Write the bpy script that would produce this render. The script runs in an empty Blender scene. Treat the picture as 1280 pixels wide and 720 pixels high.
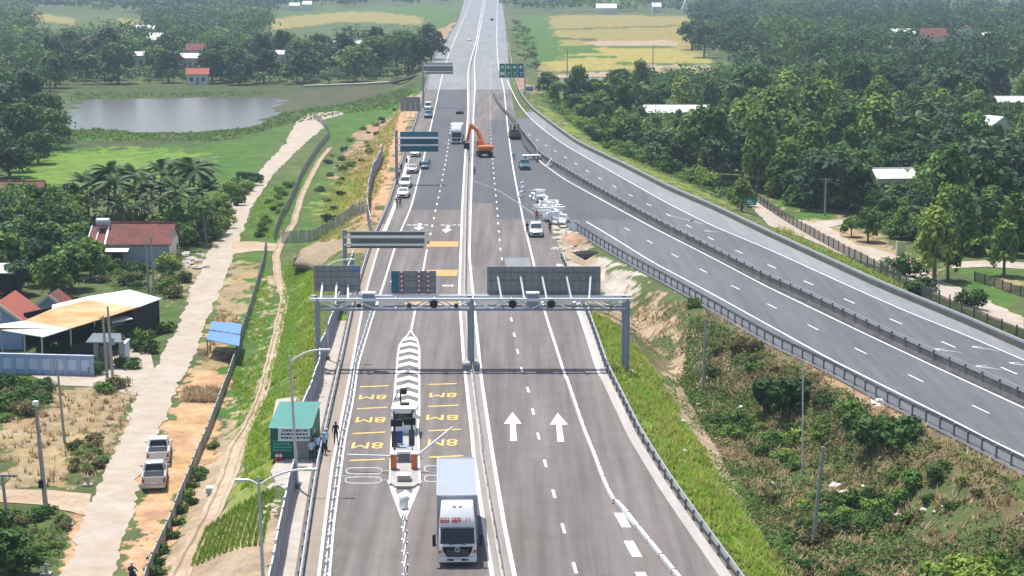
import bpy, bmesh, math, random
import numpy as np
from mathutils import Vector, Matrix
random.seed(7); RNG = np.random.default_rng(7)
PI = math.pi
scene = bpy.context.scene
col = scene.collection
# ------------------------------------------------------------------ camera, world, sun, exposure
F, CH, TH = 2340.0, 36.0, math.atan(406/2340)          # focal length in px of a 1280 wide frame, height, pitch
cd = bpy.data.cameras.new('camera'); cam = bpy.data.objects.new('camera', cd); col.objects.link(cam)
cam.location = (0, 0, CH); cam.rotation_euler = (PI/2-TH, 0, 0)
cd.sensor_width = 36; cd.lens = 36*F/1280; cd.clip_start = 1; cd.clip_end = 20000
scene.camera = cam
SUN_EL = math.radians(70.5); SUN_DIR = Vector((0.52, -0.85, 0)).normalized()*math.cos(SUN_EL) + Vector((0, 0, -math.sin(SUN_EL)))
world = bpy.data.worlds.new('World'); scene.world = world; world.use_nodes = True
wn = world.node_tree; bg = wn.nodes['Background']
sky = wn.nodes.new('ShaderNodeTexSky'); sky.sky_type = 'NISHITA'; sky.sun_disc = False
sky.sun_elevation = SUN_EL; sky.sun_rotation = math.atan2(-SUN_DIR.x, -SUN_DIR.y)
sky.dust_density = 2.0
wn.links.new(sky.outputs[0], bg.inputs[0]); bg.inputs[1].default_value = 0.11
sl = bpy.data.lights.new('sun', 'SUN'); sl.energy = 3.6; sl.angle = math.radians(0.6); sl.color = (1, 0.97, 0.93)
sun = bpy.data.objects.new('sun', sl); col.objects.link(sun); sun.rotation_euler = SUN_DIR.to_track_quat('-Z', 'Y').to_euler()
sun.location = (0, 0, 300)
vs = scene.view_settings; vs.view_transform = 'Standard'; vs.look = 'None'; vs.gamma = 1; vs.use_curve_mapping = False
vs.exposure = 0.66
scene.render.engine = 'CYCLES'
scene.cycles.max_bounces = 5; scene.cycles.diffuse_bounces = 2; scene.cycles.transparent_max_bounces = 8
scene.cycles.volume_bounces = 0
# ------------------------------------------------------------------ materials
def mat(name, c, rough=.8, metal=0, var=.12, scale=1.5, bump=0, spec=.3, rnd=0, alpha=None, c2=None, scale2=.25, coat=0, objvar=False, trans=0):
    m = bpy.data.materials.new(name); m.use_nodes = True
    nt = m.node_tree; p = nt.nodes['Principled BSDF']
    p.inputs['Roughness'].default_value = rough; p.inputs['Metallic'].default_value = metal
    p.inputs['Specular IOR Level'].default_value = spec
    if coat: p.inputs['Coat Weight'].default_value = coat; p.inputs['Coat Roughness'].default_value = .08
    tc = nt.nodes.new('ShaderNodeTexCoord'); geo = nt.nodes.new('ShaderNodeNewGeometry')
    src = tc.outputs['Object'] if objvar else geo.outputs['Position']
    base = None
    if c2 is not None:
        n2 = nt.nodes.new('ShaderNodeTexNoise'); n2.inputs['Scale'].default_value = scale2; n2.inputs['Detail'].default_value = 6; n2.inputs['Roughness'].default_value = .65
        nt.links.new(src, n2.inputs['Vector'])
        r2 = nt.nodes.new('ShaderNodeValToRGB'); r2.color_ramp.elements[0].position = .38; r2.color_ramp.elements[1].position = .64
        r2.color_ramp.elements[0].color = (*c, 1); r2.color_ramp.elements[1].color = (*c2, 1)
        nt.links.new(n2.outputs['Fac'], r2.inputs['Fac']); base = r2.outputs['Color']
    hsv = nt.nodes.new('ShaderNodeHueSaturation')
    if base is None: hsv.inputs['Color'].default_value = (*c, 1)
    else: nt.links.new(base, hsv.inputs['Color'])
    n = nt.nodes.new('ShaderNodeTexNoise'); n.inputs['Scale'].default_value = scale; n.inputs['Detail'].default_value = 7; n.inputs['Roughness'].default_value = .7
    nt.links.new(src, n.inputs['Vector'])
    mr = nt.nodes.new('ShaderNodeMapRange'); mr.inputs['From Min'].default_value = .3; mr.inputs['From Max'].default_value = .7
    mr.inputs['To Min'].default_value = 1-var; mr.inputs['To Max'].default_value = 1+var
    nt.links.new(n.outputs['Fac'], mr.inputs['Value']); val = mr.outputs[0]
    if rnd:
        a = nt.nodes.new('ShaderNodeMapRange'); a.inputs['To Min'].default_value = 1-rnd; a.inputs['To Max'].default_value = 1+rnd
        nt.links.new(geo.outputs['Random Per Island'], a.inputs['Value'])
        mu = nt.nodes.new('ShaderNodeMath'); mu.operation = 'MULTIPLY'; nt.links.new(val, mu.inputs[0]); nt.links.new(a.outputs[0], mu.inputs[1])
        oi = nt.nodes.new('ShaderNodeObjectInfo')
        b = nt.nodes.new('ShaderNodeMapRange'); b.inputs['To Min'].default_value = .6; b.inputs['To Max'].default_value = 1.5
        nt.links.new(oi.outputs['Random'], b.inputs['Value'])
        m2 = nt.nodes.new('ShaderNodeMath'); m2.operation = 'MULTIPLY'; nt.links.new(mu.outputs[0], m2.inputs[0]); nt.links.new(b.outputs[0], m2.inputs[1]); val = m2.outputs[0]
        h = nt.nodes.new('ShaderNodeMapRange'); h.inputs['To Min'].default_value = .515; h.inputs['To Max'].default_value = .475
        nt.links.new(oi.outputs['Random'], h.inputs['Value']); nt.links.new(h.outputs[0], hsv.inputs['Hue'])
    nt.links.new(val, hsv.inputs['Value'])
    nt.links.new(hsv.outputs[0], p.inputs['Base Color'])
    if bump:
        bp = nt.nodes.new('ShaderNodeBump'); bp.inputs['Strength'].default_value = bump; bp.inputs['Distance'].default_value = .05
        nt.links.new(n.outputs['Fac'], bp.inputs['Height']); nt.links.new(bp.outputs[0], p.inputs['Normal'])
    if trans:
        tr = nt.nodes.new('ShaderNodeBsdfTranslucent'); nt.links.new(hsv.outputs[0], tr.inputs['Color'])
        mx = nt.nodes.new('ShaderNodeMixShader'); mx.inputs[0].default_value = trans
        nt.links.new(p.outputs[0], mx.inputs[1]); nt.links.new(tr.outputs[0], mx.inputs[2])
        nt.links.new(mx.outputs[0], nt.nodes['Material Output'].inputs[0])
    if alpha is not None: p.inputs['Alpha'].default_value = alpha
    return m
M = {}
def asphalt(name, c, c2, stain):
    """worn asphalt: base tone, broad stains, lengthwise tyre streaks and fine grain"""
    m = bpy.data.materials.new(name); m.use_nodes = True; nt = m.node_tree; p = nt.nodes['Principled BSDF']
    p.inputs['Roughness'].default_value = .85; p.inputs['Specular IOR Level'].default_value = .25
    geo = nt.nodes.new('ShaderNodeNewGeometry')
    def noise(vec_scale, scale, detail, rough=.6):
        mp = nt.nodes.new('ShaderNodeMapping'); mp.inputs['Scale'].default_value = vec_scale; nt.links.new(geo.outputs['Position'], mp.inputs['Vector'])
        n = nt.nodes.new('ShaderNodeTexNoise'); n.inputs['Scale'].default_value = scale; n.inputs['Detail'].default_value = detail; n.inputs['Roughness'].default_value = rough
        nt.links.new(mp.outputs[0], n.inputs['Vector']); return n.outputs['Fac']
    def ramp(f, a, b, ca, cb):
        r = nt.nodes.new('ShaderNodeMapRange'); r.inputs['From Min'].default_value = a; r.inputs['From Max'].default_value = b
        r.inputs['To Min'].default_value = ca; r.inputs['To Max'].default_value = cb; nt.links.new(f, r.inputs['Value']); return r.outputs[0]
    def mul(a, b):
        k = nt.nodes.new('ShaderNodeMath'); k.operation = 'MULTIPLY'; nt.links.new(a, k.inputs[0]); nt.links.new(b, k.inputs[1]); return k.outputs[0]
    mix = nt.nodes.new('ShaderNodeMix'); mix.data_type = 'RGBA'
    mix.inputs[6].default_value = (*c, 1); mix.inputs[7].default_value = (*c2, 1)
    nt.links.new(ramp(noise((1, .12, 1), .16, 5), .38, .62, 0, 1), mix.inputs[0])
    v = mul(ramp(noise((1, .025, 1), 1.3, 5), .3, .7, 1-stain, 1+stain), ramp(noise((1, 1, 1), .5, 8, .7), .3, .7, .9, 1.1))
    v = mul(v, ramp(noise((1, 1, 1), 9, 4, .8), .3, .7, .93, 1.07))
    h = nt.nodes.new('ShaderNodeHueSaturation'); nt.links.new(mix.outputs[2], h.inputs['Color']); nt.links.new(v, h.inputs['Value'])
    st = mul(ramp(noise((.9, .25, 1), .55, 9, .72), .60, .80, 0, .55), ramp(noise((1, 1, 1), .035, 2), .45, .6, 0, 1))
    m3 = nt.nodes.new('ShaderNodeMix'); m3.data_type = 'RGBA'; m3.inputs[7].default_value = (.34, .31, .28, 1); nt.links.new(st, m3.inputs[0]); nt.links.new(h.outputs[0], m3.inputs[6])
    oil = mul(ramp(noise((1, .2, 1), .8, 5, .6), .60, .74, 0, .5), ramp(noise((1, .15, 1), .09, 3), .45, .6, 0, 1))
    m4 = nt.nodes.new('ShaderNodeMix'); m4.data_type = 'RGBA'; m4.inputs[7].default_value = (.07, .066, .065, 1); nt.links.new(oil, m4.inputs[0]); nt.links.new(m3.outputs[2], m4.inputs[6])
    nt.links.new(m4.outputs[2], p.inputs['Base Color'])
    return m
M['asphalt'] = asphalt('asphalt', (.134, .117, .107), (.176, .156, .143), .24)
M['asphalt_new'] = asphalt('asphalt_new', (.085, .087, .096), (.105, .104, .109), .08)
M['asphalt_exp'] = asphalt('asphalt_exp', (.108, .112, .121), (.134, .136, .144), .16)
M['asphalt_old'] = asphalt('asphalt_old', (.20, .205, .21), (.24, .243, .245), .10)
M['dusty'] = asphalt('dusty', (.27, .225, .18), (.31, .26, .21), .12)
M['paint'] = mat('paint', (.80, .79, .76), .6, var=.16, scale=2.2, c2=(.60, .585, .56), scale2=.9)
M['paint_worn'] = mat('paint_worn', (.42, .42, .42), .7, var=.25, scale=2)
M['yellow'] = mat('yellow', (.72, .48, .12), .6, var=.12, scale=2)
M['orange_mark'] = mat('orange_mark', (.55, .30, .10), .7, var=.25, scale=2.5)
M['concrete'] = mat('concrete', (.40, .38, .35), .9, var=.16, scale=1.1, c2=(.33, .31, .28))
M['concrete_dark'] = mat('concrete_dark', (.125, .12, .115), .9, var=.3, scale=.9, c2=(.085, .082, .08), scale2=.5)
M['concrete_pale'] = mat('concrete_pale', (.45, .41, .365), .9, var=.12, scale=.7, c2=(.38, .33, .28))
M['galv'] = mat('galv', (.55, .56, .57), .5, .2, var=.1)
M['galv_dark'] = mat('galv_dark', (.19, .20, .22), .6, .2, var=.15)
M['galv_blue'] = mat('galv_blue', (.27, .31, .38), .5, .25, var=.12)
M['white'] = mat('white', (.80, .80, .79), .45, var=.06)
M['carwhite'] = mat('carwhite', (.78, .78, .78), .35, var=.02, coat=.5)
M['silver'] = mat('silver', (.52, .53, .54), .35, .3, var=.03, coat=.5)
M['darkpaint'] = mat('darkpaint', (.03, .035, .045), .3, .1, var=.05, coat=.5)
M['tealpaint'] = mat('tealpaint', (.05, .14, .17), .35, .1, var=.05, coat=.5)
M['redpaint'] = mat('redpaint', (.45, .04, .04), .5)
M['orange'] = mat('orange', (.62, .17, .04), .5, var=.15, scale=2)
M['glass'] = mat('glass', (.012, .015, .018), .08, 0, var=.2, spec=.6)
M['glass_mid'] = mat('glass_mid', (.05, .065, .085), .1, 0, var=.2, spec=.6)
M['black'] = mat('black', (.015, .015, .017), .6)
M['rubber'] = mat('rubber', (.022, .021, .02), .9)
M['grey'] = mat('grey', (.25, .255, .26), .7, var=.15)
M['greyback'] = mat('greyback', (.27, .275, .275), .6, .1, var=.14, scale=2)
M['boxgrey'] = mat('boxgrey', (.33, .36, .39), .5, var=.06, scale=.8)
M['teal'] = mat('teal', (.02, .15, .20), .5, var=.15)
M['greensign'] = mat('greensign', (.0, .22, .15), .5)
M['blue'] = mat('blue', (.04, .12, .42), .5, var=.1)
M['bluesteel'] = mat('bluesteel', (.12, .25, .50), .5, var=.15, scale=1.2)
M['greenroof'] = mat('greenroof', (.075, .24, .20), .6, var=.1)
M['greenwall'] = mat('greenwall', (.03, .14, .09), .6)
M['lamp'] = mat('lamp', (.72, .72, .70), .4)
M['pole'] = mat('pole', (.36, .35, .33), .9, var=.15)
M['skin'] = mat('skin', (.36, .20, .13), .6)
M['hair'] = mat('hair', (.015, .012, .01), .6)
M['shirtblue'] = mat('shirtblue', (.42, .58, .75), .8); M['shirtwhite'] = mat('shirtwhite', (.72, .74, .76), .8)
M['shirtdark'] = mat('shirtdark', (.03, .035, .05), .8); M['shirtorange'] = mat('shirtorange', (.75, .22, .05), .8)
M['shirtred'] = mat('shirtred', (.4, .06, .06), .8); M['shirtteal'] = mat('shirtteal', (.12, .42, .42), .8)
M['trousers'] = mat('trousers', (.02, .024, .035), .85); M['shoes'] = mat('shoes', (.02, .018, .016), .6)
M['hivis'] = mat('hivis', (.55, .7, .08), .8)
M['bark'] = mat('bark', (.16, .125, .09), .95, var=.3, scale=4)
M['palmbark'] = mat('palmbark', (.24, .215, .18), .95, var=.2, scale=4)
M['leaf_dark'] = mat('leaf_dark', (.046, .108, .024), .75, var=.3, scale=.7, rnd=.38, trans=.2, objvar=False, spec=.2)
M['leaf_mid'] = mat('leaf_mid', (.090, .178, .034), .75, var=.3, scale=.7, rnd=.38, trans=.22, spec=.2)
M['leaf_light'] = mat('leaf_light', (.16, .25, .045), .75, var=.25, scale=.7, rnd=.35, trans=.25, spec=.2)
M['leaf_blue'] = mat('leaf_blue', (.055, .112, .046), .75, var=.3, scale=.7, rnd=.35, trans=.2, spec=.2)
M['leaf_dry'] = mat('leaf_dry', (.155, .148, .062), .85, var=.3, scale=.7, rnd=.35, trans=.15, spec=.1)
M['palm'] = mat('palm', (.062, .125, .030), .6, var=.2, scale=.7, rnd=.3, trans=.2, spec=.3)
M['rooftile'] = mat('rooftile', (.22, .065, .05), .85, var=.35, scale=1.5, c2=(.13, .06, .05), scale2=.5)
M['rooftile_bright'] = mat('rooftile_bright', (.36, .105, .07), .85, var=.15, scale=2)
M['tin'] = mat('tin', (.74, .74, .73), .55, .1, var=.06, scale=.5)
M['bluewall'] = mat('bluewall', (.33, .43, .63), .8, var=.06)
M['palewall'] = mat('palewall', (.52, .60, .74), .85, var=.07)
M['greywall'] = mat('greywall', (.42, .46, .50), .9, var=.12, c2=(.34, .38, .42))
M['maroon'] = mat('maroon', (.11, .035, .045), .7)
M['cream'] = mat('cream', (.66, .62, .55), .9)
M['darkcloth'] = mat('darkcloth', (.02, .026, .025), .9)
M['rock'] = mat('rock', (.46, .42, .37), .95, var=.25, scale=2)
M['soil'] = mat('soil', (.40, .25, .15), .95, var=.3, scale=1)
M['plastic_white'] = mat('plastic_white', (.78, .78, .77), .5, var=.05)
M['limewall'] = mat('limewall', (.40, .48, .22), .85, var=.1)

# ------------------------------------------------------------------ pixel <-> place (the photograph used as a survey of the ground)
CT, ST = math.cos(TH), math.sin(TH)
def at(px, py, z=0):
    y = py-360; x = px-640
    t = (z-CH)/(-F*ST-y*CT)
    return Vector((x*t, (F*CT-y*ST)*t, z))
def srow(py, z=0):                                      # px per metre for a point at height z seen in row py
    return F/((F*CT-(py-360)*ST)*((z-CH)/(-F*ST-(py-360)*CT))*CT-(z-CH)*ST)
class Line:
    """a road line surveyed at a few rows, smoothed; x() gives world X for a world Y"""
    def __init__(s, pts, sig=7):
        pts = sorted(pts, key=lambda p: p[1]); xs = np.array([p[0] for p in pts], float); ys = np.array([p[1] for p in pts], float)
        r = np.arange(-31, 1001, 1.0)
        v = np.interp(r, ys, xs)
        lo = r < ys[0]; hi = r > ys[-1]
        v[lo] = xs[0]+(r[lo]-ys[0])*(xs[1]-xs[0])/(ys[1]-ys[0]); k = -3 if len(xs) > 3 else -2
        v[hi] = xs[-1]+(r[hi]-ys[-1])*(xs[-1]-xs[k])/(ys[-1]-ys[k])
        g = np.exp(-.5*(np.arange(-20, 21)/sig)**2); g /= g.sum()
        pad = np.concatenate([v[0]-(v[1]-v[0])*np.arange(20, 0, -1), v, v[-1]+(v[-1]-v[-2])*np.arange(1, 21)])
        v = np.convolve(pad, g, 'valid')
        W = [at(a, b) for a, b in zip(v, r)][::-1]
        s.Y = np.array([w.y for w in W]); s.X = np.array([w.x for w in W])
    def x(s, Y): return np.interp(Y, s.Y, s.X)
    def pt(s, Y, z=0, off=0): return Vector((float(s.x(Y))+off, Y, z))
    def run(s, y0, y1, off=0, z=0):
        Y = y0; out = []
        while Y < y1: out.append(s.pt(Y, z, off)); Y += max(1.5, Y*.012)
        out.append(s.pt(y1, z, off)); return out
def Yr(py, z=0): return at(640, py, z).y
L_dash = Line([(718.5,710),(704,660),(692,616),(681,577.5),(672.5,543.5),(661,490),(651.3,460),(646.7,438),(642.5,417),(638.9,398),(625,309),(620.5,250.5),(618,228),(616,202),(613.5,172),(613,140),(613,110),(613.5,60),(614.8,25),(616,0)])
L_medl = Line([(615,718),(605,657),(592,570),(590.5,548),(579.6,450),(574,368),(577.7,260),(581,200),(585,140),(584.6,100),(585.5,84),(595,52),(604,0)],5)
L_medr = Line([(643,718),(630.5,657),(616,570),(602,475),(595.5,409),(586.7,320),(588.5,257),(590,218),(592,140),(594,112),(592.7,77),(600,37),(607,0)],5)
L_right = Line([(742,570),(730,540),(709,478),(704,462),(680,387),(665,320),(655,280),(645,230),(640,202),(634,155),(630,110),(623,85),(621,60),(621,20),(622,0)])
L_redge = Line([(917,720),(888,680),(837,607),(799,546),(775,497),(758,463),(745,424),(733,391),(712,345),(700,320),(690,295),(680,270),(668,240),(655,200),(645,165),(640,130),(636,100),(634,60),(630,21),(627,0)])
L_frame = Line([(411,720),(417,650),(422.5,610),(430.5,550),(441,500),(447,456),(467,391),(477,363),(498,295),(513.6,260),(528,205),(537,165),(545,130),(549,110),(554,90),(563,62),(583,15),(589,0)])
L_ledge = Line([(377.5,720),(390.6,630),(397.6,585),(423,470),(427,453),(440,391),(447,362),(463,310),(474,285),(485,260),(497,223),(508,185),(521,150),(533,108),(542,73),(551,58),(571,33),(581,0)])
L_ldash = Line([(519,387),(529,338),(533.5,312),(538.5,291),(544.6,262),(551.7,230),(558,197),(565,148),(568,110),(572,85),(582,45),(594,0)])
E_line = Line([(1280,570),(1217,540),(1210,535),(1110,485),(1035,447.5),(960,406),(877,360),(815,327.5),(765,296),(731,276)])
E_rail = Line([(1280,590),(1185,540),(1122,510),(1035,463),(967,431),(850,363),(815,344),(765,316),(715,284),(690,268),(676,252),(668,230)])
E_med = Line([(1280,510),(1185,466),(1085,419),(960,359),(890,322),(815,284),(765,257),(705,224),(672,200),(650,172),(640,155),(628,140),(618,121)],5)
E_bar = Line([(1280,505),(1165,453),(1085,415),(1002,374),(957,354),(890,319),(815,280),(740,238),(677,200),(655,172),(645,156),(634,142),(620,122)],5)
E_dashU = Line([(1262.5,463.8),(1185,430.5),(1120,401.8),(1061.3,376.3),(893,301),(834,267.5),(808.5,255),(786.5,243),(765,231.5),(747.5,222),(731,212),(716,202.5),(703,194.5),(691,187)])
E_dashL = Line([(1232,514.5),(1149,475),(1077.5,439.5),(1016,409),(876,337),(841,318),(810,301),(781.5,285),(755,271),(733,257)])
E_rline = Line([(1280,450),(1210,420),(1135,390),(1067,360),(960,311),(890,282),(840,257),(765,215),(707,182),(680,163),(662,147),(648,130),(636,105),(627,85),(623,62)],5)
E_par = Line([(1280,437),(1210,406),(1160,385),(1100,360),(960,295),(890,261),(840,240),(780,209),(722,181),(690,157),(665,138),(651,120),(643,98),(636,62),(631,21),(628,0)],5)
Y_GORE = Yr(285)
GROUND_L, GROUND_R = -4.0, -2.4
def sstep(t):
    t = np.clip(t, 0, 1); return t*t*(3-2*t)
def ground_np(x, y):
    l = L_ledge.x(y)-x; r = x-L_redge.x(y)
    hw = np.maximum(l, r)
    el = np.where(y < Y_GORE, E_rail.x(y), L_redge.x(y))-x; er = x-E_par.x(y)
    ex = np.maximum(el, er)
    d = np.minimum(hw, ex)*.97
    right = (er > 0) & (y > 60)
    drop = np.where(right, -GROUND_R, -GROUND_L-.1); wid = np.where(right, 13., 8.)
    start = np.where(l > 0, 2.2, .9)
    z = -.14-(drop)*sstep((d-start)/wid)
    # gentle mound of spoil on the left verge, the building plateau of the toll hut
    return z
def ground(x, y): return float(ground_np(np.array([x], float), np.array([y], float))[0])
def gp(px, py, dz=0):
    z = -3.
    for _ in range(25):
        v = at(px, py, z); z = .5*z+.5*ground(v.x, v.y)
    v.z = ground(v.x, v.y)+dz
    return v
# ------------------------------------------------------------------ mesh helpers
class MB:
    """collects shapes, builds ONE mesh object"""
    def __init__(s): s.v = []; s.f = []; s.m = []; s.mi = 0
    def add(s, vs_, fs, mi=None):
        o = len(s.v); s.v += [tuple(v) for v in vs_]; s.f += [tuple(i+o for i in f) for f in fs]; s.m += [s.mi if mi is None else mi]*len(fs); return s
    def box(s, c, size, rz=0, mi=None, taper=1, rx=0):
        a, b, h = size[0]/2, size[1]/2, size[2]/2
        pts = [(-a,-b,-h),(a,-b,-h),(a,b,-h),(-a,b,-h),(-a*taper,-b*taper,h),(a*taper,-b*taper,h),(a*taper,b*taper,h),(-a*taper,b*taper,h)]
        R = Matrix.Rotation(rz, 3, 'Z') @ Matrix.Rotation(rx, 3, 'X')
        return s.add([Vector(c)+R@Vector(p) for p in pts], [(3,2,1,0),(4,5,6,7),(0,1,5,4),(1,2,6,5),(2,3,7,6),(3,0,4,7)], mi)
    def bar(s, p, q, w, h=None, mi=None, up=(0,0,1)):
        p, q = Vector(p), Vector(q); d = (q-p); d.normalize(); h = h or w; u = Vector(up)
        if abs(d.dot(u)) > .98: u = Vector((0,1,0))
        x = d.cross(u).normalized()*w/2; y = x.normalized().cross(d)*h/2
        vs_ = [p-x-y, p+x-y, p+x+y, p-x+y, q-x-y, q+x-y, q+x+y, q-x+y]
        return s.add(vs_, [(3,2,1,0),(4,5,6,7),(0,1,5,4),(1,2,6,5),(2,3,7,6),(3,0,4,7)], mi)
    def tube(s, path, r, n=8, mi=None, caps=True):
        path = [Vector(p) for p in path]; rs = r if isinstance(r, (list, tuple)) else [r]*len(path)
        rings = []; 
        for i, p in enumerate(path):
            d = (path[min(i+1, len(path)-1)]-path[max(i-1, 0)]).normalized()
            u = Vector((0,0,1)) if abs(d.z) < .9 else Vector((0,1,0))
            x = d.cross(u).normalized(); y = x.cross(d)
            rings.append([p+(x*math.cos(2*PI*k/n)+y*math.sin(2*PI*k/n))*rs[i] for k in range(n)])
        vs_ = [v for r_ in rings for v in r_]; fs = []
        for i in range(len(path)-1):
            for k in range(n): fs.append((i*n+k, i*n+(k+1)%n, (i+1)*n+(k+1)%n, (i+1)*n+k))
        if caps: fs += [tuple(range(n))[::-1], tuple(range((len(path)-1)*n, len(path)*n))]
        return s.add(vs_, fs, mi)
    def prism(s, poly, z0, z1, mi=None):
        n = len(poly)
        return s.add([(p[0], p[1], z0) for p in poly]+[(p[0], p[1], z1) for p in poly],
                     [tuple(range(n))[::-1], tuple(range(n, 2*n))]+[(i, (i+1)%n, n+(i+1)%n, n+i) for i in range(n)], mi)
    def sideprism(s, prof, x0, x1, mi=None):            # profile in (y,z), extruded along x
        n = len(prof)
        return s.add([(x0, p[0], p[1]) for p in prof]+[(x1, p[0], p[1]) for p in prof],
                     [tuple(range(n)), tuple(range(n, 2*n))[::-1]]+[(i, n+i, n+(i+1)%n, (i+1)%n) for i in range(n)], mi)
    def quad(s, a, b, c, d, mi=None): return s.add([a, b, c, d], [(0,1,2,3)], mi)
    def lathe(s, prof, c=(0,0,0), n=12, axis='z', mi=None):
        vs_ = []
        for r, z in prof:
            for k in range(n):
                a = 2*PI*k/n
                p = (r*math.cos(a), r*math.sin(a), z) if axis == 'z' else (z, r*math.cos(a), r*math.sin(a)) if axis == 'x' else (r*math.cos(a), z, r*math.sin(a))
                vs_.append(Vector(c)+Vector(p))
        fs = [(i*n+k, i*n+(k+1)%n, (i+1)*n+(k+1)%n, (i+1)*n+k) for i in range(len(prof)-1) for k in range(n)]
        return s.add(vs_, fs, mi)
    def mesh(s, name, mats, bevel=0, smooth=False):
        me = bpy.data.meshes.new(name); me.from_pydata(s.v, [], s.f)
        for m in (mats if isinstance(mats, (list, tuple)) else [mats]): me.materials.append(m)
        me.polygons.foreach_set('material_index', s.m)
        bm = bmesh.new(); bm.from_mesh(me)
        bmesh.ops.recalc_face_normals(bm, faces=bm.faces)
        if bevel:
            es = [e for e in bm.edges if len(e.link_faces) == 2 and e.calc_face_angle(0) > .5]
            bmesh.ops.bevel(bm, geom=es, offset=bevel, segments=2, affect='EDGES', profile=.6, clamp_overlap=True)
        bm.to_mesh(me); bm.free()
        if smooth: me.polygons.foreach_set('use_smooth', [True]*len(me.polygons))
        me.update(); return me
    def build(s, name, mats, parent=None, bevel=0, smooth=False):
        o = bpy.data.objects.new(name, s.mesh(name, mats, bevel, smooth)); col.objects.link(o)
        if parent: o.parent = parent
        return o
def tag(o, label=None, cat=None, group=None, kind=None):
    if label: o['label'] = label
    if cat: o['category'] = cat
    if group: o['group'] = group
    if kind: o['kind'] = kind
    return o
def empty(name, loc=(0,0,0), rz=0):
    o = bpy.data.objects.new(name, None); col.objects.link(o); o.location = loc; o.rotation_euler = (0,0,rz); o.empty_display_size = .3; return o
def thing(name, label, cat, loc=(0,0,0), rz=0, group=None): return tag(empty(name, loc, rz), label, cat, group)
KIDS = {}
def kids(o): return [c for c in o.children]
def copy_tree(o, parent=None):
    c = o.copy(); col.objects.link(c)
    if parent: c.parent = parent
    for ch in kids(o): copy_tree(ch, c)
    return c
def place(o, loc, rz=0, label=None, sc=1, group=None, rx=0):
    o.location = loc; o.rotation_euler = (rx,0,rz)
    if sc != 1: o.scale = (sc,)*3 if not isinstance(sc, tuple) else sc
    if label: o['label'] = label
    if group: o['group'] = group
    return o
class Proto:
    """first use takes the built thing itself, later uses copy it"""
    def __init__(s, root): s.root = root; s.used = False
    def put(s, loc, rz=0, label=None, sc=1, group=None, rx=0):
        o = copy_tree(s.root) if s.used else s.root
        s.used = True; return place(o, loc, rz, label, sc, group, rx)
def struct(o): o['kind'] = 'structure'; return o
def npmesh(name, V, Fq, mats, parent=None, colors=None, mi=None):
    me = bpy.data.meshes.new(name); n = len(V); k = Fq.shape[1]
    me.vertices.add(n); me.vertices.foreach_set('co', V.astype(np.float32).ravel())
    me.loops.add(Fq.size); me.loops.foreach_set('vertex_index', Fq.astype(np.int32).ravel())
    me.polygons.add(len(Fq)); me.polygons.foreach_set('loop_start', np.arange(0, Fq.size, k, dtype=np.int32))
    me.update(calc_edges=True); me.validate()
    if colors is not None:
        a = me.color_attributes.new('cover', 'FLOAT_COLOR', 'POINT'); a.data.foreach_set('color', np.c_[colors, np.ones(n)].astype(np.float32).ravel())
    for m in (mats if isinstance(mats, (list, tuple)) else [mats]): me.materials.append(m)
    if mi is not None: me.polygons.foreach_set('material_index', mi.astype(np.int32))
    o = bpy.data.objects.new(name, me); col.objects.link(o)
    if parent: o.parent = parent
    return o
def vnoise(x, y, seed=0):
    xi = np.floor(x).astype(np.int64); yi = np.floor(y).astype(np.int64); fx = x-xi; fy = y-yi
    fx = fx*fx*(3-2*fx); fy = fy*fy*(3-2*fy)
    def h(a, b):
        n = (a*374761393+b*668265263+seed*1442695041) & 0x7fffffff
        n = ((n ^ (n >> 13))*1274126177) & 0x7fffffff
        return ((n ^ (n >> 16)) & 0xffff)/65535.
    return (h(xi,yi)*(1-fx)+h(xi+1,yi)*fx)*(1-fy)+(h(xi,yi+1)*(1-fx)+h(xi+1,yi+1)*fx)*fy
def fbm(x, y, seed=0, o=4):
    t = 0; a = .5
    for k in range(o): t = t+a*vnoise(x*2**k, y*2**k, seed+k); a *= .5
    return t/(1-.5**o)
def inpoly(x, y, poly):
    r = np.zeros(x.shape, bool); n = len(poly); j = n-1
    for i in range(n):
        xi, yi = poly[i]; xj, yj = poly[j]
        c = ((yi > y) != (yj > y)) & (x < (xj-xi)*(y-yi)/(yj-yi+1e-12)+xi)
        r ^= c; j = i
    return r
def world_poly(px): return [(v.x, v.y) for v in (gp(*p) for p in px)]
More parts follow.
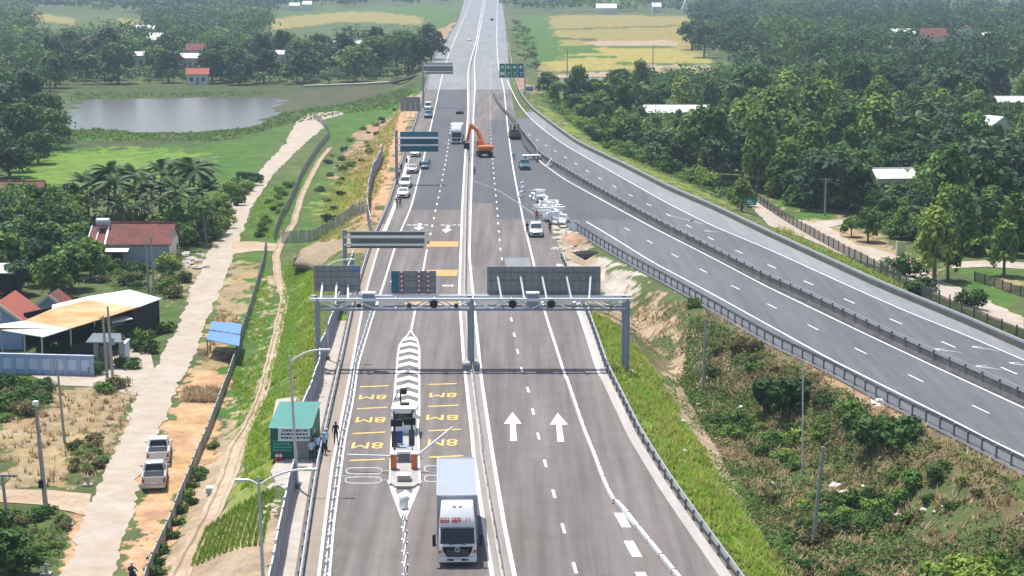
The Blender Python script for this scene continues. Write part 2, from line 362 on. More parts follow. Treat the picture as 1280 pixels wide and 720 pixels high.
# ------------------------------------------------------------------ ground, one sheet to the horizon, cover surveyed as areas of land
OL=(.092,.118,.040); GR=(.068,.138,.024); LUSH=(.125,.215,.028); YG=(.18,.215,.04); DKG=(.06,.10,.03); DRY=(.31,.235,.125); DIRT=(.46,.28,.15); RED=(.34,.215,.135); RICE=(.255,.215,.062); RICE2=(.31,.262,.064); VDIRT=(.38,.28,.18); TAN=(.36,.275,.18); GRAV=(.42,.37,.30); BRN=(.165,.13,.065); MARSH=(.062,.088,.032)
COVER = [
 (GR, 5, [(0,170),(90,158),(300,158),(330,140),(400,128),(520,100),(520,125),(430,150),(390,140),(330,205),(300,250),(230,235),(100,240),(0,238)]),
 (LUSH, 6, [(30,195),(150,185),(260,195),(230,225),(120,232),(20,235)]),
 (MARSH, 3, [(85,108),(300,104),(540,98),(530,118),(420,135),(330,165),(230,172),(90,168)]),
 (MARSH, 5, [(60,178),(200,172),(330,165),(250,182),(120,186)]),
 (RICE, 2, [(684,20),(750,18),(862,21),(872,40),(880,70),(912,92),(760,95),(672,91),(671,78),(704,68),(697,50)]),
 (RICE2, 2, [(735,58),(840,60),(888,78),(880,82),(800,79),(706,71)]),
 (RICE2, 2, [(675,76),(760,73),(800,86),(700,90)]),
 (GR, 1, [(704,58),(735,57),(755,66),(706,68)]),
 (TAN, 1, [(800,80),(890,81),(910,89),(815,89)]), (TAN, 1, [(675,90),(790,89),(780,95),(672,95)]), (TAN,1.5,[(735,52),(840,50),(848,57),(735,58)]),
 (GR, 1, [(735,56.5),(845,58),(845,60.5),(735,59.5)]), (GR, 1, [(706,69),(770,69.5),(770,72),(706,72)]), (GR, 1, [(770,78),(905,79),(905,81.5),(770,81)]), (OL, 1, [(672,87),(790,86.5),(790,89),(672,90)]), (OL, 1, [(690,36),(868,31),(868,32.5),(690,38)]), (DKG, 1, [(695,47),(745,48),(745,50.5),(697,50)]), 
 (GR, 3, [(650,20),(680,20),(705,60),(702,76),(665,76),(648,45)]),
 (RICE, 2, [(35,16),(60,18),(95,24),(95,31),(35,25)]), (RICE, 2, [(145,23),(183,25),(182,38),(150,33)]),
 (RICE, 2, [(330,26),(365,20),(440,14),(530,15),(527,31),(430,27),(340,38)]), (GR, 2, [(330,14),(540,8),(580,8),(560,25),(450,12),(330,22)]),
 (GR, 4, [(520,30),(560,22),(570,30),(545,58),(525,52)]), (RED, 3, [(548,36),(570,28),(552,56),(543,60)]),
 (GR, 4, [(790,92),(910,95),(905,105),(790,105)]),
 # village side
 (OL, 6, [(0,300),(250,300),(230,420),(150,480),(0,480)]),
 (DRY, 4, [(0,505),(60,486),(130,482),(182,490),(158,545),(118,608),(0,612)]),
 (DKG, 7, [(0,470),(70,470),(60,500),(0,520)]), (OL, 6, [(85,545),(130,540),(130,600),(80,608)]),
 (OL, 6, [(0,630),(75,635),(95,650),(80,700),(60,720),(60,800),(0,800)]), (DIRT,3,[(85,640),(112,640),(92,720),(80,800),(70,800)]),
 (OL, 5, [(120,345),(235,330),(225,420),(190,370)]), (GR, 5, [(195,375),(225,380),(222,412),(196,408)]), (DRY, 5, [(225,330),(262,325),(240,360),(228,380)]),
 (DIRT, 4, [(118,800),(144,722),(172,612),(206,540),(222,500),(238,460),(262,440),(292,450),(262,560),(225,640),(185,725),(165,800)]),
 (DRY, 4, [(240,470),(255,430),(275,362),(292,330),(325,322),(300,420),(285,462)]), (BRN, 3, [(232,485),(275,485),(272,502),(230,502)]),
 (GR, 5, [(292,330),(300,305),(345,300),(340,350),(325,420),(300,415),(318,330)]),
 # between fence and drain, then the verge up to the highway
 (TAN, 3, [(170,800),(225,650),(275,545),(300,450),(330,345),(345,345),(345,430),(330,520),(300,580),(265,660),(225,800)]),
 (GR, 5, [(290,470),(330,340),(338,360),(335,440),(318,500),(290,560)]),
 (YG, 6, [(310,545),(345,440),(358,330),(400,330),(425,420),(400,490),(345,560),(330,610),(300,640)]),
 (GR, 6, [(345,440),(358,330),(385,330),(380,420),(370,520),(330,560)]),
 (LUSH, 6, [(385,360),(430,400),(415,460),(395,470)]),
 (TAN, 4, [(255,690),(300,610),(330,620),(350,650),(350,800),(230,800)]), (YG, 4, [(290,600),(345,590),(340,640),(300,650)]),
 (GR, 6, [(300,290),(325,240),(375,215),(395,190),(410,200),(380,260),(355,310),(330,305)]),
 (GR, 5, [(395,150),(520,108),(525,125),(470,160),(440,190),(400,170)]),
 (GR, 6, [(385,290),(410,220),(440,185),(500,140),(520,130),(500,190),(478,250),(455,320),(400,330)]),
 (YG, 5, [(400,270),(430,215),(460,195),(470,215),(440,270)]),
 (RED, 4, [(424,222),(448,165),(480,148),(494,156),(468,200),(452,224)]), (DIRT, 4, [(436,300),(456,222),(485,160),(503,126),(526,124),(511,175),(496,220),(476,288),(462,324)]), (BRN, 5, [(398,320),(415,280),(440,262),(452,275),(440,300)]),
 (TAN, 3, [(520,118),(545,110),(530,135),(520,150)]),
 (DRY, 5, [(385,320),(430,285),(470,270),(465,320),(400,330)]),
 # valley between the two roads
 (BRN, 8, [(862,385),(1010,440),(1280,600),(1280,820),(960,820),(900,600),(830,480),(780,390)]),
 (OL, 8, [(890,430),(960,440),(1010,500),(1100,600),(1000,640),(900,540)]),
 (OL, 8, [(1000,640),(1150,600),(1240,640),(1280,720),(1280,820),(1000,820)]),
 (BRN, 6, [(1000,450),(1030,465),(1280,605),(1280,640),(1150,590),(1040,520)]), (RED,4,[(1010,445),(1060,475),(1150,530),(1130,540),(1040,490)]),
 (VDIRT, 5, [(735,388),(800,366),(858,378),(880,430),(900,480),(860,470),(800,420),(770,400)]), (VDIRT, 8, [(820,470),(860,450),(905,540),(960,640),(1005,720),(985,722),(930,640),(860,560)]),
 (GRAV, 4, [(690,285),(722,290),(760,318),(800,328),(840,362),(780,368),(745,362),(705,325)]), (TAN, 4, [(700,300),(735,300),(745,325),(715,330)]),
 (OL, 5, [(720,290),(760,305),(850,365),(940,425),(920,435),(840,385),(760,330)]),
 (OL, 6, [(820,405),(860,400),(862,440),(825,440)]),
 (LUSH, 5, [(735,392),(760,400),(800,440),(840,500),(900,600),(985,720),(1040,820),(960,820),(905,712),(830,600),(770,480)]),
 (YG, 5, [(790,430),(820,460),(815,490),(785,470)]), (YG, 5, [(830,600),(870,620),(930,710),(980,800),(950,800),(900,700)]),
 # beyond the expressway
 (GR, 6, [(652,115),(700,140),(760,190),(850,210),(960,270),(990,300),(1060,340),(1180,385),(1280,428),(1280,400),(1130,340),(940,255),(830,195),(720,130)]),
 (YG, 5, [(655,118),(690,140),(740,180),(820,215),(890,245),(960,285),(900,255),(800,215),(700,160)]), (RED,3,[(640,92),(668,108),(670,118),(650,112)]),
 (DRY, 5, [(960,250),(1060,270),(1140,320),(1180,345),(1010,290)]), (GR, 5, [(970,250),(1050,262),(1050,278),(985,276)]),
 (GR, 5, [(1200,340),(1280,335),(1280,395),(1215,370)]), (DRY,5,[(1230,350),(1280,350),(1280,370)]),
]
def build_ground():
    rows = np.concatenate([np.arange(1150, -38, -1.6)]); Ys = np.array([at(640, r, -4).y for r in rows if at(640, r, -4).y > 0]); Ys = Ys[Ys < 9000]
    Ys = np.concatenate([np.arange(-60, Ys[0], 8), Ys, [12000, 16000]])
    us = np.concatenate([np.linspace(-.9, -.31, 60)[:-1], np.linspace(-.31, .31, 480), np.linspace(.31, .9, 60)[1:]])
    ref = np.maximum(Ys, 60)
    X = us[None, :]*ref[:, None]; Y = np.repeat(Ys[:, None], len(us), 1)
    Z = ground_np(X.ravel(), Y.ravel()).reshape(X.shape)
    x, y = X.ravel(), Y.ravel()
    amp = np.clip((-.4-Z.ravel())/2, 0, 1)
    Zb = Z.ravel()+amp*.0
    C = np.empty((len(x), 3)); C[:] = OL
    C[:] = np.array(OL)*(.75+.5*fbm(x*.05, y*.05, 3))[:, None]
    wx = (fbm(x*.35, y*.35, 11)-.5); wy = (fbm(x*.35+50, y*.35, 12)-.5); w2x = (fbm(x*1.6, y*1.6, 13)-.5); w2y = (fbm(x*1.6+9, y*1.6, 14)-.5)
    for c, rag, px in COVER:
        P = np.array(world_poly(px)); r = rag*.55*np.clip(np.median(P[:, 1])/150, .6, 3)
        qx = x+wx*r*2+w2x*r*.7; qy = y+(wy*r*2+w2y*r*.7)*2
        bb = (qx > P[:,0].min()) & (qx < P[:,0].max()) & (qy > P[:,1].min()) & (qy < P[:,1].max())
        idx = np.where(bb)[0]; idx = idx[inpoly(qx[idx], qy[idx], [tuple(p) for p in P])]
        k = (.85+.3*fbm(x[idx]*.6, y[idx]*.6, 5))[:, None]
        C[idx] = np.array(c)*k
    # land under far woods stays dark green
    n = len(us); i = np.arange(len(Ys)-1)[:, None]; j = np.arange(n-1)[None, :]
    Fq = np.stack([i*n+j, i*n+j+1, (i+1)*n+j+1, (i+1)*n+j], -1).reshape(-1, 4)
    m = bpy.data.materials.new('ground'); m.use_nodes = True; nt = m.node_tree; p = nt.nodes['Principled BSDF']; p.inputs['Roughness'].default_value = .95; p.inputs['Specular IOR Level'].default_value = .1
    a = nt.nodes.new('ShaderNodeVertexColor'); a.layer_name = 'cover'
    geo = nt.nodes.new('ShaderNodeNewGeometry'); L = nt.links.new
    def nz(s, d=6, r=.7):
        q = nt.nodes.new('ShaderNodeTexNoise'); q.inputs['Scale'].default_value = s; q.inputs['Detail'].default_value = d; q.inputs['Roughness'].default_value = r; L(geo.outputs['Position'], q.inputs['Vector']); return q.outputs['Fac']
    def rng(f, lo, hi, a0=.3, b0=.7):
        q = nt.nodes.new('ShaderNodeMapRange'); q.inputs['From Min'].default_value = a0; q.inputs['From Max'].default_value = b0; q.inputs['To Min'].default_value = lo; q.inputs['To Max'].default_value = hi; L(f, q.inputs['Value']); return q.outputs[0]
    h = nt.nodes.new('ShaderNodeHueSaturation'); L(a.outputs['Color'], h.inputs['Color'])
    mu = nt.nodes.new('ShaderNodeMath'); mu.operation = 'MULTIPLY'; L(rng(nz(.35), .68, 1.32), mu.inputs[0]); L(rng(nz(2.6, 5, .8), .75, 1.25), mu.inputs[1]); L(mu.outputs[0], h.inputs['Value'])
    L(rng(nz(.12), .48, .515), h.inputs['Hue']); L(rng(nz(.6), .8, 1.15), h.inputs['Saturation'])
    L(h.outputs[0], p.inputs['Base Color'])
    bp = nt.nodes.new('ShaderNodeBump'); bp.inputs['Strength'].default_value = .6; bp.inputs['Distance'].default_value = .12; L(nz(2.2, 6, .75), bp.inputs['Height']); L(bp.outputs[0], p.inputs['Normal'])
    o = npmesh('ground', np.c_[x, y, Zb], Fq, m, colors=C); o.data.polygons.foreach_set('use_smooth', np.ones(len(Fq), bool)); struct(o)
build_ground()
# ------------------------------------------------------------------ roads
def sheet(name, left, right, m, skirt=.0, thick=0):
    """left/right: lists of points of equal length"""
    mb = MB(); n = len(left)
    vs_ = []; 
    for a, b in zip(left, right): vs_ += [a, b]
    fs = [(2*i, 2*i+1, 2*i+3, 2*i+2) for i in range(n-1)]
    mb.add(vs_, fs)
    if skirt:
        for s_ in (left, right):
            q = [tuple(v) for v in s_]+[(v[0], v[1], v[2]-skirt) for v in s_]
            mb.add(q, [(i, i+1, n+i+1, n+i) for i in range(n-1)])
    return struct(mb.build(name, m))
YN, YF = 70., 3500.
M['median'] = asphalt('median', (.24,.225,.21), (.30,.28,.255), .1)
def lines_sheet(name, LA, LB, y0, y1, m, z=0, oa=0, ob=0, skirt=0):
    return sheet(name, LA.run(y0, y1, oa, z), LB.run(y0, y1, ob, z), m, skirt)
lines_sheet('highway', L_ledge, L_redge, YN, YF, M['asphalt'], 0, -.45, .35, .5)
lines_sheet('expressway', E_rail, E_par, YN, Yr(148), M['asphalt_exp'], -.008, -.5, .4, .5)
lines_sheet('highway_old_surface', L_ledge, L_redge, Yr(112), YF, M['asphalt_old'], .006, -.1, .1)
lines_sheet('highway_new_surface', L_frame, L_medl, Yr(262), Yr(112), M['asphalt_new'], .006, .2, -.2)
lines_sheet('gore_surface', L_right, E_bar, Yr(274), Yr(150), M['asphalt_new'], .006, -4, -1)
lines_sheet('verge_strip_left', L_ledge, L_ledge, YN, Yr(280), M['dusty'], .007, .15, 1.0)
M['gutter'] = asphalt('gutter', (.36,.335,.31), (.42,.39,.355), .1)
lines_sheet('verge_strip_right', L_redge, L_redge, YN, Yr(330), M['gutter'], .007, -.85, -.1)
lines_sheet('expressway_shoulder', E_rline, E_par, YN, Yr(140), M['asphalt_old'], -.002, .25, .3)
lines_sheet('median_strip', L_medl, L_medr, YN, YF, M['median'], .009, .12, -.12)
# berm of pale concrete behind the left guardrail
lines_sheet('shoulder_berm', L_ledge, L_ledge, YN, Yr(400), M['concrete_pale'], -.06, -2.0, -.45, .6)
# painted markings, one structure per kind
def strip(mb, pts, w):
    n = len(pts); vs_ = []
    for p in pts: vs_ += [(p.x-w/2, p.y, p.z), (p.x+w/2, p.y, p.z)]
    mb.add(vs_, [(2*i, 2*i+1, 2*i+3, 2*i+2) for i in range(n-1)])
ZM = .014
mk = MB()
strip(mk, L_medl.run(YN, YF, 0, ZM), .26); strip(mk, L_medr.run(YN, YF, 0, ZM), .26)
strip(mk, L_right.run(Yr(545), YF, 0, ZM), .24); strip(mk, L_frame.run(YN, YF, 0, ZM), .22)
strip(mk, L_ledge.run(YN, Yr(230), 1.0, ZM), .2); strip(mk, L_ledge.run(Yr(300), Yr(195), .9, ZM+.003), .5)
strip(mk, L_redge.run(Yr(470), Yr(330), -.75, ZM), .35)
strip(mk, L_ldash.run(Yr(345), Yr(312), 0, ZM), .2); strip(mk, L_ldash.run(Yr(412), Yr(386), 0, ZM), .2)
mk.build('lane_lines', M['paint'])['kind'] = 'structure'
mk = MB(); Y = 108.54-8*5
while Y < 700:
    strip(mk, L_dash.run(Y-1.05, Y+1.05, 0, ZM), .2 if Y < 400 else .16); Y += 8
Y = Yr(305)
while Y < 430:
    strip(mk, L_ldash.run(Y, Y+2.2, 0, ZM), .22); Y += 8
for py0, py1, off in ((659,641,0),(696,676,0),(738,715,0),(785,760,0)):
    strip(mk, [at(783+(py0-659)*.37, py0, ZM), at(773+(py1-641)*.36, py1, ZM)], .62)
struct(mk.build('lane_dashes', M['paint']))
mk = MB()
strip(mk, E_line.run(YN, Yr(277), 0, ZM-.006), .22); strip(mk, E_med.run(YN, Yr(160), 0, ZM-.006), .22); strip(mk, E_rline.run(YN, Yr(100), 0, ZM-.006), .22)
for Lx, w in ((E_dashU, .2), (E_dashL, .17)):
    Y0 = 199.24 if Lx is E_dashU else 184.47
    for k in range(-9, 18 if Lx is E_dashU else 7):
        Yc = Y0+k*11.7
        strip(mk, Lx.run(Yc-1.45, Yc+1.45, 0, ZM-.006), w)
struct(mk.build('expressway_lines', M['paint_worn'] if False else M['paint']))
# arrows
mk = MB()
def arrow(px, p0, p1, up=True):
    a, b = at(px[0], p0, ZM), at(px[1], p1, ZM); d = (b-a); L = d.length; d.normalize(); n = Vector((d.y, -d.x, 0))
    hl = L*.42; w = .26; hw = .72
    pts = [a-n*w, a+n*w, b-d*hl+n*w*.8, b-d*hl+n*hw, b, b-d*hl-n*hw, b-d*hl-n*w*.8]
    mk.add(pts, [(0,1,2,6),(3,4,5),(2,3,5,6)])
arrow((642,640.5), 551, 515); arrow((701,697), 552, 516); arrow((561,557), 281, 291); arrow((525,523), 279, 288)
def hline(x0, x1, py, w, z=ZM):
    a, b = at(x0, py, z), at(x1, py, z); mk.quad((a.x, a.y-w/2, z), (b.x, b.y-w/2, z), (b.x, b.y+w/2, z), (a.x, a.y+w/2, z))
for x in range(509, 573, 7):
    if abs(x-541) > 5: hline(x, x+5.2, 281.2, .6)
for x0, x1 in ((553,558),(558.8,561.5),(562.5,566.5)): hline(x0, x1, 357, 1.0)
for x0, x1 in ((488,493),(494,499),(500,504)): hline(x0, x1, 352, .9)
struct(mk.build('road_arrows', M['paint']))
# worn merge arrows on the far carriageway of the expressway
mk = MB()
def merge_arrow(tip, tail, z=.008):
    a, b = at(*tip, z), at(*tail, z); d = (a-b).normalized(); n = Vector((-d.y, d.x, 0))
    mk.quad(b-n*.07, b+n*.07, a-d*.9+n*.13, a-d*.9-n*.13)
    mk.add([a-d*1.0-n*.5, a-d*.2, a-d*1.0+n*.5+d*.3, a-d*1.9+n*.35, a-d*1.5], [(0,1,2,3,4)])
for t, s in (((1212,432),(1250,439)),((1165,435),(1203,441)),((1258,452),(1296,459)),((1216,456),(1251,462)),((863,275),(878,280)),((878,288),(900,290)),((868,277),(840,270))):
    merge_arrow(t, s)
struct(mk.build('merge_arrows', M['paint_worn']))
# chevron zone ahead of the toll island
mk = MB()
def chev_edges(py):
    l = np.interp(py, [412,418,424,432,440,520,600,606], [513.5,510,504,499,497.5,491,486.5,486])
    r = np.interp(py, [412,418,424,432,440,520,600,606], [513.5,516.5,521,523.5,524.3,524,524.8,525]); return l, r
rows = [412,415,418,424,432,440,470,500,520]
for side in (0, 1):
    strip(mk, [at(chev_edges(r)[side], r, ZM) for r in rows], .17)
Ya, Yb = Yr(530), Yr(420); Y = Ya
while Y < Yb:
    r0 = None
    lo, hi = 400., 560.
    for _ in range(30):
        mid = (lo+hi)/2
        if Yr(mid) > Y: lo = mid
        else: hi = mid
    l, r = chev_edges(lo); c = (l+r)/2; z = ZM+.004
    A, Bq, Cq = at(l+.6, lo, z), at(c, lo, z), at(r-.6, lo, z); t = 1.45; rise = 1.35*min(1, (Cq.x-A.x)/2.2); up = Vector((0, rise, 0)); th = Vector((0, t, 0))
    mk.add([A-up*.0, A+th, Bq+up+th, Bq+up, Cq, Cq+th], [(0,3,2,1),(3,4,5,2)])
    Y += 3.0
for (a, b) in (((487,601),(505,649)),((524.5,601),(504.5,649))):
    strip(mk, [at(*a, ZM), at(*b, ZM)], .34)
for py in (612, 623):
    w = np.interp(py, [603,649], [17,1]); c = 505; z = ZM+.004
    A, Bq, Cq = at(c-w*.85, py, z), at(c, py, z), at(c+w*.85, py, z); th = Vector((0,1.1,0)); up = Vector((0,1.0,0))
    mk.add([A, A+th, Bq+up+th, Bq+up, Cq, Cq+th], [(0,3,2,1),(3,4,5,2)])
strip(mk, [at(504.8, 648, ZM), at(508.5, 800, ZM)], .2)
# detection loops
struct(mk.build('chevron_markings', M['paint'])); mk = MB()
def loop(cx, py, wpx, hpx):
    pts = []
    for k in range(28):
        a = 2*PI*k/28; ex = math.copysign(abs(math.cos(a))**.45, math.cos(a)); ey = math.copysign(abs(math.sin(a))**.7, math.sin(a))
        pts.append((at(cx+ex*wpx/2, py+ey*hpx/2, ZM), at(cx+ex*(wpx/2-1.4), py+ey*(hpx/2-1.1), ZM)))
    for k in range(28):
        (a, b), (c, d) = pts[k], pts[(k+1) % 28]; mk.quad(a, c, d, b)
loop(455, 588.5, 46, 9); loop(454, 600, 46, 9); loop(541, 586, 22, 9); loop(541, 598, 22, 9)
hline(410, 438, 595, .12); hline(476, 487, 588, .12); hline(476, 487, 600, .12)
struct(mk.build('loop_markings', M['paint_worn']))
# yellow distance bars and 8M lettering, upside down from here (read by drivers coming towards us)
mk = MB()
for (x0, y0, x1, y1) in ((450,483.5,486,482),(446,511,484,509),(441,542,482,540),(437,575.5,481,574),(535,480.5,571,479.5),(535,508,573,506.5),(535.5,538.5,576,536.5),(536.5,571.5,579,569.5)):
    a, b = at(x0, y0, ZM), at(x1, y1, ZM); d = Vector((0,.16,0)); mk.quad(a-d, b-d, b+d, a+d)
def lettering(txt, c, w, h, m, flat=True, name='lettering', parent=None, rot=(0,0,0)):
    cu = bpy.data.curves.new(name, 'FONT'); cu.body = txt; cu.align_x = 'CENTER'; cu.align_y = 'CENTER'; cu.size = 1
    o = bpy.data.objects.new(name, cu); col.objects.link(o); bpy.context.view_layer.update()
    me = bpy.data.meshes.new_from_object(o.evaluated_get(bpy.context.evaluated_depsgraph_get())); bpy.data.objects.remove(o); bpy.data.curves.remove(cu)
    co = np.array([v.co for v in me.vertices]); lo, hi = co.min(0), co.max(0); co = (co-(lo+hi)/2)/np.array([hi[0]-lo[0], hi[1]-lo[1], 1])*np.array([w, h, 0])
    R = np.array(Matrix.Rotation(rot[2],3,'Z') @ Matrix.Rotation(rot[0],3,'X')); co = co@R.T+np.array(c)
    for v, q in zip(me.vertices, co): v.co = q
    return [tuple(q) for q in co], [tuple(p.vertices) for p in me.polygons]
for (x0, x1, ya, yb) in ((449,483,493.5,499),(445,482,521.5,528),(440,479,553,560.5),(537,571,491,496.5),(533,573,518.5,525),(535,572,549,557)):
    a = at((x0+x1)/2, (ya+yb)/2, ZM); w = at(x1, (ya+yb)/2).x-at(x0, (ya+yb)/2).x; h = Yr(ya)-Yr(yb)
    v, f = lettering('8M', a, w, h, None, rot=(0,0,PI)); mk.add(v, f)
struct(mk.build('yellow_markings', M['yellow']))
mk = MB()
for (x0, x1, py, w) in ((534,573,305,4.6),(533,572,341,4.4),(505,571,382,4.6)):
    hline(x0, x1, py, w)
struct(mk.build('orange_strips', M['orange_mark']))
# dust and scuffs
mk = MB()
def scuff(pts, w):
    P = [at(*p, .018) for p in pts]
    for a, b in zip(P[:-1], P[1:]):
        d = (b-a).normalized(); n = Vector((-d.y, d.x, 0))*w/2; mk.quad(a-n, b-n, b+n, a+n)
for pts, w in (([(590,226),(606,231),(622,237),(645,252),(668,268)], .35), ([(597,112),(632,112)],1.0), ([(600,172),(632,172)],.5)): scuff(pts, w)
M['dustfaint'] = asphalt('dustfaint', (.20,.185,.172), (.235,.215,.20), .2)
struct(mk.build('road_dust', M['dustfaint']))
lines_sheet('highway_repair', L_medr, L_right, Yr(254), Yr(178), M['asphalt_new'], .005, .2, -.25)
lines_sheet('highway_patch', L_dash, L_right, Yr(340), Yr(322), M['asphalt_old'], .0055, .3, -.4)
lines_sheet('lane_patch', L_frame, L_ldash, Yr(372), Yr(352), M['asphalt_new'], .0055, .6, -.5)
# unpaved and concrete tracks, draped
def track(name, left, right, m, dz=.05, ln=None):
    def fine(P):
        out = []
        for a, b in zip(P[:-1], P[1:]):
            for k in range(26): t = k/26; out.append((a[0]+(b[0]-a[0])*t, a[1]+(b[1]-a[1])*t))
        return out+[P[-1]]
    mb = MB(); l, r = fine(left), fine(right); K = 4; vs_ = []; n = len(l)
    for i, (a, b) in enumerate(zip(l, r)):
        A, Bq = gp(*a), gp(*b)
        for S_, sd in ((A, 5), (Bq, 8)): S_.x += 1.1*(float(fbm(np.array([S_.y*.35]), np.array([S_.x*.1]), sd, 3)[0])-.5)+.35*(float(vnoise(np.array([S_.y*1.6]), np.array([1.]), sd)[0])-.5)
        for k in range(K+1):
            p = A.lerp(Bq, k/K); vs_.append((p.x, p.y, ground(p.x, p.y)+dz))
    mb.add(vs_, [(i*(K+1)+k, i*(K+1)+k+1, (i+1)*(K+1)+k+1, (i+1)*(K+1)+k) for i in range(n-1) for k in range(K)])
    return struct(mb.build(name, m))
M['track'] = mat('track', (.42, .37, .305), .95, var=.14, scale=.5, c2=(.39, .31, .23), scale2=.3)
M['sand'] = mat('sand', (.44, .35, .25), .95, var=.22, scale=1.5, c2=(.36, .26, .165))
track('village_road', [(52,800),(75,720),(107,639),(125,595),(155,540),(175,487),(200,450),(220,415),(240,360),(262,310),(282,262),(320,217),(357,180),(370,152),(389,141),(425,139)],
      [(128,800),(144,720),(163,640),(176,595),(200,540),(222,487),(240,450),(253,415),(277,360),(296,310),(313,262),(340,220),(380,180),(405,160),(402,150),(430,143)], M['track'])
track('side_lane', [(0,612),(60,613),(110,618)], [(0,628),(55,632),(105,645)], M['sand'], .045)
track('forecourt', [(40,470),(90,468),(150,445),(190,430)], [(70,482),(120,484),(170,495),(200,490)], M['track'], .047)
track('branch_track', [(290,303),(320,302),(345,305)], [(288,318),(318,314),(343,314)], M['sand'], .055)
track('forest_track', [(930,240),(948,250),(975,270),(1030,282),(1070,305),(1130,322),(1165,345),(1215,368),(1280,398)], [(925,248),(942,262),(962,283),(1010,300),(1050,318),(1115,340),(1150,360),(1200,384),(1280,414)], M['track'], .07)
track('forest_branch', [(1018,277),(1055,274)], [(1020,290),(1052,281)], M['track'], .065)
track('field_lane', [(1190,328),(1235,326),(1300,330)], [(1190,336),(1235,334),(1300,338)], M['track'], .065)
# pond
pond = [(65,164),(80,142),(95,126),(140,124),(200,124),(260,122),(320,122),(352,127),(352,138),(325,156),(305,160),(270,163),(235,166),(180,167),(120,162)]
marsh = [(320,121),(352,116),(400,112),(440,109),(500,103),(480,112),(430,127),(380,136),(352,140),(352,128)]
def shore(P):
    out = []
    for a, b in zip(P, P[1:]+P[:1]):
        for k in range(10):
            t = k/10; v = gp(a[0]+(b[0]-a[0])*t, a[1]+(b[1]-a[1])*t); jx = 7*(float(vnoise(np.array([v.x*.15]), np.array([v.y*.15]), 4)[0])-.5)+3*(float(vnoise(np.array([v.x*.6]), np.array([v.y*.6]), 5)[0])-.5); out.append((v.x+jx, v.y+jx*1.6, -4.0))
    return out
mb = MB(); P2 = shore(pond); mb.add(P2, [tuple(range(len(P2)))])
wm = bpy.data.materials.new('water'); wm.use_nodes = True; nt = wm.node_tree; p = nt.nodes['Principled BSDF']
p.inputs['Base Color'].default_value = (.12, .105, .08, 1); p.inputs['Roughness'].default_value = .2; p.inputs['IOR'].default_value = 1.33
n = nt.nodes.new('ShaderNodeTexNoise'); n.inputs['Scale'].default_value = .6; n.inputs['Detail'].default_value = 4; geo = nt.nodes.new('ShaderNodeNewGeometry'); nt.links.new(geo.outputs['Position'], n.inputs['Vector'])
bp = nt.nodes.new('ShaderNodeBump'); bp.inputs['Strength'].default_value = .12; bp.inputs['Distance'].default_value = .05; nt.links.new(n.outputs['Fac'], bp.inputs['Height']); nt.links.new(bp.outputs[0], p.inputs['Normal'])
struct(mb.build('pond', wm))
M['swamp'] = mat('swamp', (.10,.088,.052), .85, spec=.08, var=.3, scale=.15, c2=(.06,.085,.035), scale2=.08)
mt = [(318,121),(352,117),(400,112),(440,109),(500,103)]; mbm = [(318,158),(350,143),(380,137),(430,129),(490,111)]
mb = MB(); vs_ = []; n_ = 40
for k in range(n_+1):
    s_ = k/n_*4; i_ = min(int(s_), 3); f_ = s_-i_
    for P_ in (mt, mbm):
        v = gp(P_[i_][0]+(P_[i_+1][0]-P_[i_][0])*f_, P_[i_][1]+(P_[i_+1][1]-P_[i_][1])*f_); jx = 5*(float(vnoise(np.array([v.x*.2]), np.array([v.y*.2]), 6)[0])-.5); vs_.append((v.x, v.y+jx*2, -4.02))
mb.add(vs_, [(2*k, 2*k+1, 2*k+3, 2*k+2) for k in range(n_)]); struct(mb.build('marsh', M['swamp']))
mb = MB(); fl = [(700,100),(730,98),(790,98),(860,100),(905,101),(890,104),(790,104),(705,105)]; mb.add([tuple(gp(*p_, .05)) for p_ in fl], [tuple(range(len(fl)))]); struct(mb.build('flooded_field', wm))
# drain channel at the toe of the left embankment
chan = [(200,800),(228,715),(262,652),(285,600),(297,560),(318,520),(330,490),(338,455),(346,422),(356,375),(347,345),(345,320),(352,302),(367,280),(377,245),(388,222),(400,200),(415,182)]
mb = MB(); W_ = 1.15
pts = []
for a, b in zip(chan[:-1], chan[1:]):
    for k in range(6): pts.append(gp(a[0]+(b[0]-a[0])*k/6, a[1]+(b[1]-a[1])*k/6))
sec = [(-.85,.04),(-.62,.12),(-.5,.12),(-.38,-.02),(.38,-.02),(.5,.12),(.62,.12),(.85,.04)]
vs_ = []
for i, p_ in enumerate(pts):
    d = (pts[min(i+1, len(pts)-1)]-pts[max(i-1, 0)]).normalized(); nn = Vector((d.y, -d.x, 0)); zb = ground(p_.x, p_.y)
    j = .05*math.sin(i*2.1); wk = .95 if p_.y < 150 else .62
    for s_, h in sec: q = p_+nn*(s_*wk+j); vs_.append((q.x, q.y, max(zb, ground(q.x, q.y)-.04)+.05+h))
K = len(sec); mb.add(vs_, [(i*K+k, i*K+k+1, (i+1)*K+k+1, (i+1)*K+k) for i in range(len(pts)-1) for k in range(K-1)])
struct(mb.build('drain_channel', M['sand']))
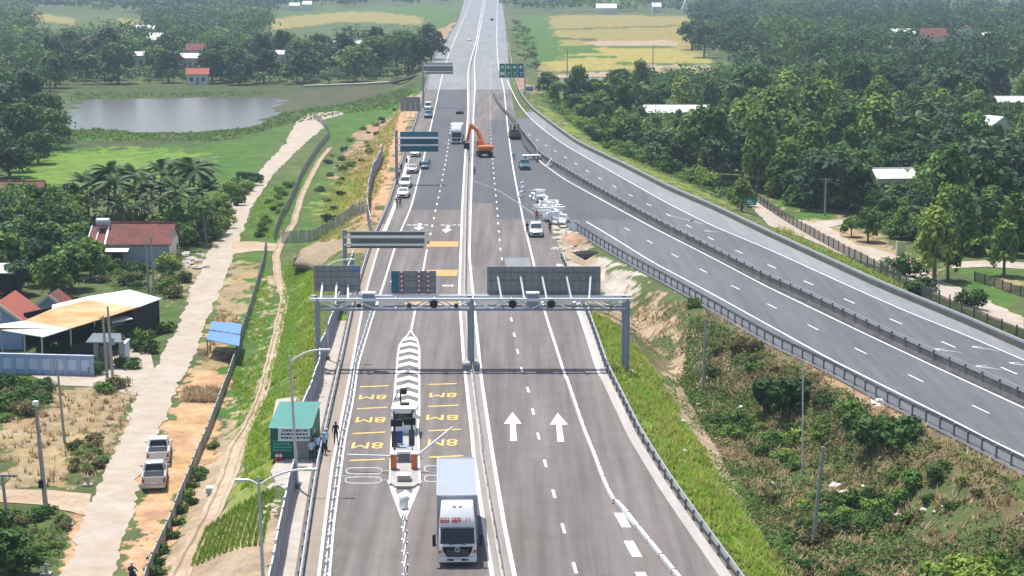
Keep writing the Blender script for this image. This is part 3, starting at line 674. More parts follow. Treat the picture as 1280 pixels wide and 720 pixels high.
# ------------------------------------------------------------------ road furniture
def rail_thing(name, label, Lx, y0, y1, off, z=0, step=2, two=False, m='galv', h=.62, postm='galv_dark'):
    """steel beam guardrail: beam + posts (posts past a hundred go into one part)"""
    mid = Lx.pt((y0+y1)/2, z, off); t = thing(name, label, 'guardrail', (0,0,0))
    run = Lx.run(y0, y1, off, z); mb = MB()
    prof = [(-.02,h-.16),(.05,h-.1),(-.01,h),(.05,h+.1),(-.02,h+.16),(-.05,h+.16),(-.05,h-.16)]
    for sd in ((1,-1) if two else (1,)):
        K = len(prof); vs_ = [(p.x+sd*(a+(.12 if two else 0)), p.y, p.z+b) for p in run for a, b in prof]
        mb.add(vs_, [(i*K+k, i*K+(k+1)%K, (i+1)*K+(k+1)%K, (i+1)*K+k) for i in range(len(run)-1) for k in range(K)])
    mb.build('beam', M[m], t)
    Ys = np.arange(y0, y1, step); rest = MB()
    for i, Y in enumerate(Ys):
        p = Lx.pt(float(Y), z, off-(.0 if two else .12))
        if i < 100:
            q = MB(); q.box((p.x, p.y, p.z+h/2), (.14,.12,h+.12)); q.box((p.x+.07, p.y, p.z+h), (.1,.2,.2)); q.build('post', M[postm], t)
        else: rest.box((p.x, p.y, p.z+h/2), (.14,.12,h+.12))
    if rest.v: tag(rest.build('posts', M[postm], t), kind='stuff')
    return t
rail_thing('guardrail', 'steel beam guardrail along the left edge of the toll lanes beside the green hut', L_ledge, 96, Yr(45), 0, 0, 2.5)
rail_thing('guardrail', 'steel beam guardrail along the right edge of the right carriageway above the bright grass slope', L_redge, 96, Yr(322), .1, 0, 2.5)
rail_thing('guardrail', 'dark posted guardrail between the near expressway carriageway and the shrubby valley', E_rail, 110, Yr(286), .1, 0, 2.2, m='galv_dark', postm='galv_dark', h=.85)
rail_thing('guardrail', 'low guardrail on the dirty median barrier of the expressway', E_bar, 110, Yr(170), -.1, .9, 3, m='galv', h=.32)
# highway median: low twin rail on a kerb
t = thing('median_barrier', 'thin low steel barrier on the dusty median strip between the toll carriageways', 'barrier')
mb = MB(); ka = L_medl.run(96, Yr(60), .48, .012); K = 4
mb.add([(p.x+a, p.y, b) for p in ka for a, b in ((0,.012),(0,.16),(.36,.16),(.36,.012))], [(i*4+k, i*4+k+1, (i+1)*4+k+1, (i+1)*4+k) for i in range(len(ka)-1) for k in range(3)])
mb.build('kerb', M['concrete_pale'], t)
mb = MB(); ra = L_medl.run(96, Yr(60), .66, 0)
for a, b in zip(ra[:-1], ra[1:]):
    for zz in (.75, .5): mb.bar((a.x, a.y, zz), (b.x, b.y, zz), .07, .16)
mb.build('rail', M['galv_dark'], t)
mb = MB()
for Y in np.arange(96, 420, 3): mb.box((L_medl.pt(Y).x+.66, Y, .45), (.09,.09,.66))
tag(mb.build('posts', M['galv_dark'], t), kind='stuff')
# expressway median concrete barrier
mb = MB(); run = E_bar.run(105, Yr(150), 0, 0); prof = [(-.42,0),(-.36,.14),(-.18,.42),(-.12,.92),(.12,.92),(.18,.42),(.36,.14),(.42,0)]; K = len(prof)
mb.add([(p.x+a, p.y, b) for p in run for a, b in prof], [(i*K+k, i*K+k+1, (i+1)*K+k+1, (i+1)*K+k) for i in range(len(run)-1) for k in range(K-1)])
tag(mb.build('concrete_barrier', M['concrete_dark']), 'long dark stained concrete median barrier dividing the expressway carriageways', 'barrier')
# parapet along far side of the expressway
t = thing('parapet', 'pale topped stained roadside barrier between the expressway and the woods', 'barrier')
run = E_par.run(105, Yr(55), 0, 0); mb = MB(); prof = [(-.15,-.1),(-.12,.55),(.12,.55),(.15,-1.0)]; K = 4
mb.add([(p.x+a, p.y, b) for p in run for a, b in prof], [(i*K+k, i*K+k+1, (i+1)*K+k+1, (i+1)*K+k) for i in range(len(run)-1) for k in range(K-1)]); mb.build('wall', mat('wallstain', (.17,.155,.125), .95, var=.35, scale=1.2, c2=(.11,.105,.08), scale2=.6), t)
mb = MB()
for a, b in zip(run[:-1], run[1:]): mb.bar((a.x, a.y, .74), (b.x, b.y, .74), .1, .26)
mb.build('rail', M['galv'], t)
mb = MB()
for Y in np.arange(105, 420, 2.5): p = E_par.pt(float(Y)); mb.box((p.x, p.y, .64), (.09,.12,.24))
tag(mb.build('posts', M['galv_dark'], t), kind='stuff')
# barrier across the gore between new carriageway and old
mb = MB(); pts = [at(*p_) for p_ in ((617,119),(622,130),(629,139),(637,147),(648,165),(657,185),(672,203))]
for a, b in zip(pts[:-1], pts[1:]): mb.bar((a.x,a.y,.3), (b.x,b.y,.3), .4, .6); mb.bar((a.x,a.y,.72), (b.x,b.y,.72), .12, .24)
tag(mb.build('concrete_barrier', M['concrete_dark']), 'short dark barrier curving out from the median near the parked roller', 'barrier')
# ---- fences
def fence(name, label, px, m_panel, m_post, h, step=2.5, dz=0, thick=.08, gap=0, toprail=None, cat='fence', ht=None, pts=None):
    pts = pts or [gp(*p_) for p_ in px]; t = thing(name, label, cat, (0,0,0))
    L = [0]; 
    for a, b in zip(pts[:-1], pts[1:]): L.append(L[-1]+(b-a).length)
    n = max(2, int(L[-1]/step)); P = []
    for i in range(n+1):
        s_ = L[-1]*i/n; k = min(max(np.searchsorted(L, s_)-1, 0), len(pts)-2); f = (s_-L[k])/(L[k+1]-L[k]+1e-9)
        q = pts[k].lerp(pts[k+1], f); q.z = ground(q.x, q.y)+dz if ht is None else ht; P.append(q)
    pan = MB(); rest = MB(); tr = MB()
    for i in range(n):
        a, b = P[i], P[i+1]; hh = h*(1+.05*math.sin(i*1.3))
        pan.bar((a.x, a.y, a.z+gap+(hh-gap)/2), (b.x, b.y, b.z+gap+(hh-gap)/2), thick, hh-gap)
        if toprail: tr.bar((a.x, a.y, a.z+hh), (b.x, b.y, b.z+hh), .09)
    pan.build('panel', M[m_panel], t)
    if toprail: tr.build('top_rail', M[toprail], t)
    for i, p_ in enumerate(P):
        if i < 100: q = MB(); q.box((p_.x, p_.y, p_.z+h*.53), (.14,.14,h*1.1)); q.build('post', M[m_post], t)
        else: rest.box((p_.x, p_.y, p_.z+h*.53), (.14,.14,h*1.1))
    if rest.v: tag(rest.build('posts', M[m_post], t), kind='stuff')
    return t
M['meshpanel'] = mat('meshpanel', (.34,.36,.37), .7, .1, var=.15, alpha=.45)
M['meshblue'] = mat('meshblue', (.22,.25,.31), .6, .15, var=.2, alpha=.86)
M['meshdark'] = mat('meshdark', (.12,.11,.10), .8, 0, var=.2, alpha=.5)
M['fencepanel'] = mat('fencepanel', (.40,.40,.38), .9, var=.15, scale=1.5, alpha=.92)
fence('boundary_fence', 'grey concrete panel fence beside the two parked pickups and orange dirt', [(165,790),(185,722),(208,672),(228,622),(247,575),(262,540),(275,505),(288,470),(298,440)], 'fencepanel', 'concrete', 1.05, 2.4)
fence('boundary_fence', 'pale wire mesh fence on concrete posts running on from the blue shelter along the drain', [(300,432),(312,395),(322,360),(330,330),(333,308)], 'meshpanel', 'concrete', 1.3, 2.4)
fence('boundary_fence', 'wire mesh fence beside the sandy drain in the middle distance on the left', [(343,300),(352,275),(362,258),(370,240),(377,222),(385,208),(398,188),(412,172),(408,160),(392,148)], 'meshpanel', 'concrete', 1.5, 3)
fence('mesh_fence', 'blue grey steel mesh fence behind the guardrail below the green hut', None, 'meshblue', 'galv', 2.1, 2.2, toprail='lamp', pts=[L_ledge.pt(Y, 0, -1.55) for Y in (96,104,112,118,122)]+[at(371,604,-.2)])
fence('mesh_fence', 'blue grey steel mesh fence between the green hut and the toll gantry', None, 'meshblue', 'galv', 2.1, 2.2, toprail='lamp', pts=[L_ledge.pt(Y, 0, o) for Y, o in ((141,-1.9),(150,-1.7),(160,-1.5),(166,-1.9),(176,-1.6),(190,-1.4),(205,-1.3),(222,-1.3))])
fence('mesh_fence', 'tall blue grey steel fence standing on the earth bank left of the parked cars', [(464,300),(459,272),(461,248),(466,225),(476,206),(478,196)], 'meshblue', 'galv', 2.6, 3, toprail='lamp')
fence('stepped_fence', 'white post and panel fence climbing the earth bank behind the cantilever sign', [(352,304),(385,302),(410,292),(430,280),(446,268),(456,266)], 'meshpanel', 'white', 1.7, 1.2)
fence('wire_fence', 'dark wire fence on posts between the parapet and the dirt track in the woods', [(938,247),(965,266),(995,285),(1030,305),(1065,324),(1100,342),(1140,365),(1180,386),(1230,408),(1290,432)], 'meshdark', 'concrete_dark', 1.35, 3)
fence('wire_fence', 'low dark post fence around the grass plot at the right edge', [(1218,352),(1240,358),(1262,366),(1300,378)], 'meshdark', 'concrete_dark', 1.2, 2)
# ---- white barriers on the lane lines
def frame_barrier():
    t = thing('plank_barrier', 'low white plank barrier standing along the left lane line', 'barrier', group='white plank barriers along the left lane line')
    a = MB(); L = 2.1
    a.box((0,0,.42), (.06,L,.34)); a.build('plank', M['plastic_white'], t, .015)
    for s_ in (-1, 1): q = MB(); q.box((0, s_*L*.42, .3), (.09,.09,.6)); q.box((0, s_*L*.42, .025), (.3,.3,.05)); q.build('leg', M['plastic_white'], t)
    return Proto(t)
fb = frame_barrier()
Y = 98.
while Y < Yr(386):
    p = L_frame.pt(Y); d = L_frame.pt(Y+1)-p
    fb.put((p.x-.16, p.y, .012), -math.atan2(d.x, 1)); Y += 2.72
for k in range(5):
    p = at(505+.0245*(k*14.5+655-648)*1.0, 655+k*14.5)
    fb.put((p.x, p.y, .012), 0, 'low white plank barrier in the row trailing from the toll island tip', group='white plank barriers behind the island tip')
def block_barrier():
    t = thing('barrier_block', 'long white barrier block with a red end standing on the right edge line', 'barrier', group='white barrier blocks on the right edge line')
    q = MB(); q.sideprism([(-1.42,0),(1.38,0),(1.38,.34),(-1.42,.34)], -.12, .12); q.build('body', M['plastic_white'], t, .04)
    q = MB(); q.box((.1, 1.4, .2), (.1,.08,.36)); q.build('red_end', M['redpaint'], t)
    return Proto(t)
bb = block_barrier()
rl = Line([(842,718),(803,670),(780,641),(762.5,622),(753,600),(742,570),(730,540),(709,478)],3)
Y = 100.
while Y < Yr(470):
    p = rl.pt(Y); d = rl.pt(Y+1)-p; bb.put((p.x, p.y, .012), -math.atan2(d.x, 1)); Y += 2.95
# ---- toll gantry
YG = 165.6
g = thing('toll_gantry', 'wide grey steel truss gantry on three twin columns spanning the toll lanes', 'gantry', (0, YG, 0))
XL, XM, XR = -17.4, -3.6, 10.35
for x, zb in ((XL, -.6), (XM, .15), (XR, -.75)):
    for dy in (-.75, .75):
        q = MB(); q.tube([(x-(.22 if dy > 0 else 0), dy, zb), (x-(.22 if dy > 0 else 0), dy, 6.45)], .21, 14); q.build('column', M['galv_blue'], g, smooth=False)
    q = MB(); q.box((x-.1, 0, zb+.08), (1.5,2.6,.5)); q.build('footing', M['concrete'], g)
q = MB()
for dy in (-.8, .8):
    q.bar((XL-.7, dy, 6.35), (XR+.45, dy, 6.35), .26)
q.build('top_chord', M['white'], g)
q = MB()
for dy in (-.8, .8): q.bar((XL-.2, dy, 5.45), (XR+.3, dy, 5.45), .2)
q.build('bottom_chord', M['galv_blue'], g)
q = MB(); n = 8; xs = np.linspace(XL, XR, n*2+1)
for i in range(len(xs)-1):
    for dy in (-.8, .8):
        z0, z1 = (5.5, 6.3) if i % 2 else (6.3, 5.5); q.bar((xs[i], dy, z0), (xs[i+1], dy, z1), .11)
    if i % 2 == 0: q.bar((xs[i], -.8, 6.35), (xs[i], .8, 6.35), .09); q.bar((xs[i], -.8, 5.45), (xs[i], .8, 5.45), .09)
q.build('lattice', M['white'], g)
q = MB(); q.box((-2.2, .0, 5.48), (15,.6,.06)); q.build('walkway', M['galv_dark'], g)
def board(x0, x1, z0, z1, struts, kind='plain'):
    q = MB(); q.box(((x0+x1)/2, 1.15, (z0+z1)/2), (x1-x0, .16, z1-z0)); b = q.build('sign_board', M['greyback'], g)
    q = MB(); 
    for zz in (z0+.5, (z0+z1)/2+.15, z1-.55): q.box(((x0+x1)/2, 1.04, zz), (x1-x0-.1, .06, .06))
    for x in np.arange(x0+.35, x1, .62): q.box((x, 1.05, (z0+z1)/2), (.04,.05,z1-z0-.06))
    q.build('stiffeners', M['galv_dark'], b)
    for x, tz, dx in struts:
        q = MB(); q.bar((x, -.7, 6.4), (x-dx, .95, tz), .15); q.build('strut', M['lamp'], g)
    return b
board(-2.25, 8.0, 6.2, 9.05, [(-.95,8.2,.35),(1.1,8.2,.35),(3.1,8.2,.4),(5.3,8.2,.4),(6.9,8.2,-.2)])
board(-17.9, -13.7, 6.75, 9.15, [(-17.1,7.6,0),(-15.8,7.6,0),(-14.7,7.4,.1)])
q = MB(); q.box((-14.15, 1.03, 8.9), (.7,.08,.35)); q.build('plate', M['bluesteel'], g)
b = board(-10.9, -6.85, 6.55, 8.65, [])
for x, m_ in ((-10.75,'blue'),):
    q = MB(); q.box((x+.15, 1.02, 7.6), (.6,.06,1.9)); q.build('plate', M['teal'], g)
for x in (-9.95, -8.4, -7.55):
    q = MB(); q.mi = 0; q.bar((x, .98, 6.4), (x, .98, 8.6), .16); 
    for k in range(5): q.box((x, .96, 6.7+k*.42), (.2,.2,.2), mi=1)
    q.build('striped_post', [M['white'], M['redpaint']], g)
for x in (-12.85, 1.85):
    q = MB(); q.box((x, -.35, 6.1), (1.05,.8,1.5)); c_ = q.build('equipment_cabinet', M['galv_blue'], g, .03)
    q = MB(); q.box((x, -.35, 6.9), (1.2,1.0,.1)); q.build('lid', M['white'], c_)
for x in (.05, 3.5, -7.0):
    q = MB(); q.lathe([(.0,-1.25),(.14,-1.22),(.36,-1.15),(.38,-.9),(.28,-.85),(0,-.84)], (x,0,5.98), 16, 'y'); q.build('camera_ring', M['black'], g)
for x in (-13.7, -9.2, -5.0, 5.6, 8.9):
    q = MB(); q.box((x, -1.0, 5.85), (.35,.5,.3)); q.tube([(x,-1.25,5.85),(x,-1.4,5.82)], .11, 8); q.build('camera', M['black'] if x < 0 else M['galv_dark'], g)
# ---- toll island with lane equipment
def P3(px, py, z=0): v = at(px, py, z); return v
isl = thing('toll_island', 'narrow concrete toll island with a rounded nose between the two toll lanes', 'traffic island', (0,0,0))
ring = [(487,606),(489,560),(491.5,527),(522.5,527),(523.5,560),(525,606),(517,611),(495,611)]
mb = MB(); mb.prism([(at(*p_).x, at(*p_).y) for p_ in ring], .005, .2); mb.build('slab', M['concrete'], isl, .03)
mb = MB()
for i, (a, b) in enumerate(((ring[0],ring[1]),(ring[1],ring[2]),(ring[3],ring[4]),(ring[4],ring[5]))):
    A, Bq = at(*a, .1), at(*b, .1); mb.bar((A.x,A.y,.115),(Bq.x,Bq.y,.115),.12,.24)
mb.build('kerb', M['white'], isl)
c = at(505.5, 570)
def isl_pt(px, py, z=.2): v = at(px, py, z); return v
# cabin at the back, a low white cabinet
v = isl_pt(505.5, 540); t = thing('toll_cabin', 'low white toll equipment cabin on the island with a dark roof hatch', 'toll booth', (v.x, v.y+.4, .2))
q = MB(); q.box((0,0,.95), (1.75,1.9,1.9)); q.build('body', M['white'], t, .06)
q = MB(); q.box((0,0,1.95), (1.95,2.1,.12)); q.build('roof', M['tin'], t, .02)
q = MB(); q.box((.0,.35,2.06), (.7,.6,.14)); q.build('hatch', M['black'], t)
q = MB(); q.box((0,-.96,1.25), (1.3,.04,.7)); q.build('window', M['glass'], t)
q = MB(); q.box((-.89,.1,1.25), (.04,1.2,.6)); q.build('window', M['glass'], t)
v = isl_pt(505.5, 572); t = thing('lane_roof', 'flat pale grey panel roof behind the two orange barrier cabinets', 'roof', (v.x, v.y, .2))
q = MB(); q.box((0,.5,.62), (1.15,3.3,.1)); q.build('panel', M['boxgrey'], t, .02)
for sx in (-1,1):
    for y in (-1,2): q = MB(); q.box((sx*.5,y,.3), (.08,.08,.6)); q.build('leg', M['galv'], t)
q = MB(); q.box((0,-1.15,.72), (1.6,.3,.16)); q.build('white_edge', M['white'], t)
def signal_mast(px, py, side, label):
    v = isl_pt(px, py); t = thing('signal_mast', label, 'signal', (v.x, v.y, .2))
    q = MB(); q.tube([(0,0,0),(0,0,3.0)], .07, 8); q.build('pole', M['black'], t)
    q = MB(); q.box((-side*.15,-.05,2.4), (.85,.25,.5)); q.build('display_board', M['black'], t, .02)
    q = MB(); q.box((0,-.1,1.2), (.42,.4,1.2)); q.build('housing', M['darkpaint'], t, .02)
    q = MB(); q.tube([(0,0,3.0),(side*.1,.35,3.15)], .09, 8); q.build('camera', M['black'], t)
signal_mast(493.5, 568, -1, 'black lane signal mast with display board on the left of the island')
signal_mast(515, 566, 1, 'black lane signal mast with display board on the right of the island')
v = isl_pt(499.5, 566); t = thing('notice_panel', 'bright blue panel standing between the lane signal masts', 'panel', (v.x, v.y, .2))
q = MB(); q.box((0,0,1.2), (.5,.08,.95)); q.build('panel', M['blue'], t)
for s_ in (-1,1): q = MB(); q.box((s_*.18,0,.36), (.06,.06,.72)); q.build('leg', M['galv_dark'], t)
v = isl_pt(501, 531); t = thing('camera_post', 'dark camera post with drooping cable at the back of the toll island', 'camera', (v.x, v.y, .2))
q = MB(); q.tube([(0,0,0),(0,0,2.6),(.18,-.1,2.75)], .06, 8); q.build('pole', M['black'], t)
q = MB(); q.box((.25,-.15,2.75), (.5,.6,.42)); q.build('camera', M['black'], t, .04)
q = MB(); q.tube([(-.25,0,2.5),(-.5,0,2.0),(-.55,0,1.2),(-.4,0,.4)], .05, 6); q.build('cable', M['black'], t)
def gate(px, py, side, ang, label):
    v = isl_pt(px, py); t = thing('barrier_gate', label, 'barrier gate', (v.x, v.y, .2))
    q = MB(); q.box((0,0,.55), (.42,.5,1.1)); q.build('cabinet', M['orange'], t, .04)
    q = MB(); q.box((0,0,1.13), (.5,.58,.08)); q.build('lid', M['white'], t)
    q = MB(); L = 3.1; e = Vector((side*L*math.cos(ang), .35 if ang == 0 else 1.2, L*math.sin(ang)))
    q.bar((side*.2,-.1,.95), Vector((side*.2,-.1,.95))+e, .12, .14); q.build('boom_arm', M['white'], t)
    return t
gate(492, 586, -1, 0.0, 'orange barrier gate with its white arm lowered over the left toll lane')
gate(518, 585.5, 1, .62, 'orange barrier gate with its white arm raised over the truck lane')
v = isl_pt(505, 600); t = thing('kerb_box', 'pale flat concrete box on the front of the toll island', 'plinth', (v.x, v.y, .2))
q = MB(); q.box((0,0,.2), (.9,.8,.4)); q.build('body', M['concrete_pale'], t, .03); q = MB(); q.box((0,0,.43), (1.0,.9,.06)); q.build('lid', M['white'], t)
v = at(504.6, 636); q = MB(); q.lathe([(.0,0),(.3,.0),(.3,.5),(.27,.75),(.18,.92),(0,1.0)], (v.x, v.y, .012), 16); tag(q.build('bollard', M['white'], smooth=True), 'round white crash bollard at the pointed tip of the toll island', 'bollard')
# ---- green toll hut and its pad
pad = [at(*p_, -.1) for p_ in ((345,578),(338,590),(346,606),(366,618),(392,604),(397,585),(400,560),(405,535),(400,505),(396,492),(345,500),(337,540))]
mb = MB(); mb.prism([(p_.x, p_.y) for p_ in pad], -2.6, -.05); struct(mb.build('hut_pad', M['concrete_pale']))
v = at(364, 574, -.05); hut = thing('toll_hut', 'small green metal hut with a turquoise roof and white banner at the roadside', 'hut', (v.x, v.y, -.05))
W2, D = 1.52, 6.2
q = MB(); q.box((0,D/2,1.2), (2*W2,D,2.4)); q.build('wall', M['greenwall'], hut)
q = MB(); q.add([(-W2-.1,-.35,2.45),(W2+.1,-.35,2.45),(W2+.05,D+.2,2.85),(-W2-.05,D+.2,2.85),(-W2-.1,-.35,2.37),(W2+.1,-.35,2.37),(W2+.05,D+.2,2.77),(-W2-.05,D+.2,2.77)], [(0,1,2,3),(7,6,5,4),(0,4,5,1),(1,5,6,2),(2,6,7,3),(3,7,4,0)]); q.build('roof', M['greenroof'], hut)
q = MB(); q.box((.3,-.42,1.98), (2.35,.05,1.0)); bn = q.build('banner', mat('banner', (.60,.66,.70), .7, var=.05), hut)
q = MB(); rng_ = random.Random(3)
for r_ in range(3):
    x = -.65+(.12 if r_ == 0 else 0)
    while x < 1.25-(.2 if r_ == 0 else 0):
        w = rng_.uniform(.1,.28); q.box((x+w/2,-.45,2.28-r_*.27), (w,.01,.13)); x += w+.06
q.build('lettering', M['darkpaint'], bn)
q = MB(); q.box((-.68,-.05,1.05), (1.55,.06,1.05)); nb = q.build('notice_board', mat('noticegreen', (.01,.19,.11), .6, var=.06), hut)
q = MB()
for r_ in range(4):
    x = -1.3
    while x < -.15: w = rng_.uniform(.1,.26); q.box((min(x+w/2,-.05),-.085,1.42-r_*.24), (w,.01,.09)); x += w+.05
q.build('lettering', M['shirtteal'], nb)
q = MB(); q.box((.82,-.03,.95), (1.15,.05,1.9)); q.build('door', M['grey'], hut)
q = MB(); q.box((W2+.02,1.6,1.4), (.05,1.4,.8)); q.build('window', M['glass'], hut)
def cone(px, py, label):
    v = at(px, py, -.05); t = thing('traffic_cone', label, 'traffic cone', v)
    q = MB(); q.lathe([(.15,.04),(.12,.3),(.07,.55),(.035,.72),(0,.73)], n=12); q.build('body', M['orange'] if False else M['shirtred'], t)
    q = MB(); q.lathe([(.121,.3),(.135,.3),(.1,.48),(.085,.48)], n=12); q.build('band', M['white'], t); q = MB(); q.box((0,0,.02), (.4,.4,.04)); q.build('base', M['orange'], t)
cone(346.5, 575.5, 'left of the two red traffic cones before the green hut'); cone(351, 575.5, 'right of the two red traffic cones before the green hut')
v = at(375, 587, -.05); q = MB(); q.box((0,0,.2),(1.0,.35,.06)); 
for s_ in (-1,1): q.box((s_*.4,0,.09),(.06,.3,.18))
o = q.build('bench', M['galv_dark']); o.location = v; tag(o, 'low dark bench on the concrete pad by the hut', 'bench')
# ---- street lamps
def street_lamp(base, h, arms, label, lean=0):
    t = thing('street_lamp', label, 'street lamp', base)
    q = MB(); q.tube([(0,0,0),(lean*.5,0,h*.5),(lean,0,h)], [.12,.095,.065], 10); q.build('pole', M['galv'], t)
    q = MB(); q.tube([(0,0,0),(0,0,.5)], .2, 10); q.build('base', M['galv_dark'], t)
    for dx, dy, dz in arms:
        q = MB(); pts = [Vector((lean,0,h-.5))+Vector((dx*s_, dy*s_, dz*(1-(1-s_)**2.2))) for s_ in np.linspace(0,1,9)]
        q.tube(pts, [.06]*7+[.055,.05], 8); a = q.build('arm', M['lamp'], t)
        e = pts[-1]; q = MB(); sg = 1 if dx > 0 else -1; q.box(e+Vector((sg*.3,0,0)), (.75,.28,.12)); q.build('lamp_head', M['lamp'], a, .04)
    return t
v = at(372, 613, -.2); street_lamp(v, 9.6, [(2.1,.3,.85)], 'street lamp with one curved arm standing in front of the green hut', -.35)
v = at(333, 815, -.3); street_lamp(v, 9.7, [(2.4,.3,.8),(-.6,.2,.25)], 'street lamp at the bottom left with a white arm reaching over the guardrail', -.2)
v = at(410, 452, -.25); street_lamp(v, 9.3, [(2.0,.3,.7)], 'street lamp behind the left end of the toll gantry', -.1)
# ---- cantilever signs seen from behind
def cantilever(base, h, x1, z0, z1, bars, m_panel, label, cat='road sign', barm='white', side=1, thick=.5, parapet=False):
    t = thing('cantilever_sign', label, cat, base)
    q = MB(); q.tube([(0,0,0),(0,0,h)], .24, 12); q.build('column', M['galv_blue'], t)
    q = MB(); q.box((0,0,.15), (1.3,1.3,.5)); q.build('footing', M['concrete'], t)
    q = MB(); q.box(((.6+x1)/2, .3, (z0+z1)/2), (x1-.6, .12, z1-z0)); q.build('panel', M[m_panel], t)
    for zz in bars:
        q = MB(); q.box((x1/2, -.1, zz), (x1+.1, .62, .26)); q.build('arm', M[barm], t)
    if parapet:
        q = MB(); q.box((x1/2,.1,z1+.06),(x1+.2,thick,.12)); q.build('cap', M['galv_dark'], t); q = MB(); q.box((x1/2,.1,z0-.06),(x1-.3,thick,.1)); q.build('ledge', M['galv_dark'], t)
    return t
v = at(432, 372, -.1); cantilever(v, 7.5, 8.7, 5.6, 7.2, [6.75, 5.9], 'greyback', 'long grey cantilever sign box with white beam over the left lanes beyond the gantry', parapet=True)
v = at(496, 232, -.3); cantilever(v, 9.2, 6.9, 5.6, 8.9, [7.9, 6.75], 'teal', 'dark teal cantilever sign with two white beams above the parked cars')
v = at(529, 135, -.2); cantilever(v, 12, 7.6, 8.6, 11.4, [10.7, 9.2], 'greyback', 'far dark grey cantilever sign with white beams over the left carriageway')
# sign back on the bank
v = at(501, 147, -.1); t = thing('sign_board', 'grey sign board seen from behind standing on the earth bank near the far road edge', 'road sign', v)
q = MB(); q.box((2.3,0,3.2), (4.7,.15,3.4)); q.build('panel', M['greyback'], t)
for x in (1, 2.3, 3.6): q = MB(); q.bar((x,-.5,0), (x,-.1,3.6), .14); q.build('strut', M['lamp'], t)
# green direction sign facing us
v = at(656, 118, -.1); t = thing('direction_sign', 'green overhead direction sign with four panels facing the camera far down the road', 'road sign', v)
q = MB(); q.tube([(0,0,0),(0,0,8)], .22, 10); q.build('column', M['galv'], t)
q = MB(); q.bar((0,0,7), (-6.9,0,7), .3); q.build('arm', M['galv'], t)
for i in range(4):
    x = -6.3+i*1.72; q = MB(); q.box((x,-.2,6.6), (1.62,.1,3.9)); pn = q.build('panel', M['greensign'] if i < 3 else M['teal'], t)
    q = MB()
    q.lathe([(0,-.27),(.42,-.27),(.42,-.26)], (x,0,7.6), 12, 'y')
    if i == 0: q.box((x,-.27,5.8), (1.2,.02,.9))
    else: q.box((x,-.27,5.7), (.14,.02,1.1)); q.box((x+.25,-.27,6.1), (.5,.02,.2))
    q.build('symbols', M['white'], pn)
v = at(661, 124, -.3); t = thing('road_sign', 'small blue sign on a post below the green direction sign', 'road sign', v)
q = MB(); q.tube([(0,0,0),(0,0,3.2)], .08, 8); q.build('post', M['galv'], t); q = MB(); q.box((.2,-.1,2.8), (2.0,.06,1.3)); q.build('panel', M['bluesteel'], t)
v = gp(938, 268); t = thing('road_sign', 'small green rectangular road sign beyond the parapet at the bend in the woods', 'road sign', v)
q = MB()
for x in (-.6,.6): q.tube([(x,0,0),(x,0,2.2)], .06, 8)
q.build('post', M['galv'], t); q = MB(); q.box((0,-.1,1.9), (1.7,.06,1.0)); pn = q.build('panel', M['greensign'], t); q = MB(); q.box((-.2,-.14,2.0), (.8,.02,.14)); q.box((0,-.14,1.7), (1.0,.02,.12)); q.build('lettering', M['white'], pn)
# ---- utility poles
def pole(px, py, h, label, top=None, lean=0, extra=None, m='pole', r=.16):
    v = gp(px, py); t = thing('utility_pole', label, 'utility pole', v)
    q = MB(); q.tube([(0,0,-.2),(lean,0,h)], [r,r*.62], 10); q.build('pole', M[m], t)
    if top == 'lamp':
        q = MB(); q.lathe([(0,.0),(.2,.0),(.26,.15),(.2,.34),(0,.38)], (lean,0,h), 10); q.build('cap', M['white'], t)
        q = MB(); q.box((-.22,-.1,1.6), (.35,.35,.6)); q.build('meter_box', M['black'], t)
    if top == 'cross':
        q = MB(); q.bar((lean-1.1,0,h-.1), (lean+1.1,0,h-.1), .12); q.build('crossarm', M['galv_dark'], t)
        q = MB(); q.bar((lean-.7,0,h-.1), (lean,0,h-.9), .06); q.bar((lean+.7,0,h-.1), (lean,0,h-.9), .06); q.build('brace', M['galv_dark'], t)
    if top == 'box':
        q = MB(); q.box((.1,-.22,h*.52), (.45,.3,.7)); q.build('meter_box', M['boxgrey'], t)
    if top == 'iron':
        q = MB(); q.box((lean,0,h-.2), (.3,.2,.7)); q.build('bracket', M['galv_dark'], t)
    return t
pole(57,630,7.6,'concrete pole with a white cap and a black meter box by the side lane',top='lamp',lean=-.4,r=.2)
pole(81,553,7.2,'thin concrete pole in the dry field behind the capped pole',lean=-.4,r=.13)
pole(11,664,4.2,'concrete pole with a crossarm at the left edge of the photo',top='cross',lean=-.3)
pole(135,483,6.9,'concrete pole beside the gate, left of the pair',top=None,lean=-.25)
pole(141,472,7.1,'darker concrete pole with meter box and iron bracket, right of the pair by the gate',top='box',lean=-.25)
pole(186,366,6.6,'left pole of the pair before the red roofed house',lean=-.15)
pole(193,371,7.6,'right and taller pole of the pair before the red roofed house',lean=-.2,top='box')
pole(879,488,6.9,'concrete pole standing alone in the valley below the gantry',lean=.1)
pole(1016,684,7.2,'leaning concrete pole in the shrubs at the bottom right',lean=.5)
pole(1003,590,9.2,'thin white pole rising out of the shrubs towards the expressway',lean=-.2,m='lamp',r=.07)
pole(1031,270,5.8,'pole with a crossarm beside the dirt track in the woods',top='cross')
pole(34,425,3.0,'short dark post behind the blue and white wall',r=.09,m='galv_dark')
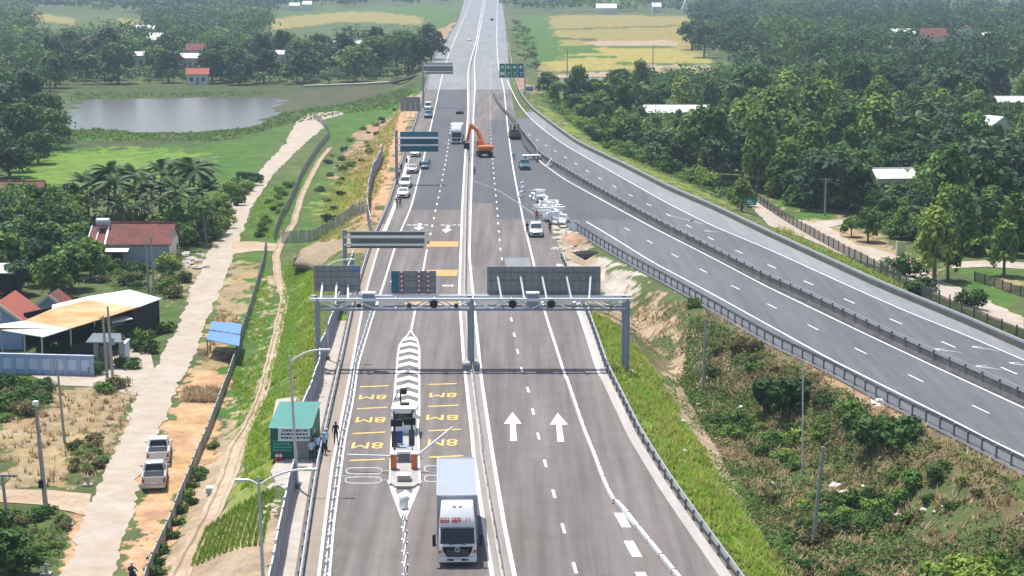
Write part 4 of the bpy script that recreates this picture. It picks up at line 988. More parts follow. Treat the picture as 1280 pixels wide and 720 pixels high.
# far field poles
for i, (px, py, h) in enumerate(((709,95,9),(816,92,10),(670,90,8))):
    pole(px, py, h, ['slim post at the near edge of the yellow rice field, middle one','slim tall post in the yellow rice field, rightmost of three','slim post at the corner of the rice field nearest the road'][i], m='galv_dark', r=.2)
q = MB(); a = gp(1031,270)+Vector((0,0,5.6)); b = gp(1103,268)+Vector((0,0,5.2))
q.tube([a.lerp(b,s_)-Vector((0,0,1.0*math.sin(PI*s_))) for s_ in np.linspace(0,1,9)], .05, 5); tag(q.build('power_cable', M['galv_dark']), 'grey cable slung from the crossarm pole towards the white roof', 'cable')
# ------------------------------------------------------------------ vehicles (local +Y is forward)
def wheel(t, x, y, r, w, m='silver'):
    q = MB(); q.lathe([(r*.6,-w/2),(r*.92,-w/2),(r,-w*.35),(r,w*.35),(r*.92,w/2),(r*.6,w/2)], (x,y,r), 16, 'x'); wl = q.build('wheel', M['rubber'], t)
    q = MB(); s_ = 1 if x > 0 else -1
    q.lathe([(0,s_*w*.46),(r*.2,s_*w*.48),(r*.58,s_*w*.42),(r*.62,s_*w*.5)], (x,y,r), 12, 'x'); q.build('rim', M[m], wl)
def car(label, paint, kind='suv', group=None, detail=True):
    """hull lofted from side profile with tumblehome; windows proud of it"""
    D = dict(suv=dict(L=4.7,W=1.86,H=1.75,low=[(-2.3,.42),(-2.33,.75),(-2.27,1.02)],hood=.98,cowl=1.0,ws=.35,rf=-2.0,rb=-2.2),
             sedan=dict(L=4.5,W=1.78,H=1.45,hood=.9,cowl=.95,ws=.15,rf=-1.05,rb=-1.6),
             pickup=dict(L=5.3,W=1.88,H=1.8,hood=1.05,cowl=1.1,ws=.55,rf=-.55,rb=-.75),
             van=dict(L=4.9,W=1.8,H=1.95,hood=1.05,cowl=1.8,ws=1.25,rf=-2.2,rb=-2.38))[kind]
    L, W, H = D['L'], D['W'], D['H']; hl = L/2; hw = W/2
    t = thing('pickup_truck' if kind == 'pickup' else 'van' if kind == 'van' else 'parked_car', label, {'pickup':'pickup truck','van':'van'}.get(kind,'car'), group=group)
    belt = D['hood']+.06
    # lower hull: stations along y -> (y, top z, half width)
    st = [(-hl,.55,hw*.86),(-hl+.04,.95,hw*.93),(-hl+.25,belt,hw*.985),(-.8,belt+.02,hw),(D['cowl'],belt,hw),(hl-.75,D['hood']-.02,hw*.97),(hl-.22,D['hood']-.13,hw*.92),(hl-.03,.72,hw*.84),(hl,.5,hw*.8)]
    q = MB(); K = 6; vs_ = []
    for y, z, w in st:
        vs_ += [(-w*.94,y,.28),(-w,y,.28+(z-.28)*.55),(-w*.955,y,z),(w*.955,y,z),(w,y,.28+(z-.28)*.55),(w*.94,y,.28)]
    q.add(vs_, [(i*K+k,i*K+(k+1)%K,(i+1)*K+(k+1)%K,(i+1)*K+k) for i in range(len(st)-1) for k in range(K)]+[tuple(range(K)),tuple(range((len(st)-1)*K,len(st)*K))[::-1]])
    body = q.build('body', M[paint], t, .05, True)
    # cabin
    c0, c1, r0, r1 = D['cowl'], D['ws'], D['rf'], D['rb']
    zt = H; wb, wt = hw*.93, hw*.74
    prof = [(c0,belt-.04,wb),(c1,zt-.05,wt*1.02),((c1+r0)/2,zt,wt),(r0,zt-.06,wt*.98),(r1,belt-.04,wb*.97)]
    q = MB(); vs_ = []
    for y, z, w in prof: vs_ += [(-w,y,z),(w,y,z)]
    n = len(prof); base = len(vs_)
    vs_ += [(-wb,c0,belt-.06),(wb,c0,belt-.06)]
    q.add(vs_, [(2*i,2*i+1,2*i+3,2*i+2) for i in range(n-1)]+[tuple(2*i for i in range(n)),tuple(2*i+1 for i in range(n))])
    q.build('cabin', M[paint], t, .04, True)
    def ip(a, b, s_): return tuple(a[i]+(b[i]-a[i])*s_ for i in range(3))
    q = MB(); a, b = prof[0], prof[1]; o = .015
    lo, hi = ip(a,b,.14), ip(a,b,.92); q.add([(-lo[2]*.88,lo[0]+.02,lo[1]+o),(lo[2]*.88,lo[0]+.02,lo[1]+o),(hi[2]*.9,hi[0]+.02,hi[1]+o),(-hi[2]*.9,hi[0]+.02,hi[1]+o)], [(0,1,2,3)]); q.build('windscreen', M['glass_mid'], t)
    a, b = prof[4], prof[3]; lo, hi = ip(a,b,.18), ip(a,b,.86)
    q = MB(); q.add([(-lo[2]*.86,lo[0]-.025,lo[1]),(lo[2]*.86,lo[0]-.025,lo[1]),(hi[2]*.88,hi[0]-.025,hi[1]),(-hi[2]*.88,hi[0]-.025,hi[1])], [(3,2,1,0)]); q.build('rear_window', M['glass'], t)
    for s_ in (-1,1):
        q = MB(); zb, zh = belt+.06, zt-.17; f = lambda z: wb+(wt-wb)*(z-belt)/(zt-belt)+.018
        yb0, yb1 = c0-.38, r1+.15; yt0, yt1 = c1-.12, r0+.12
        mid = (yt0+yt1)/2
        q.add([(s_*f(zb),yb0,zb),(s_*f(zb),mid+.05,zb),(s_*f(zh),mid+.05,zh),(s_*f(zh),yt0,zh)], [(0,1,2,3)]); q.add([(s_*f(zb),mid-.05,zb),(s_*f(zb),yb1,zb),(s_*f(zh),yt1,zh),(s_*f(zh),mid-.05,zh)], [(0,1,2,3)])
        q.build('side_window', M['glass'], t)
    for s_ in (-1,1):
        if detail:
            q = MB(); q.box((s_*(hw+.1),c0-.45,belt+.1), (.2,.12,.16)); q.build('mirror', M[paint], t, .02)
            q = MB(); q.box((s_*hw*.68,hl-.12,.74), (.36,.2,.16)); q.build('headlight', M['lamp'], t, .02)
            q = MB(); q.box((s_*hw*.82,-hl+.05,.86), (.2,.12,.3)); q.build('tail_light', M['redpaint'], t, .02)
    if detail:
        q = MB(); q.box((0,hl-.02,.5), (W*.5,.08,.22)); q.build('grille', M['black'], t)
        q = MB(); q.box((0,-hl-.02,.5), (W*.9,.14,.16)); q.build('bumper', M['silver'] if kind == 'pickup' else M['grey'], t, .03)
        q = MB(); q.box((0,-hl-.05,.72), (.5,.03,.14)); q.build('number_plate', M['white'], t)
    for s_ in (-1,1):
        for y in (hl-.85,-hl+.95): wheel(t, s_*(hw-.1), y, .36 if kind != 'sedan' else .32, .24)
    if kind == 'pickup':
        q = MB(); q.box((0,-hl+.92,belt+.035), (W*.80,1.62,.03)); q.build('cargo_bed', M['black'], t)
        q = MB()
        for s_ in (-1,1): q.box((s_*hw*.9,-hl+.92,belt+.06), (.14,1.75,.1))
        q.build('bed_rail', M[paint], t, .02)
        q = MB(); q.box((0,-hl+.04,belt-.22), (W*.84,.1,.56)); q.build('tailgate', M[paint], t, .03)
        for s_ in (-1,1): q = MB(); q.bar((s_*.6,-.85,belt+.02),(s_*.55,-.9,belt+.5),.07); q.build('roll_bar', M['black'], t)
    return t
def drop(t, px, py, rz=0, z=0): v = at(px, py, z); t.location = (v.x, v.y, z); t.rotation_euler = (0,0,rz)
# two pickups on the dirt shoulder: seen from behind, facing away
for lab, pt, px, py, k in (('silver pickup parked behind the white one on the orange dirt shoulder','silver',194,604,1),('white pickup parked ahead of the silver one on the orange dirt shoulder','carwhite',199,573,1)):
    t = car(lab, pt, 'pickup'); v = gp(px, py, .06); t.location = v; t.rotation_euler = (0,0,.15)
# cars parked on the left shoulder (seen from the front: facing us)
specs = [('white saloon car at the front of the shoulder queue, two people beside it','carwhite','sedan',504.5,246),('white car second in the shoulder queue, close behind the front one','carwhite','suv',507,233.5),
 ('pale silver car third in the shoulder queue beside the teal pickup','silver','sedan',516,215.5),('white car parked under the teal cantilever sign','carwhite','sedan',519.5,195),('silver car at the back under the teal cantilever sign','silver','suv',522.5,184)]
for lab, pt, k, px, py in specs:
    t = car(lab, pt, k); drop(t, px, py, PI-.03)
t = car('white van farthest up the left shoulder by the white wall', 'carwhite', 'van'); drop(t, 535.5, 137, PI)
t = car('teal car parked right in front of the far white van', 'tealpaint', 'suv'); drop(t, 535.5, 147, PI)
t = car('dark car driving towards us behind the far box truck', 'darkpaint', 'sedan'); drop(t, 574.5, 142, PI)
t = car('dark teal pickup on the fresh asphalt near the trailer', 'tealpaint', 'pickup'); drop(t, 655.5, 211, PI+.05)
t = car('silver SUV beside the heap of white barriers with its front towards us', 'silver', 'suv'); drop(t, 670, 294, PI)
t = car('tiny white car far off in the left carriageway', 'carwhite', 'sedan', detail=False); drop(t, 587, 51, PI)
t = car('tiny dark car far off in the right carriageway', 'darkpaint', 'suv', detail=False); drop(t, 615, 26)
t = car('teal pickup standing on the left lane line beside the shoulder queue', 'tealpaint', 'suv', detail=True); drop(t, 531, 211, PI)
t.scale = (.72,.6,.75)
t['label'] = 'small teal three wheeled van standing on the left lane line beside the shoulder queue'; t['category'] = 'van'; t.name = 'small_van'
# box trucks
def box_truck(label, L=9.2, W=2.48, H=3.72, boxm='boxgrey', near=True, clr='white'):
    t = thing('box_truck', label, 'truck', (0,0,0)); hw = W/2      # front bumper at y=0, body extends to -y
    q = MB(); q.box((0,-2.25-(L-2.25)/2,(H+1.05)/2), (W,L-2.25,H-1.05)); bx = q.build('cargo_box', M[boxm], t, .03)
    q = MB(); 
    for s_ in (-1,1): q.bar((s_*(hw-.03),-2.3,H+.0),(s_*(hw-.03),-L+.03,H+.0),.1)
    for y in (-2.3,-L+.05): q.bar((-hw+.08,y,H),(hw-.08,y,H),.1)
    q.build('trim', M['silver'], bx)
    q = MB(); q.box((0,-1.3-(L-1.6)/2,.82), (1.0,L-1.6,.3)); q.build('chassis', M['black'], t)
    # cab
    q = MB(); cw = hw*.93
    prof = [(-.02,.4),(0,.9),(-.06,1.28),(-.12,1.36),(-.36,2.2),(-.55,2.36),(-2.0,2.42),(-2.05,.5)]
    n = len(prof); vs_ = []
    for y, z in prof: w = cw*(1 if z < 1.5 else .95); vs_ += [(-w,y,z),(w,y,z)]
    q.add(vs_, [(2*i,2*i+1,2*((i+1)%n)+1,2*((i+1)%n)) for i in range(n)]+[tuple(2*i for i in range(n)),tuple(2*i+1 for i in range(n))[::-1]]); cab = q.build('cab', M['carwhite'], t, .06, True)
    q = MB(); q.add([(-cw*.9,-.13,1.42),(cw*.9,-.13,1.42),(cw*.86,-.345,2.16),(-cw*.86,-.345,2.16)], [(0,1,2,3)])
    for v_i in range(len(q.v)): x, y, z = q.v[v_i]; q.v[v_i] = (x, y+.03, z+.01)
    q.build('windscreen', M['glass'], cab)
    for s_ in (-1,1):
        q = MB(); q.add([(s_*cw*.985+s_*.012,-.35,1.4),(s_*cw*.985+s_*.012,-1.5,1.4),(s_*cw*.945+s_*.012,-1.45,2.15),(s_*cw*.945+s_*.012,-.6,2.15)], [(0,1,2,3)]); q.build('side_window', M['glass'], cab)
        q = MB(); q.box((s_*(cw+.26),-.25,1.6), (.2,.14,.72)); q.bar((s_*(cw),-.3,2.0),(s_*(cw+.26),-.25,1.95),.05); q.bar((s_*(cw),-.3,1.3),(s_*(cw+.26),-.25,1.3),.05); q.build('mirror', M['black'], cab, .02)
        q = MB(); q.box((s_*cw*.82,.0,.76), (.34,.12,.26)); q.build('headlight', M['lamp'], cab, .03)
        q = MB(); q.box((s_*cw*.92,.0,.97), (.2,.1,.16)); q.build('indicator', M['orange'], cab, .02)
    # grille: dark trapezoid narrowing downwards
    q = MB(); tr = [(-.8,1.26),(.8,1.26),(.74,.98),(.56,.66),(-.56,.66),(-.74,.98)]
    q.add([(cw*x_,.03,z) for x_, z in tr]+[(cw*x_,-.1,z) for x_, z in tr], [(0,1,2,3,4,5)]+[(i,6+i,6+(i+1)%6,(i+1)%6) for i in range(6)]); gr = q.build('grille', M['black'], cab)
    q = MB()
    for z in (.78,.9,1.02): q.box((0,.045,z), (cw*1.15,.02,.025))
    q.build('slats', M['grey'], gr)
    q = MB(); q.lathe([(.17,.05),(.17,.07),(.12,.07),(.12,.05)], (0,0,1.12), 14, 'y'); q.bar((0,.06,1.0),(0,.06,1.24),.04); q.build('emblem', M['silver'], gr)
    q = MB(); q.box((0,.02,.48), (cw*2,.22,.3)); bp_ = q.build('bumper', M['carwhite'], cab, .06)
    q = MB(); q.box((0,.135,.5), (cw*1.1,.02,.14)); q.build('air_intake', M['black'], bp_); q = MB(); q.box((0,.15,.47), (.5,.02,.13)); q.build('number_plate', M['white'], bp_)
    q = MB(); q.box((0,-.3,2.26),(cw*1.75,.12,.1)); q.build('sun_visor', M['glass'], cab)
    for s_ in (-1,1): q = MB(); q.box((s_*.6,.13,.5),(.3,.03,.12)); q.build('fog_lamp', M['lamp'], bp_)
    for s_ in (-1,1): q = MB(); q.bar((s_*.5,.0,1.4),(s_*.05,-.02,1.48),.03); q.build('wiper', M['black'], cab)
    # roof wind deflector
    q = MB(); pr = [(-.38,2.34),(-.42,2.62),(-.62,2.98),(-1.05,3.5),(-1.95,3.66),(-2.0,2.4)]
    n = len(pr); vs_ = []
    for i, (y, z) in enumerate(pr): w = cw*(.95 if z < 2.7 else .9 if z < 3.1 else .84); vs_ += [(-w,y,z),(w,y,z)]
    q.add(vs_, [(2*i,2*i+1,2*((i+1)%n)+1,2*((i+1)%n)) for i in range(n)]+[tuple(2*i for i in range(n)),tuple(2*i+1 for i in range(n))[::-1]]); df = q.build('wind_deflector', M['carwhite'], t, .07, True)
    if near:
        q = MB(); r_ = random.Random(5)
        # faded red lettering, too worn to read: strokes only
        def glyph(x, z0, z1, kind):
            y = lambda z: -.42-(z-2.62)*.556+.06
            def stroke(xa,za,xb,zb): q.bar((xa,y(za),za),(xb,y(zb),zb),.036)
            w = .075
            stroke(x-w,z0,x-w,z1)
            if kind in 'POE': stroke(x-w,z1,x+w,z1); stroke(x-w,(z0+z1)/2,x+w,(z0+z1)/2)
            if kind in 'POH': stroke(x+w,z1,x+w,(z0+z1)/2)
            if kind in 'OHN': stroke(x+w,(z0+z1)/2,x+w,z0)
            if kind in 'EO': stroke(x-w,z0,x+w,z0)
        x = -.66
        for w_ in ('IN','POO','EEO'):
            for ch in w_: glyph(x, 2.68, 2.92, ch); x += .185
            x += .16
        q.build('lettering', M['redpaint'], df)
        q = MB()
        for k in (-1,1): q.bar((k*.08,-1.02,3.5),(k*.3,-1.04,3.49),.04)
        q.build('visor_mark', M['grey'], df)
    for s_ in (-1,1):
        wheel(t, s_*(hw-.22), -1.25, .5, .32, 'grey'); wheel(t, s_*(hw-.22), -L+2.0, .5, .4, 'grey')
        q = MB(); q.box((s_*(hw-.1),-4.3,.75), (.12,2.4,.5)); q.build('side_guard', M['grey'], t)
        q = MB(); q.box((s_*(hw-.22),-1.25,1.02), (.42,1.3,.1)); q.build('mudguard', M['black'], t)
    return t
t = box_truck('white box truck with a grey cargo box driving towards us past the toll island', 11.2, 2.48, 3.8); v = at(572, 709); t.location = (v.x, v.y, .012); t.rotation_euler = (0,0,PI+.035)
t = box_truck('white box truck far up the left carriageway towards us', 8.0, 2.4, 3.7, 'white', near=False); v = at(570.5, 180.5); t.location = (v.x, v.y, .012); t.rotation_euler = (0,0,PI)
# excavator
v = at(605.5, 195.5); t = thing('excavator', 'orange excavator working on the median with its boom folded to the left', 'excavator', (v.x, v.y, .01), .15)
for s_ in (-1,1):
    q = MB(); q.sideprism([(-2,.3),(-1.7,.05),(1.7,.05),(2,.3),(2,.7),(1.7,.95),(-1.7,.95),(-2,.7)], s_*1.05-.3, s_*1.05+.3); q.build('track', M['black'], t)
q = MB(); q.box((0,0,.75), (1.5,1.8,.5)); q.lathe([(.0,1.0),(.7,1.0),(.7,1.2),(0,1.2)], n=14); q.build('undercarriage', M['rubber'], t)
q = MB(); q.sideprism([(-2.2,1.25),(1.2,1.25),(1.2,1.9),(.3,2.1),(-2.0,2.2),(-2.35,1.9)], -1.4, 1.4); hb = q.build('house', M['orange'], t, .1)
q = MB(); q.lathe([(1.0,-1.35),(1.0,1.35)], (0,-1.9,1.8), 14, 'x')
q.v = [(x, y*.6-.9, z*.55+.8) for x, y, z in q.v]; q.build('counterweight', M['orange'], hb)
q = MB(); q.sideprism([(-.7,1.9),(.95,1.9),(1.05,2.5),(.6,3.1),(-.6,3.15),(-.7,2.4)], -1.35, -.45); cb = q.build('cab', M['orange'], t, .05)
q = MB(); q.box((-.9,.98,2.45), (.7,.06,.8)); q.box((-1.37,.2,2.5), (.04,1.1,.7)); q.build('window', M['glass'], cb)
A, Bq, C_, D_ = Vector((0,.8,1.9)), Vector((-.9,2.6,4.6)), Vector((-2.1,3.9,5.6)), Vector((-2.9,3.6,2.4))
q = MB(); q.bar(A, Bq, .5, .75); q.bar(Bq, C_, .48, .6); q.build('boom', M['orange'], t, .03)
q = MB(); q.bar(C_+Vector((.1,0,.25)), D_, .38, .5); q.build('stick', M['orange'], t, .03)
q = MB(); q.tube([A+Vector((.3,.6,.2)), Bq+Vector((.1,-.3,-.3))], .09, 8); q.tube([Bq+Vector((0,0,.45)), C_+Vector((.1,0,.5))], .09, 8); q.build('hydraulic_ram', M['silver'], t)
q = MB(); q.sideprism([(-.1,.5),(.5,.3),(.65,-.3),(.2,-.75),(-.4,-.6),(-.3,-.3),(0,-.2)], -.55, .55); o = q.build('bucket', M['black'], t); o.location = D_+Vector((0,-.2,-.6))
# road roller
v = at(643.5, 173.5); t = thing('road_roller', 'dark muddy road roller parked on the right edge of the carriageway', 'road roller', (v.x, v.y, .01), PI+.1)
q = MB(); q.lathe([(0,-1.05),(.72,-1.05),(.75,-1.0),(.75,1.0),(.72,1.05),(0,1.05)], (0,1.6,.75), 20, 'x'); q.build('drum', M['rubber'], t, smooth=False)
for s_ in (-1,1): wheel(t, s_*.85, -1.5, .75, .55, 'grey')
q = MB(); q.sideprism([(-2.5,.9),(.5,.8),(.6,1.3),(.2,1.8),(-2.3,1.9),(-2.6,1.5)], -.95, .95); M['rollerbrown'] = mat('rollerbrown', (.14,.10,.065), .8, var=.3, scale=2); q.build('hood', M['rollerbrown'], t, .08)
q = MB()
for s_ in (-1,1): q.bar((s_*1.12,.3,.85),(s_*1.12,2.5,.85),.14,.3)
q.bar((-1.12,2.5,.85),(1.12,2.5,.85),.14,.3); q.build('frame', M['rollerbrown'], t)
q = MB()
for s_ in (-1,1):
    for y in (-.9,.5): q.bar((s_*.8,y,1.6),(s_*.8,y,3.0),.09)
q.build('canopy_post', M['black'], t); q = MB(); q.box((0,-.2,3.05), (1.9,1.9,.12)); q.build('canopy', M['rollerbrown'], t, .03)
q = MB(); q.box((0,-.45,2.0), (.5,.5,.12)); q.box((0,-.7,2.3), (.5,.1,.6)); q.build('seat', M['black'], t)
# small white trailer / worktable on the asphalt
v = at(664.5, 199.5); t = thing('flat_trailer', 'white flat trailer with a lamp board on the fresh asphalt above the dark pickup', 'trailer', (v.x, v.y, .01), .2)
q = MB(); q.box((0,0,.8), (3.4,1.6,.16)); q.build('deck', M['white'], t, .02)
for s_ in (-1,1): wheel(t, s_*1.2, 0, .32, .2)
q = MB(); q.bar((1.2,.4,.8),(1.2,.4,2.2),.1); q.box((1.2,.4,2.2), (.5,.1,.9)); q.build('lamp_board', M['white'], t)
v = at(688, 209); t = thing('barricade', 'white fallen barricade leaning on the expressway median rail', 'barricade', (v.x, v.y, 0), .6)
q = MB(); q.bar((-1,0,.1),(.3,0,1.6),.22,.12); q.bar((0,.3,.1),(.7,-.2,1.3),.22,.12); q.build('board', M['white'], t); q = MB(); q.bar((-.8,0,.3),(.9,.1,.3),.16); q.build('rail', M['white'], t)
# heap of white barrier units on the gore
def barrier_unit():
    t = thing('barrier_unit', 'white barrier unit lying tumbled in the heap on the gore', 'barrier', group='white barrier units in the heap')
    q = MB(); q.sideprism([(-.28,0),(.28,0),(.24,.22),(.1,.4),(.09,.85),(-.09,.85),(-.1,.4),(-.24,.22)], -.95, .95); q.build('body', M['plastic_white'], t, .03)
    for s_ in (-.55,.55): q = MB(); q.box((s_,0,.12), (.35,.58,.12)); q.build('forklift_slot', M['grey'], t)
    return Proto(t)
bu = barrier_unit(); r_ = random.Random(11)
for i in range(72):
    s_ = r_.random(); a, b = ((672,247),(702,277)) if i % 3 else ((676,262),(690,280))
    px, py = a[0]+(b[0]-a[0])*s_+r_.uniform(-5,5), a[1]+(b[1]-a[1])*s_+r_.uniform(-3,3)
    v = at(px, py); o = bu.put((v.x, v.y, r_.choice([0,.15,.4,.7])), r_.uniform(-1.7,1.7), rx=r_.uniform(-1.5,1.5)*(1 if i % 3 else .1))
for i, (px, py) in enumerate(((652,234),(653,240),(651.5,246))):
    v = at(px, py); bu.put((v.x, v.y, .01), 1.3, 'white barrier unit in the short row by the right edge line above the heap', group='white barrier units by the edge line')
bu2 = [(695,268,4.2,-.85),(703,274,3.4,-.7)]
# broken slabs, debris around the gore
r_ = random.Random(4)
for i in range(26):
    px, py = 688+r_.random()*34, 283+r_.random()*34; v = at(px, py, -.15); s_ = r_.uniform(.2,.7)
    q = MB(); q.lathe([(0,-.1),(s_*.8,0),(s_,.25*s_),(s_*.6,.55*s_),(0,.65*s_)], n=7); q.v = [(x*r_.uniform(.7,1.3), y*r_.uniform(.7,1.3), z) for x, y, z in q.v]
    o = q.build('rubble_stone', M['rock']); o.location = (v.x, v.y, ground(v.x, v.y)); tag(o, 'pale rubble stone in the spoil beside the end of the right edge', 'stone', 'rubble stones by the gore')
v = gp(734,320); q = MB(); q.lathe([(0,0),(1.6,0),(1.2,.4),(.5,.65),(0,.7)], n=11); q.v = [(x*1.5*(1+.2*math.sin(5*y)), y*(1+.2*math.cos(7*x)), z) for x, y, z in q.v]; o = q.build('tar_heap', M['rubber']); o.location = v; tag(o, 'black heap of tar and soil on the pale spoil ground', 'heap')
v = gp(716,302); q = MB(); q.lathe([(0,0),(2.2,0),(1.5,.6),(.6,1.0),(0,1.1)], n=13); q.v = [(x*(1+.2*math.sin(5*y)), 1.6*y*(1+.2*math.cos(3*x)), z) for x, y, z in q.v]; o = q.build('soil_heap', M['soil']); o.location = v; tag(o, 'heap of tan soil beside the barrier heap', 'heap')
q = MB(); v = gp(405,320); q.lathe([(0,0),(5,0),(4,.9),(2.2,1.8),(.8,2.2),(0,2.3)], n=22); q.v = [(x*1.0*(1+.15*math.sin(2.1*y)), 2.2*y*(1+.1*math.cos(1.3*x)), z*(1+.1*math.sin(3*x+y))) for x, y, z in q.v]; o = q.build('soil_heap', mat('earth', (.30,.235,.15), .95, var=.3, scale=1.2), smooth=True); o.location = v+Vector((1.0,0,-.4)); tag(o, 'bare brown earth mound left of the cantilever sign column', 'heap')
# ------------------------------------------------------------------ people
def person(label, px, py, z=0, rz=0, shirt='shirtblue', cap=None, pose=0, legs='trousers', h=1.68, loc=None):
    key = (pose, shirt, legs)
    s_ = h/1.7
    if not hasattr(person, 'cache'): person.cache = {}
    if key not in person.cache:
        J = {'pel':(0,0,.93),'wst':(0,.0,1.08),'chs':(0,.01,1.32),'nck':(0,0,1.46),'hd0':(0,.02,1.54),'hd1':(0,.02,1.66)}
        Rr = {'pel':(.145,.11),'wst':(.13,.1),'chs':(.165,.11),'nck':(.055,.055),'hd0':(.078,.09),'hd1':(.07,.085)}
        E_ = [('pel','wst'),('wst','chs'),('chs','nck'),('nck','hd0'),('hd0','hd1')]
        for sd, S in ((-1,'l'),(1,'r')):
            st = .08*sd if pose == 1 else 0
            J['hip'+S] = (.095*sd,0,.88); J['kne'+S] = (.11*sd,.03+st*.6,.48); J['ank'+S] = (.12*sd,-.02+st*1.2,.08); J['toe'+S] = (.13*sd,.15+st*1.2,.035)
            J['sho'+S] = (.19*sd,0,1.38)
            if pose == 2: J['elb'+S] = (.26*sd,.06,1.12); J['wri'+S] = (.12*sd,.27,1.14); J['pal'+S] = (.07*sd,.33,1.17)
            elif pose == 3 and sd > 0: J['elb'+S] = (.30,.2,1.3); J['wri'+S] = (.33,.44,1.38); J['pal'+S] = (.33,.52,1.4)
            else: J['elb'+S] = (.25*sd,-.02,1.1); J['wri'+S] = (.27*sd,.05,.86); J['pal'+S] = (.27*sd,.07,.78)
            Rr.update({'hip'+S:(.095,.095),'kne'+S:(.062,.062),'ank'+S:(.045,.045),'toe'+S:(.04,.03),'sho'+S:(.062,.062),'elb'+S:(.045,.045),'wri'+S:(.03,.03),'pal'+S:(.04,.022)})
            E_ += [('pel','hip'+S),('hip'+S,'kne'+S),('kne'+S,'ank'+S),('ank'+S,'toe'+S),('chs','sho'+S),('sho'+S,'elb'+S),('elb'+S,'wri'+S),('wri'+S,'pal'+S)]
        names = list(J); me = bpy.data.meshes.new('p'); me.from_pydata([J[n] for n in names], [(names.index(a), names.index(b)) for a, b in E_], [])
        o = bpy.data.objects.new('p', me); col.objects.link(o); o.modifiers.new('s', 'SKIN'); o.modifiers['s'].use_smooth_shade = True
        for i, n in enumerate(names): me.skin_vertices[0].data[i].radius = Rr[n]; me.skin_vertices[0].data[i].use_root = (n == 'pel')
        sub = o.modifiers.new('b', 'SUBSURF'); sub.levels = 1; sub.render_levels = 1
        bpy.context.view_layer.update(); ev = o.evaluated_get(bpy.context.evaluated_depsgraph_get()); m2 = bpy.data.meshes.new_from_object(ev); bpy.data.objects.remove(o)
        vs_ = [v.co.copy() for v in m2.vertices]; fs = [tuple(p.vertices) for p in m2.polygons]; mi = []
        for f in fs:
            c = sum((vs_[i] for i in f), Vector())/len(f); arm = abs(c.x) > .21 or (pose in (2,3) and c.y > .1 and c.z > .8)
            if c.z > 1.44: mi.append(0)
            elif arm: mi.append(1 if ((c.z > 1.14 and pose != 3) or (c.y < .2 and pose == 3 and c.z > 1.1)) else 0)
            elif c.z > .93: mi.append(1)
            elif c.z > .09: mi.append(2)
            else: mi.append(3)
        q = MB()
        for sd, S in ((-1,'l'),(1,'r')):
            p = Vector(J['pal'+S]); w = Vector(J['wri'+S]); d = (p-w).normalized(); a = Vector((1,0,0)) if abs(d.x) < .7 else Vector((0,1,0)); side = d.cross(a).normalized(); 
            for k in range(4):
                L = (.07,.08,.075,.06)[k]; b = p+side*(k-1.5)*.02; q.tube([b, b+d*L*.5, b+d*L*.85+a*-.02*sd], [.011,.01,.007], 6)
            b = w+d*.03+side*-.03; q.tube([b, b+d*.03-side*.03, b+d*.06-side*.035], [.012,.011,.008], 6)
        # nose, ears and face points
        q.box((0,.115,1.585), (.025,.035,.04)); q.box((-.08,.02,1.59), (.02,.035,.05)); q.box((.08,.02,1.59), (.02,.035,.05))
        o_ = len(vs_); vs_ += [Vector(v) for v in q.v]; fs += [tuple(i+o_ for i in f) for f in q.f]; mi += [0]*len(q.f)
        me = bpy.data.meshes.new('person_body'); me.from_pydata([tuple(v) for v in vs_], [], fs)
        for m_ in ('skin', shirt, legs, 'shoes'): me.materials.append(M[m_])
        me.polygons.foreach_set('material_index', mi); me.polygons.foreach_set('use_smooth', [True]*len(fs)); person.cache[key] = me
    t = thing('person', label, 'person'); v = loc or at(px, py, z); t.location = v; t.rotation_euler = (0,0,rz); t.scale = (s_,)*3
    o = bpy.data.objects.new('body', person.cache[key]); col.objects.link(o); o.parent = t
    q = MB(); q.lathe([(.088,-.02),(.1,.03),(.085,.09),(.045,.12),(0,.125)], (0,.01,1.6), 12)
    q.v = [(x, y*1.15, z) for x, y, z in q.v]; q.build('hair' if not cap else 'cap', M[cap or 'hair'], t, smooth=True)
    return t
PZ = .0
person('person in a light blue shirt and dark trousers nearest the hut door', 389.5, 577, -.05, .3, 'shirtblue', pose=0)
person('person in a pale blue shirt second from the hut, one arm bent', 397, 571, 0, .8, 'shirtblue', pose=2)
person('person in a light blue shirt and cap leaning at the guardrail', 405, 568, .0, -.4, 'shirtblue', 'shirtblue', pose=2)
person('person in a blue shirt behind the guardrail group, farthest back', 408.5, 563, .0, 1.2, 'shirtblue', 'white', pose=1)
person('person in dark clothes walking alone on the shoulder right of the group', 420, 554, .0, .1, 'shirtdark', pose=1)
person('person in dark clothes standing before the front white car of the queue', 496, 260, 0, 0, 'shirtdark', pose=0)
person('person in a reddish shirt before the front white car of the queue', 500.5, 259, 0, .4, 'shirtred', pose=2)
person('person in pale clothes at the guardrail near the third car', 499, 222, 0, .5, 'shirtwhite', pose=0)
person('person in dark clothes at the guardrail near the sign column', 501.5, 216, 0, -.5, 'shirtdark', pose=1)
person('person in dark clothes between the shoulder cars and the guardrail', 508.5, 208, 0, .5, 'shirtdark', pose=0)
person('person in a dark shirt left of the small teal van', 525.5, 213, 0, -.3, 'shirtdark', pose=0)
person('person in a teal shirt at the back of the small teal van', 537, 209, 0, 0, 'shirtteal', pose=1)
person('worker in pale clothes standing on the median left of the excavator', 586, 203, 0, .2, 'shirtwhite', 'shirtorange', pose=2)
person('worker in blue on the median just below the excavator', 585.5, 193, 0, .2, 'shirtblue', pose=0)
person('worker in an orange shirt on the median line below the excavator', 593.5, 218, 0, .8, 'shirtorange', 'white', pose=2)
person('worker in white standing at the right edge line below the trailer', 642.5, 199, 0, 0, 'shirtwhite', pose=0)
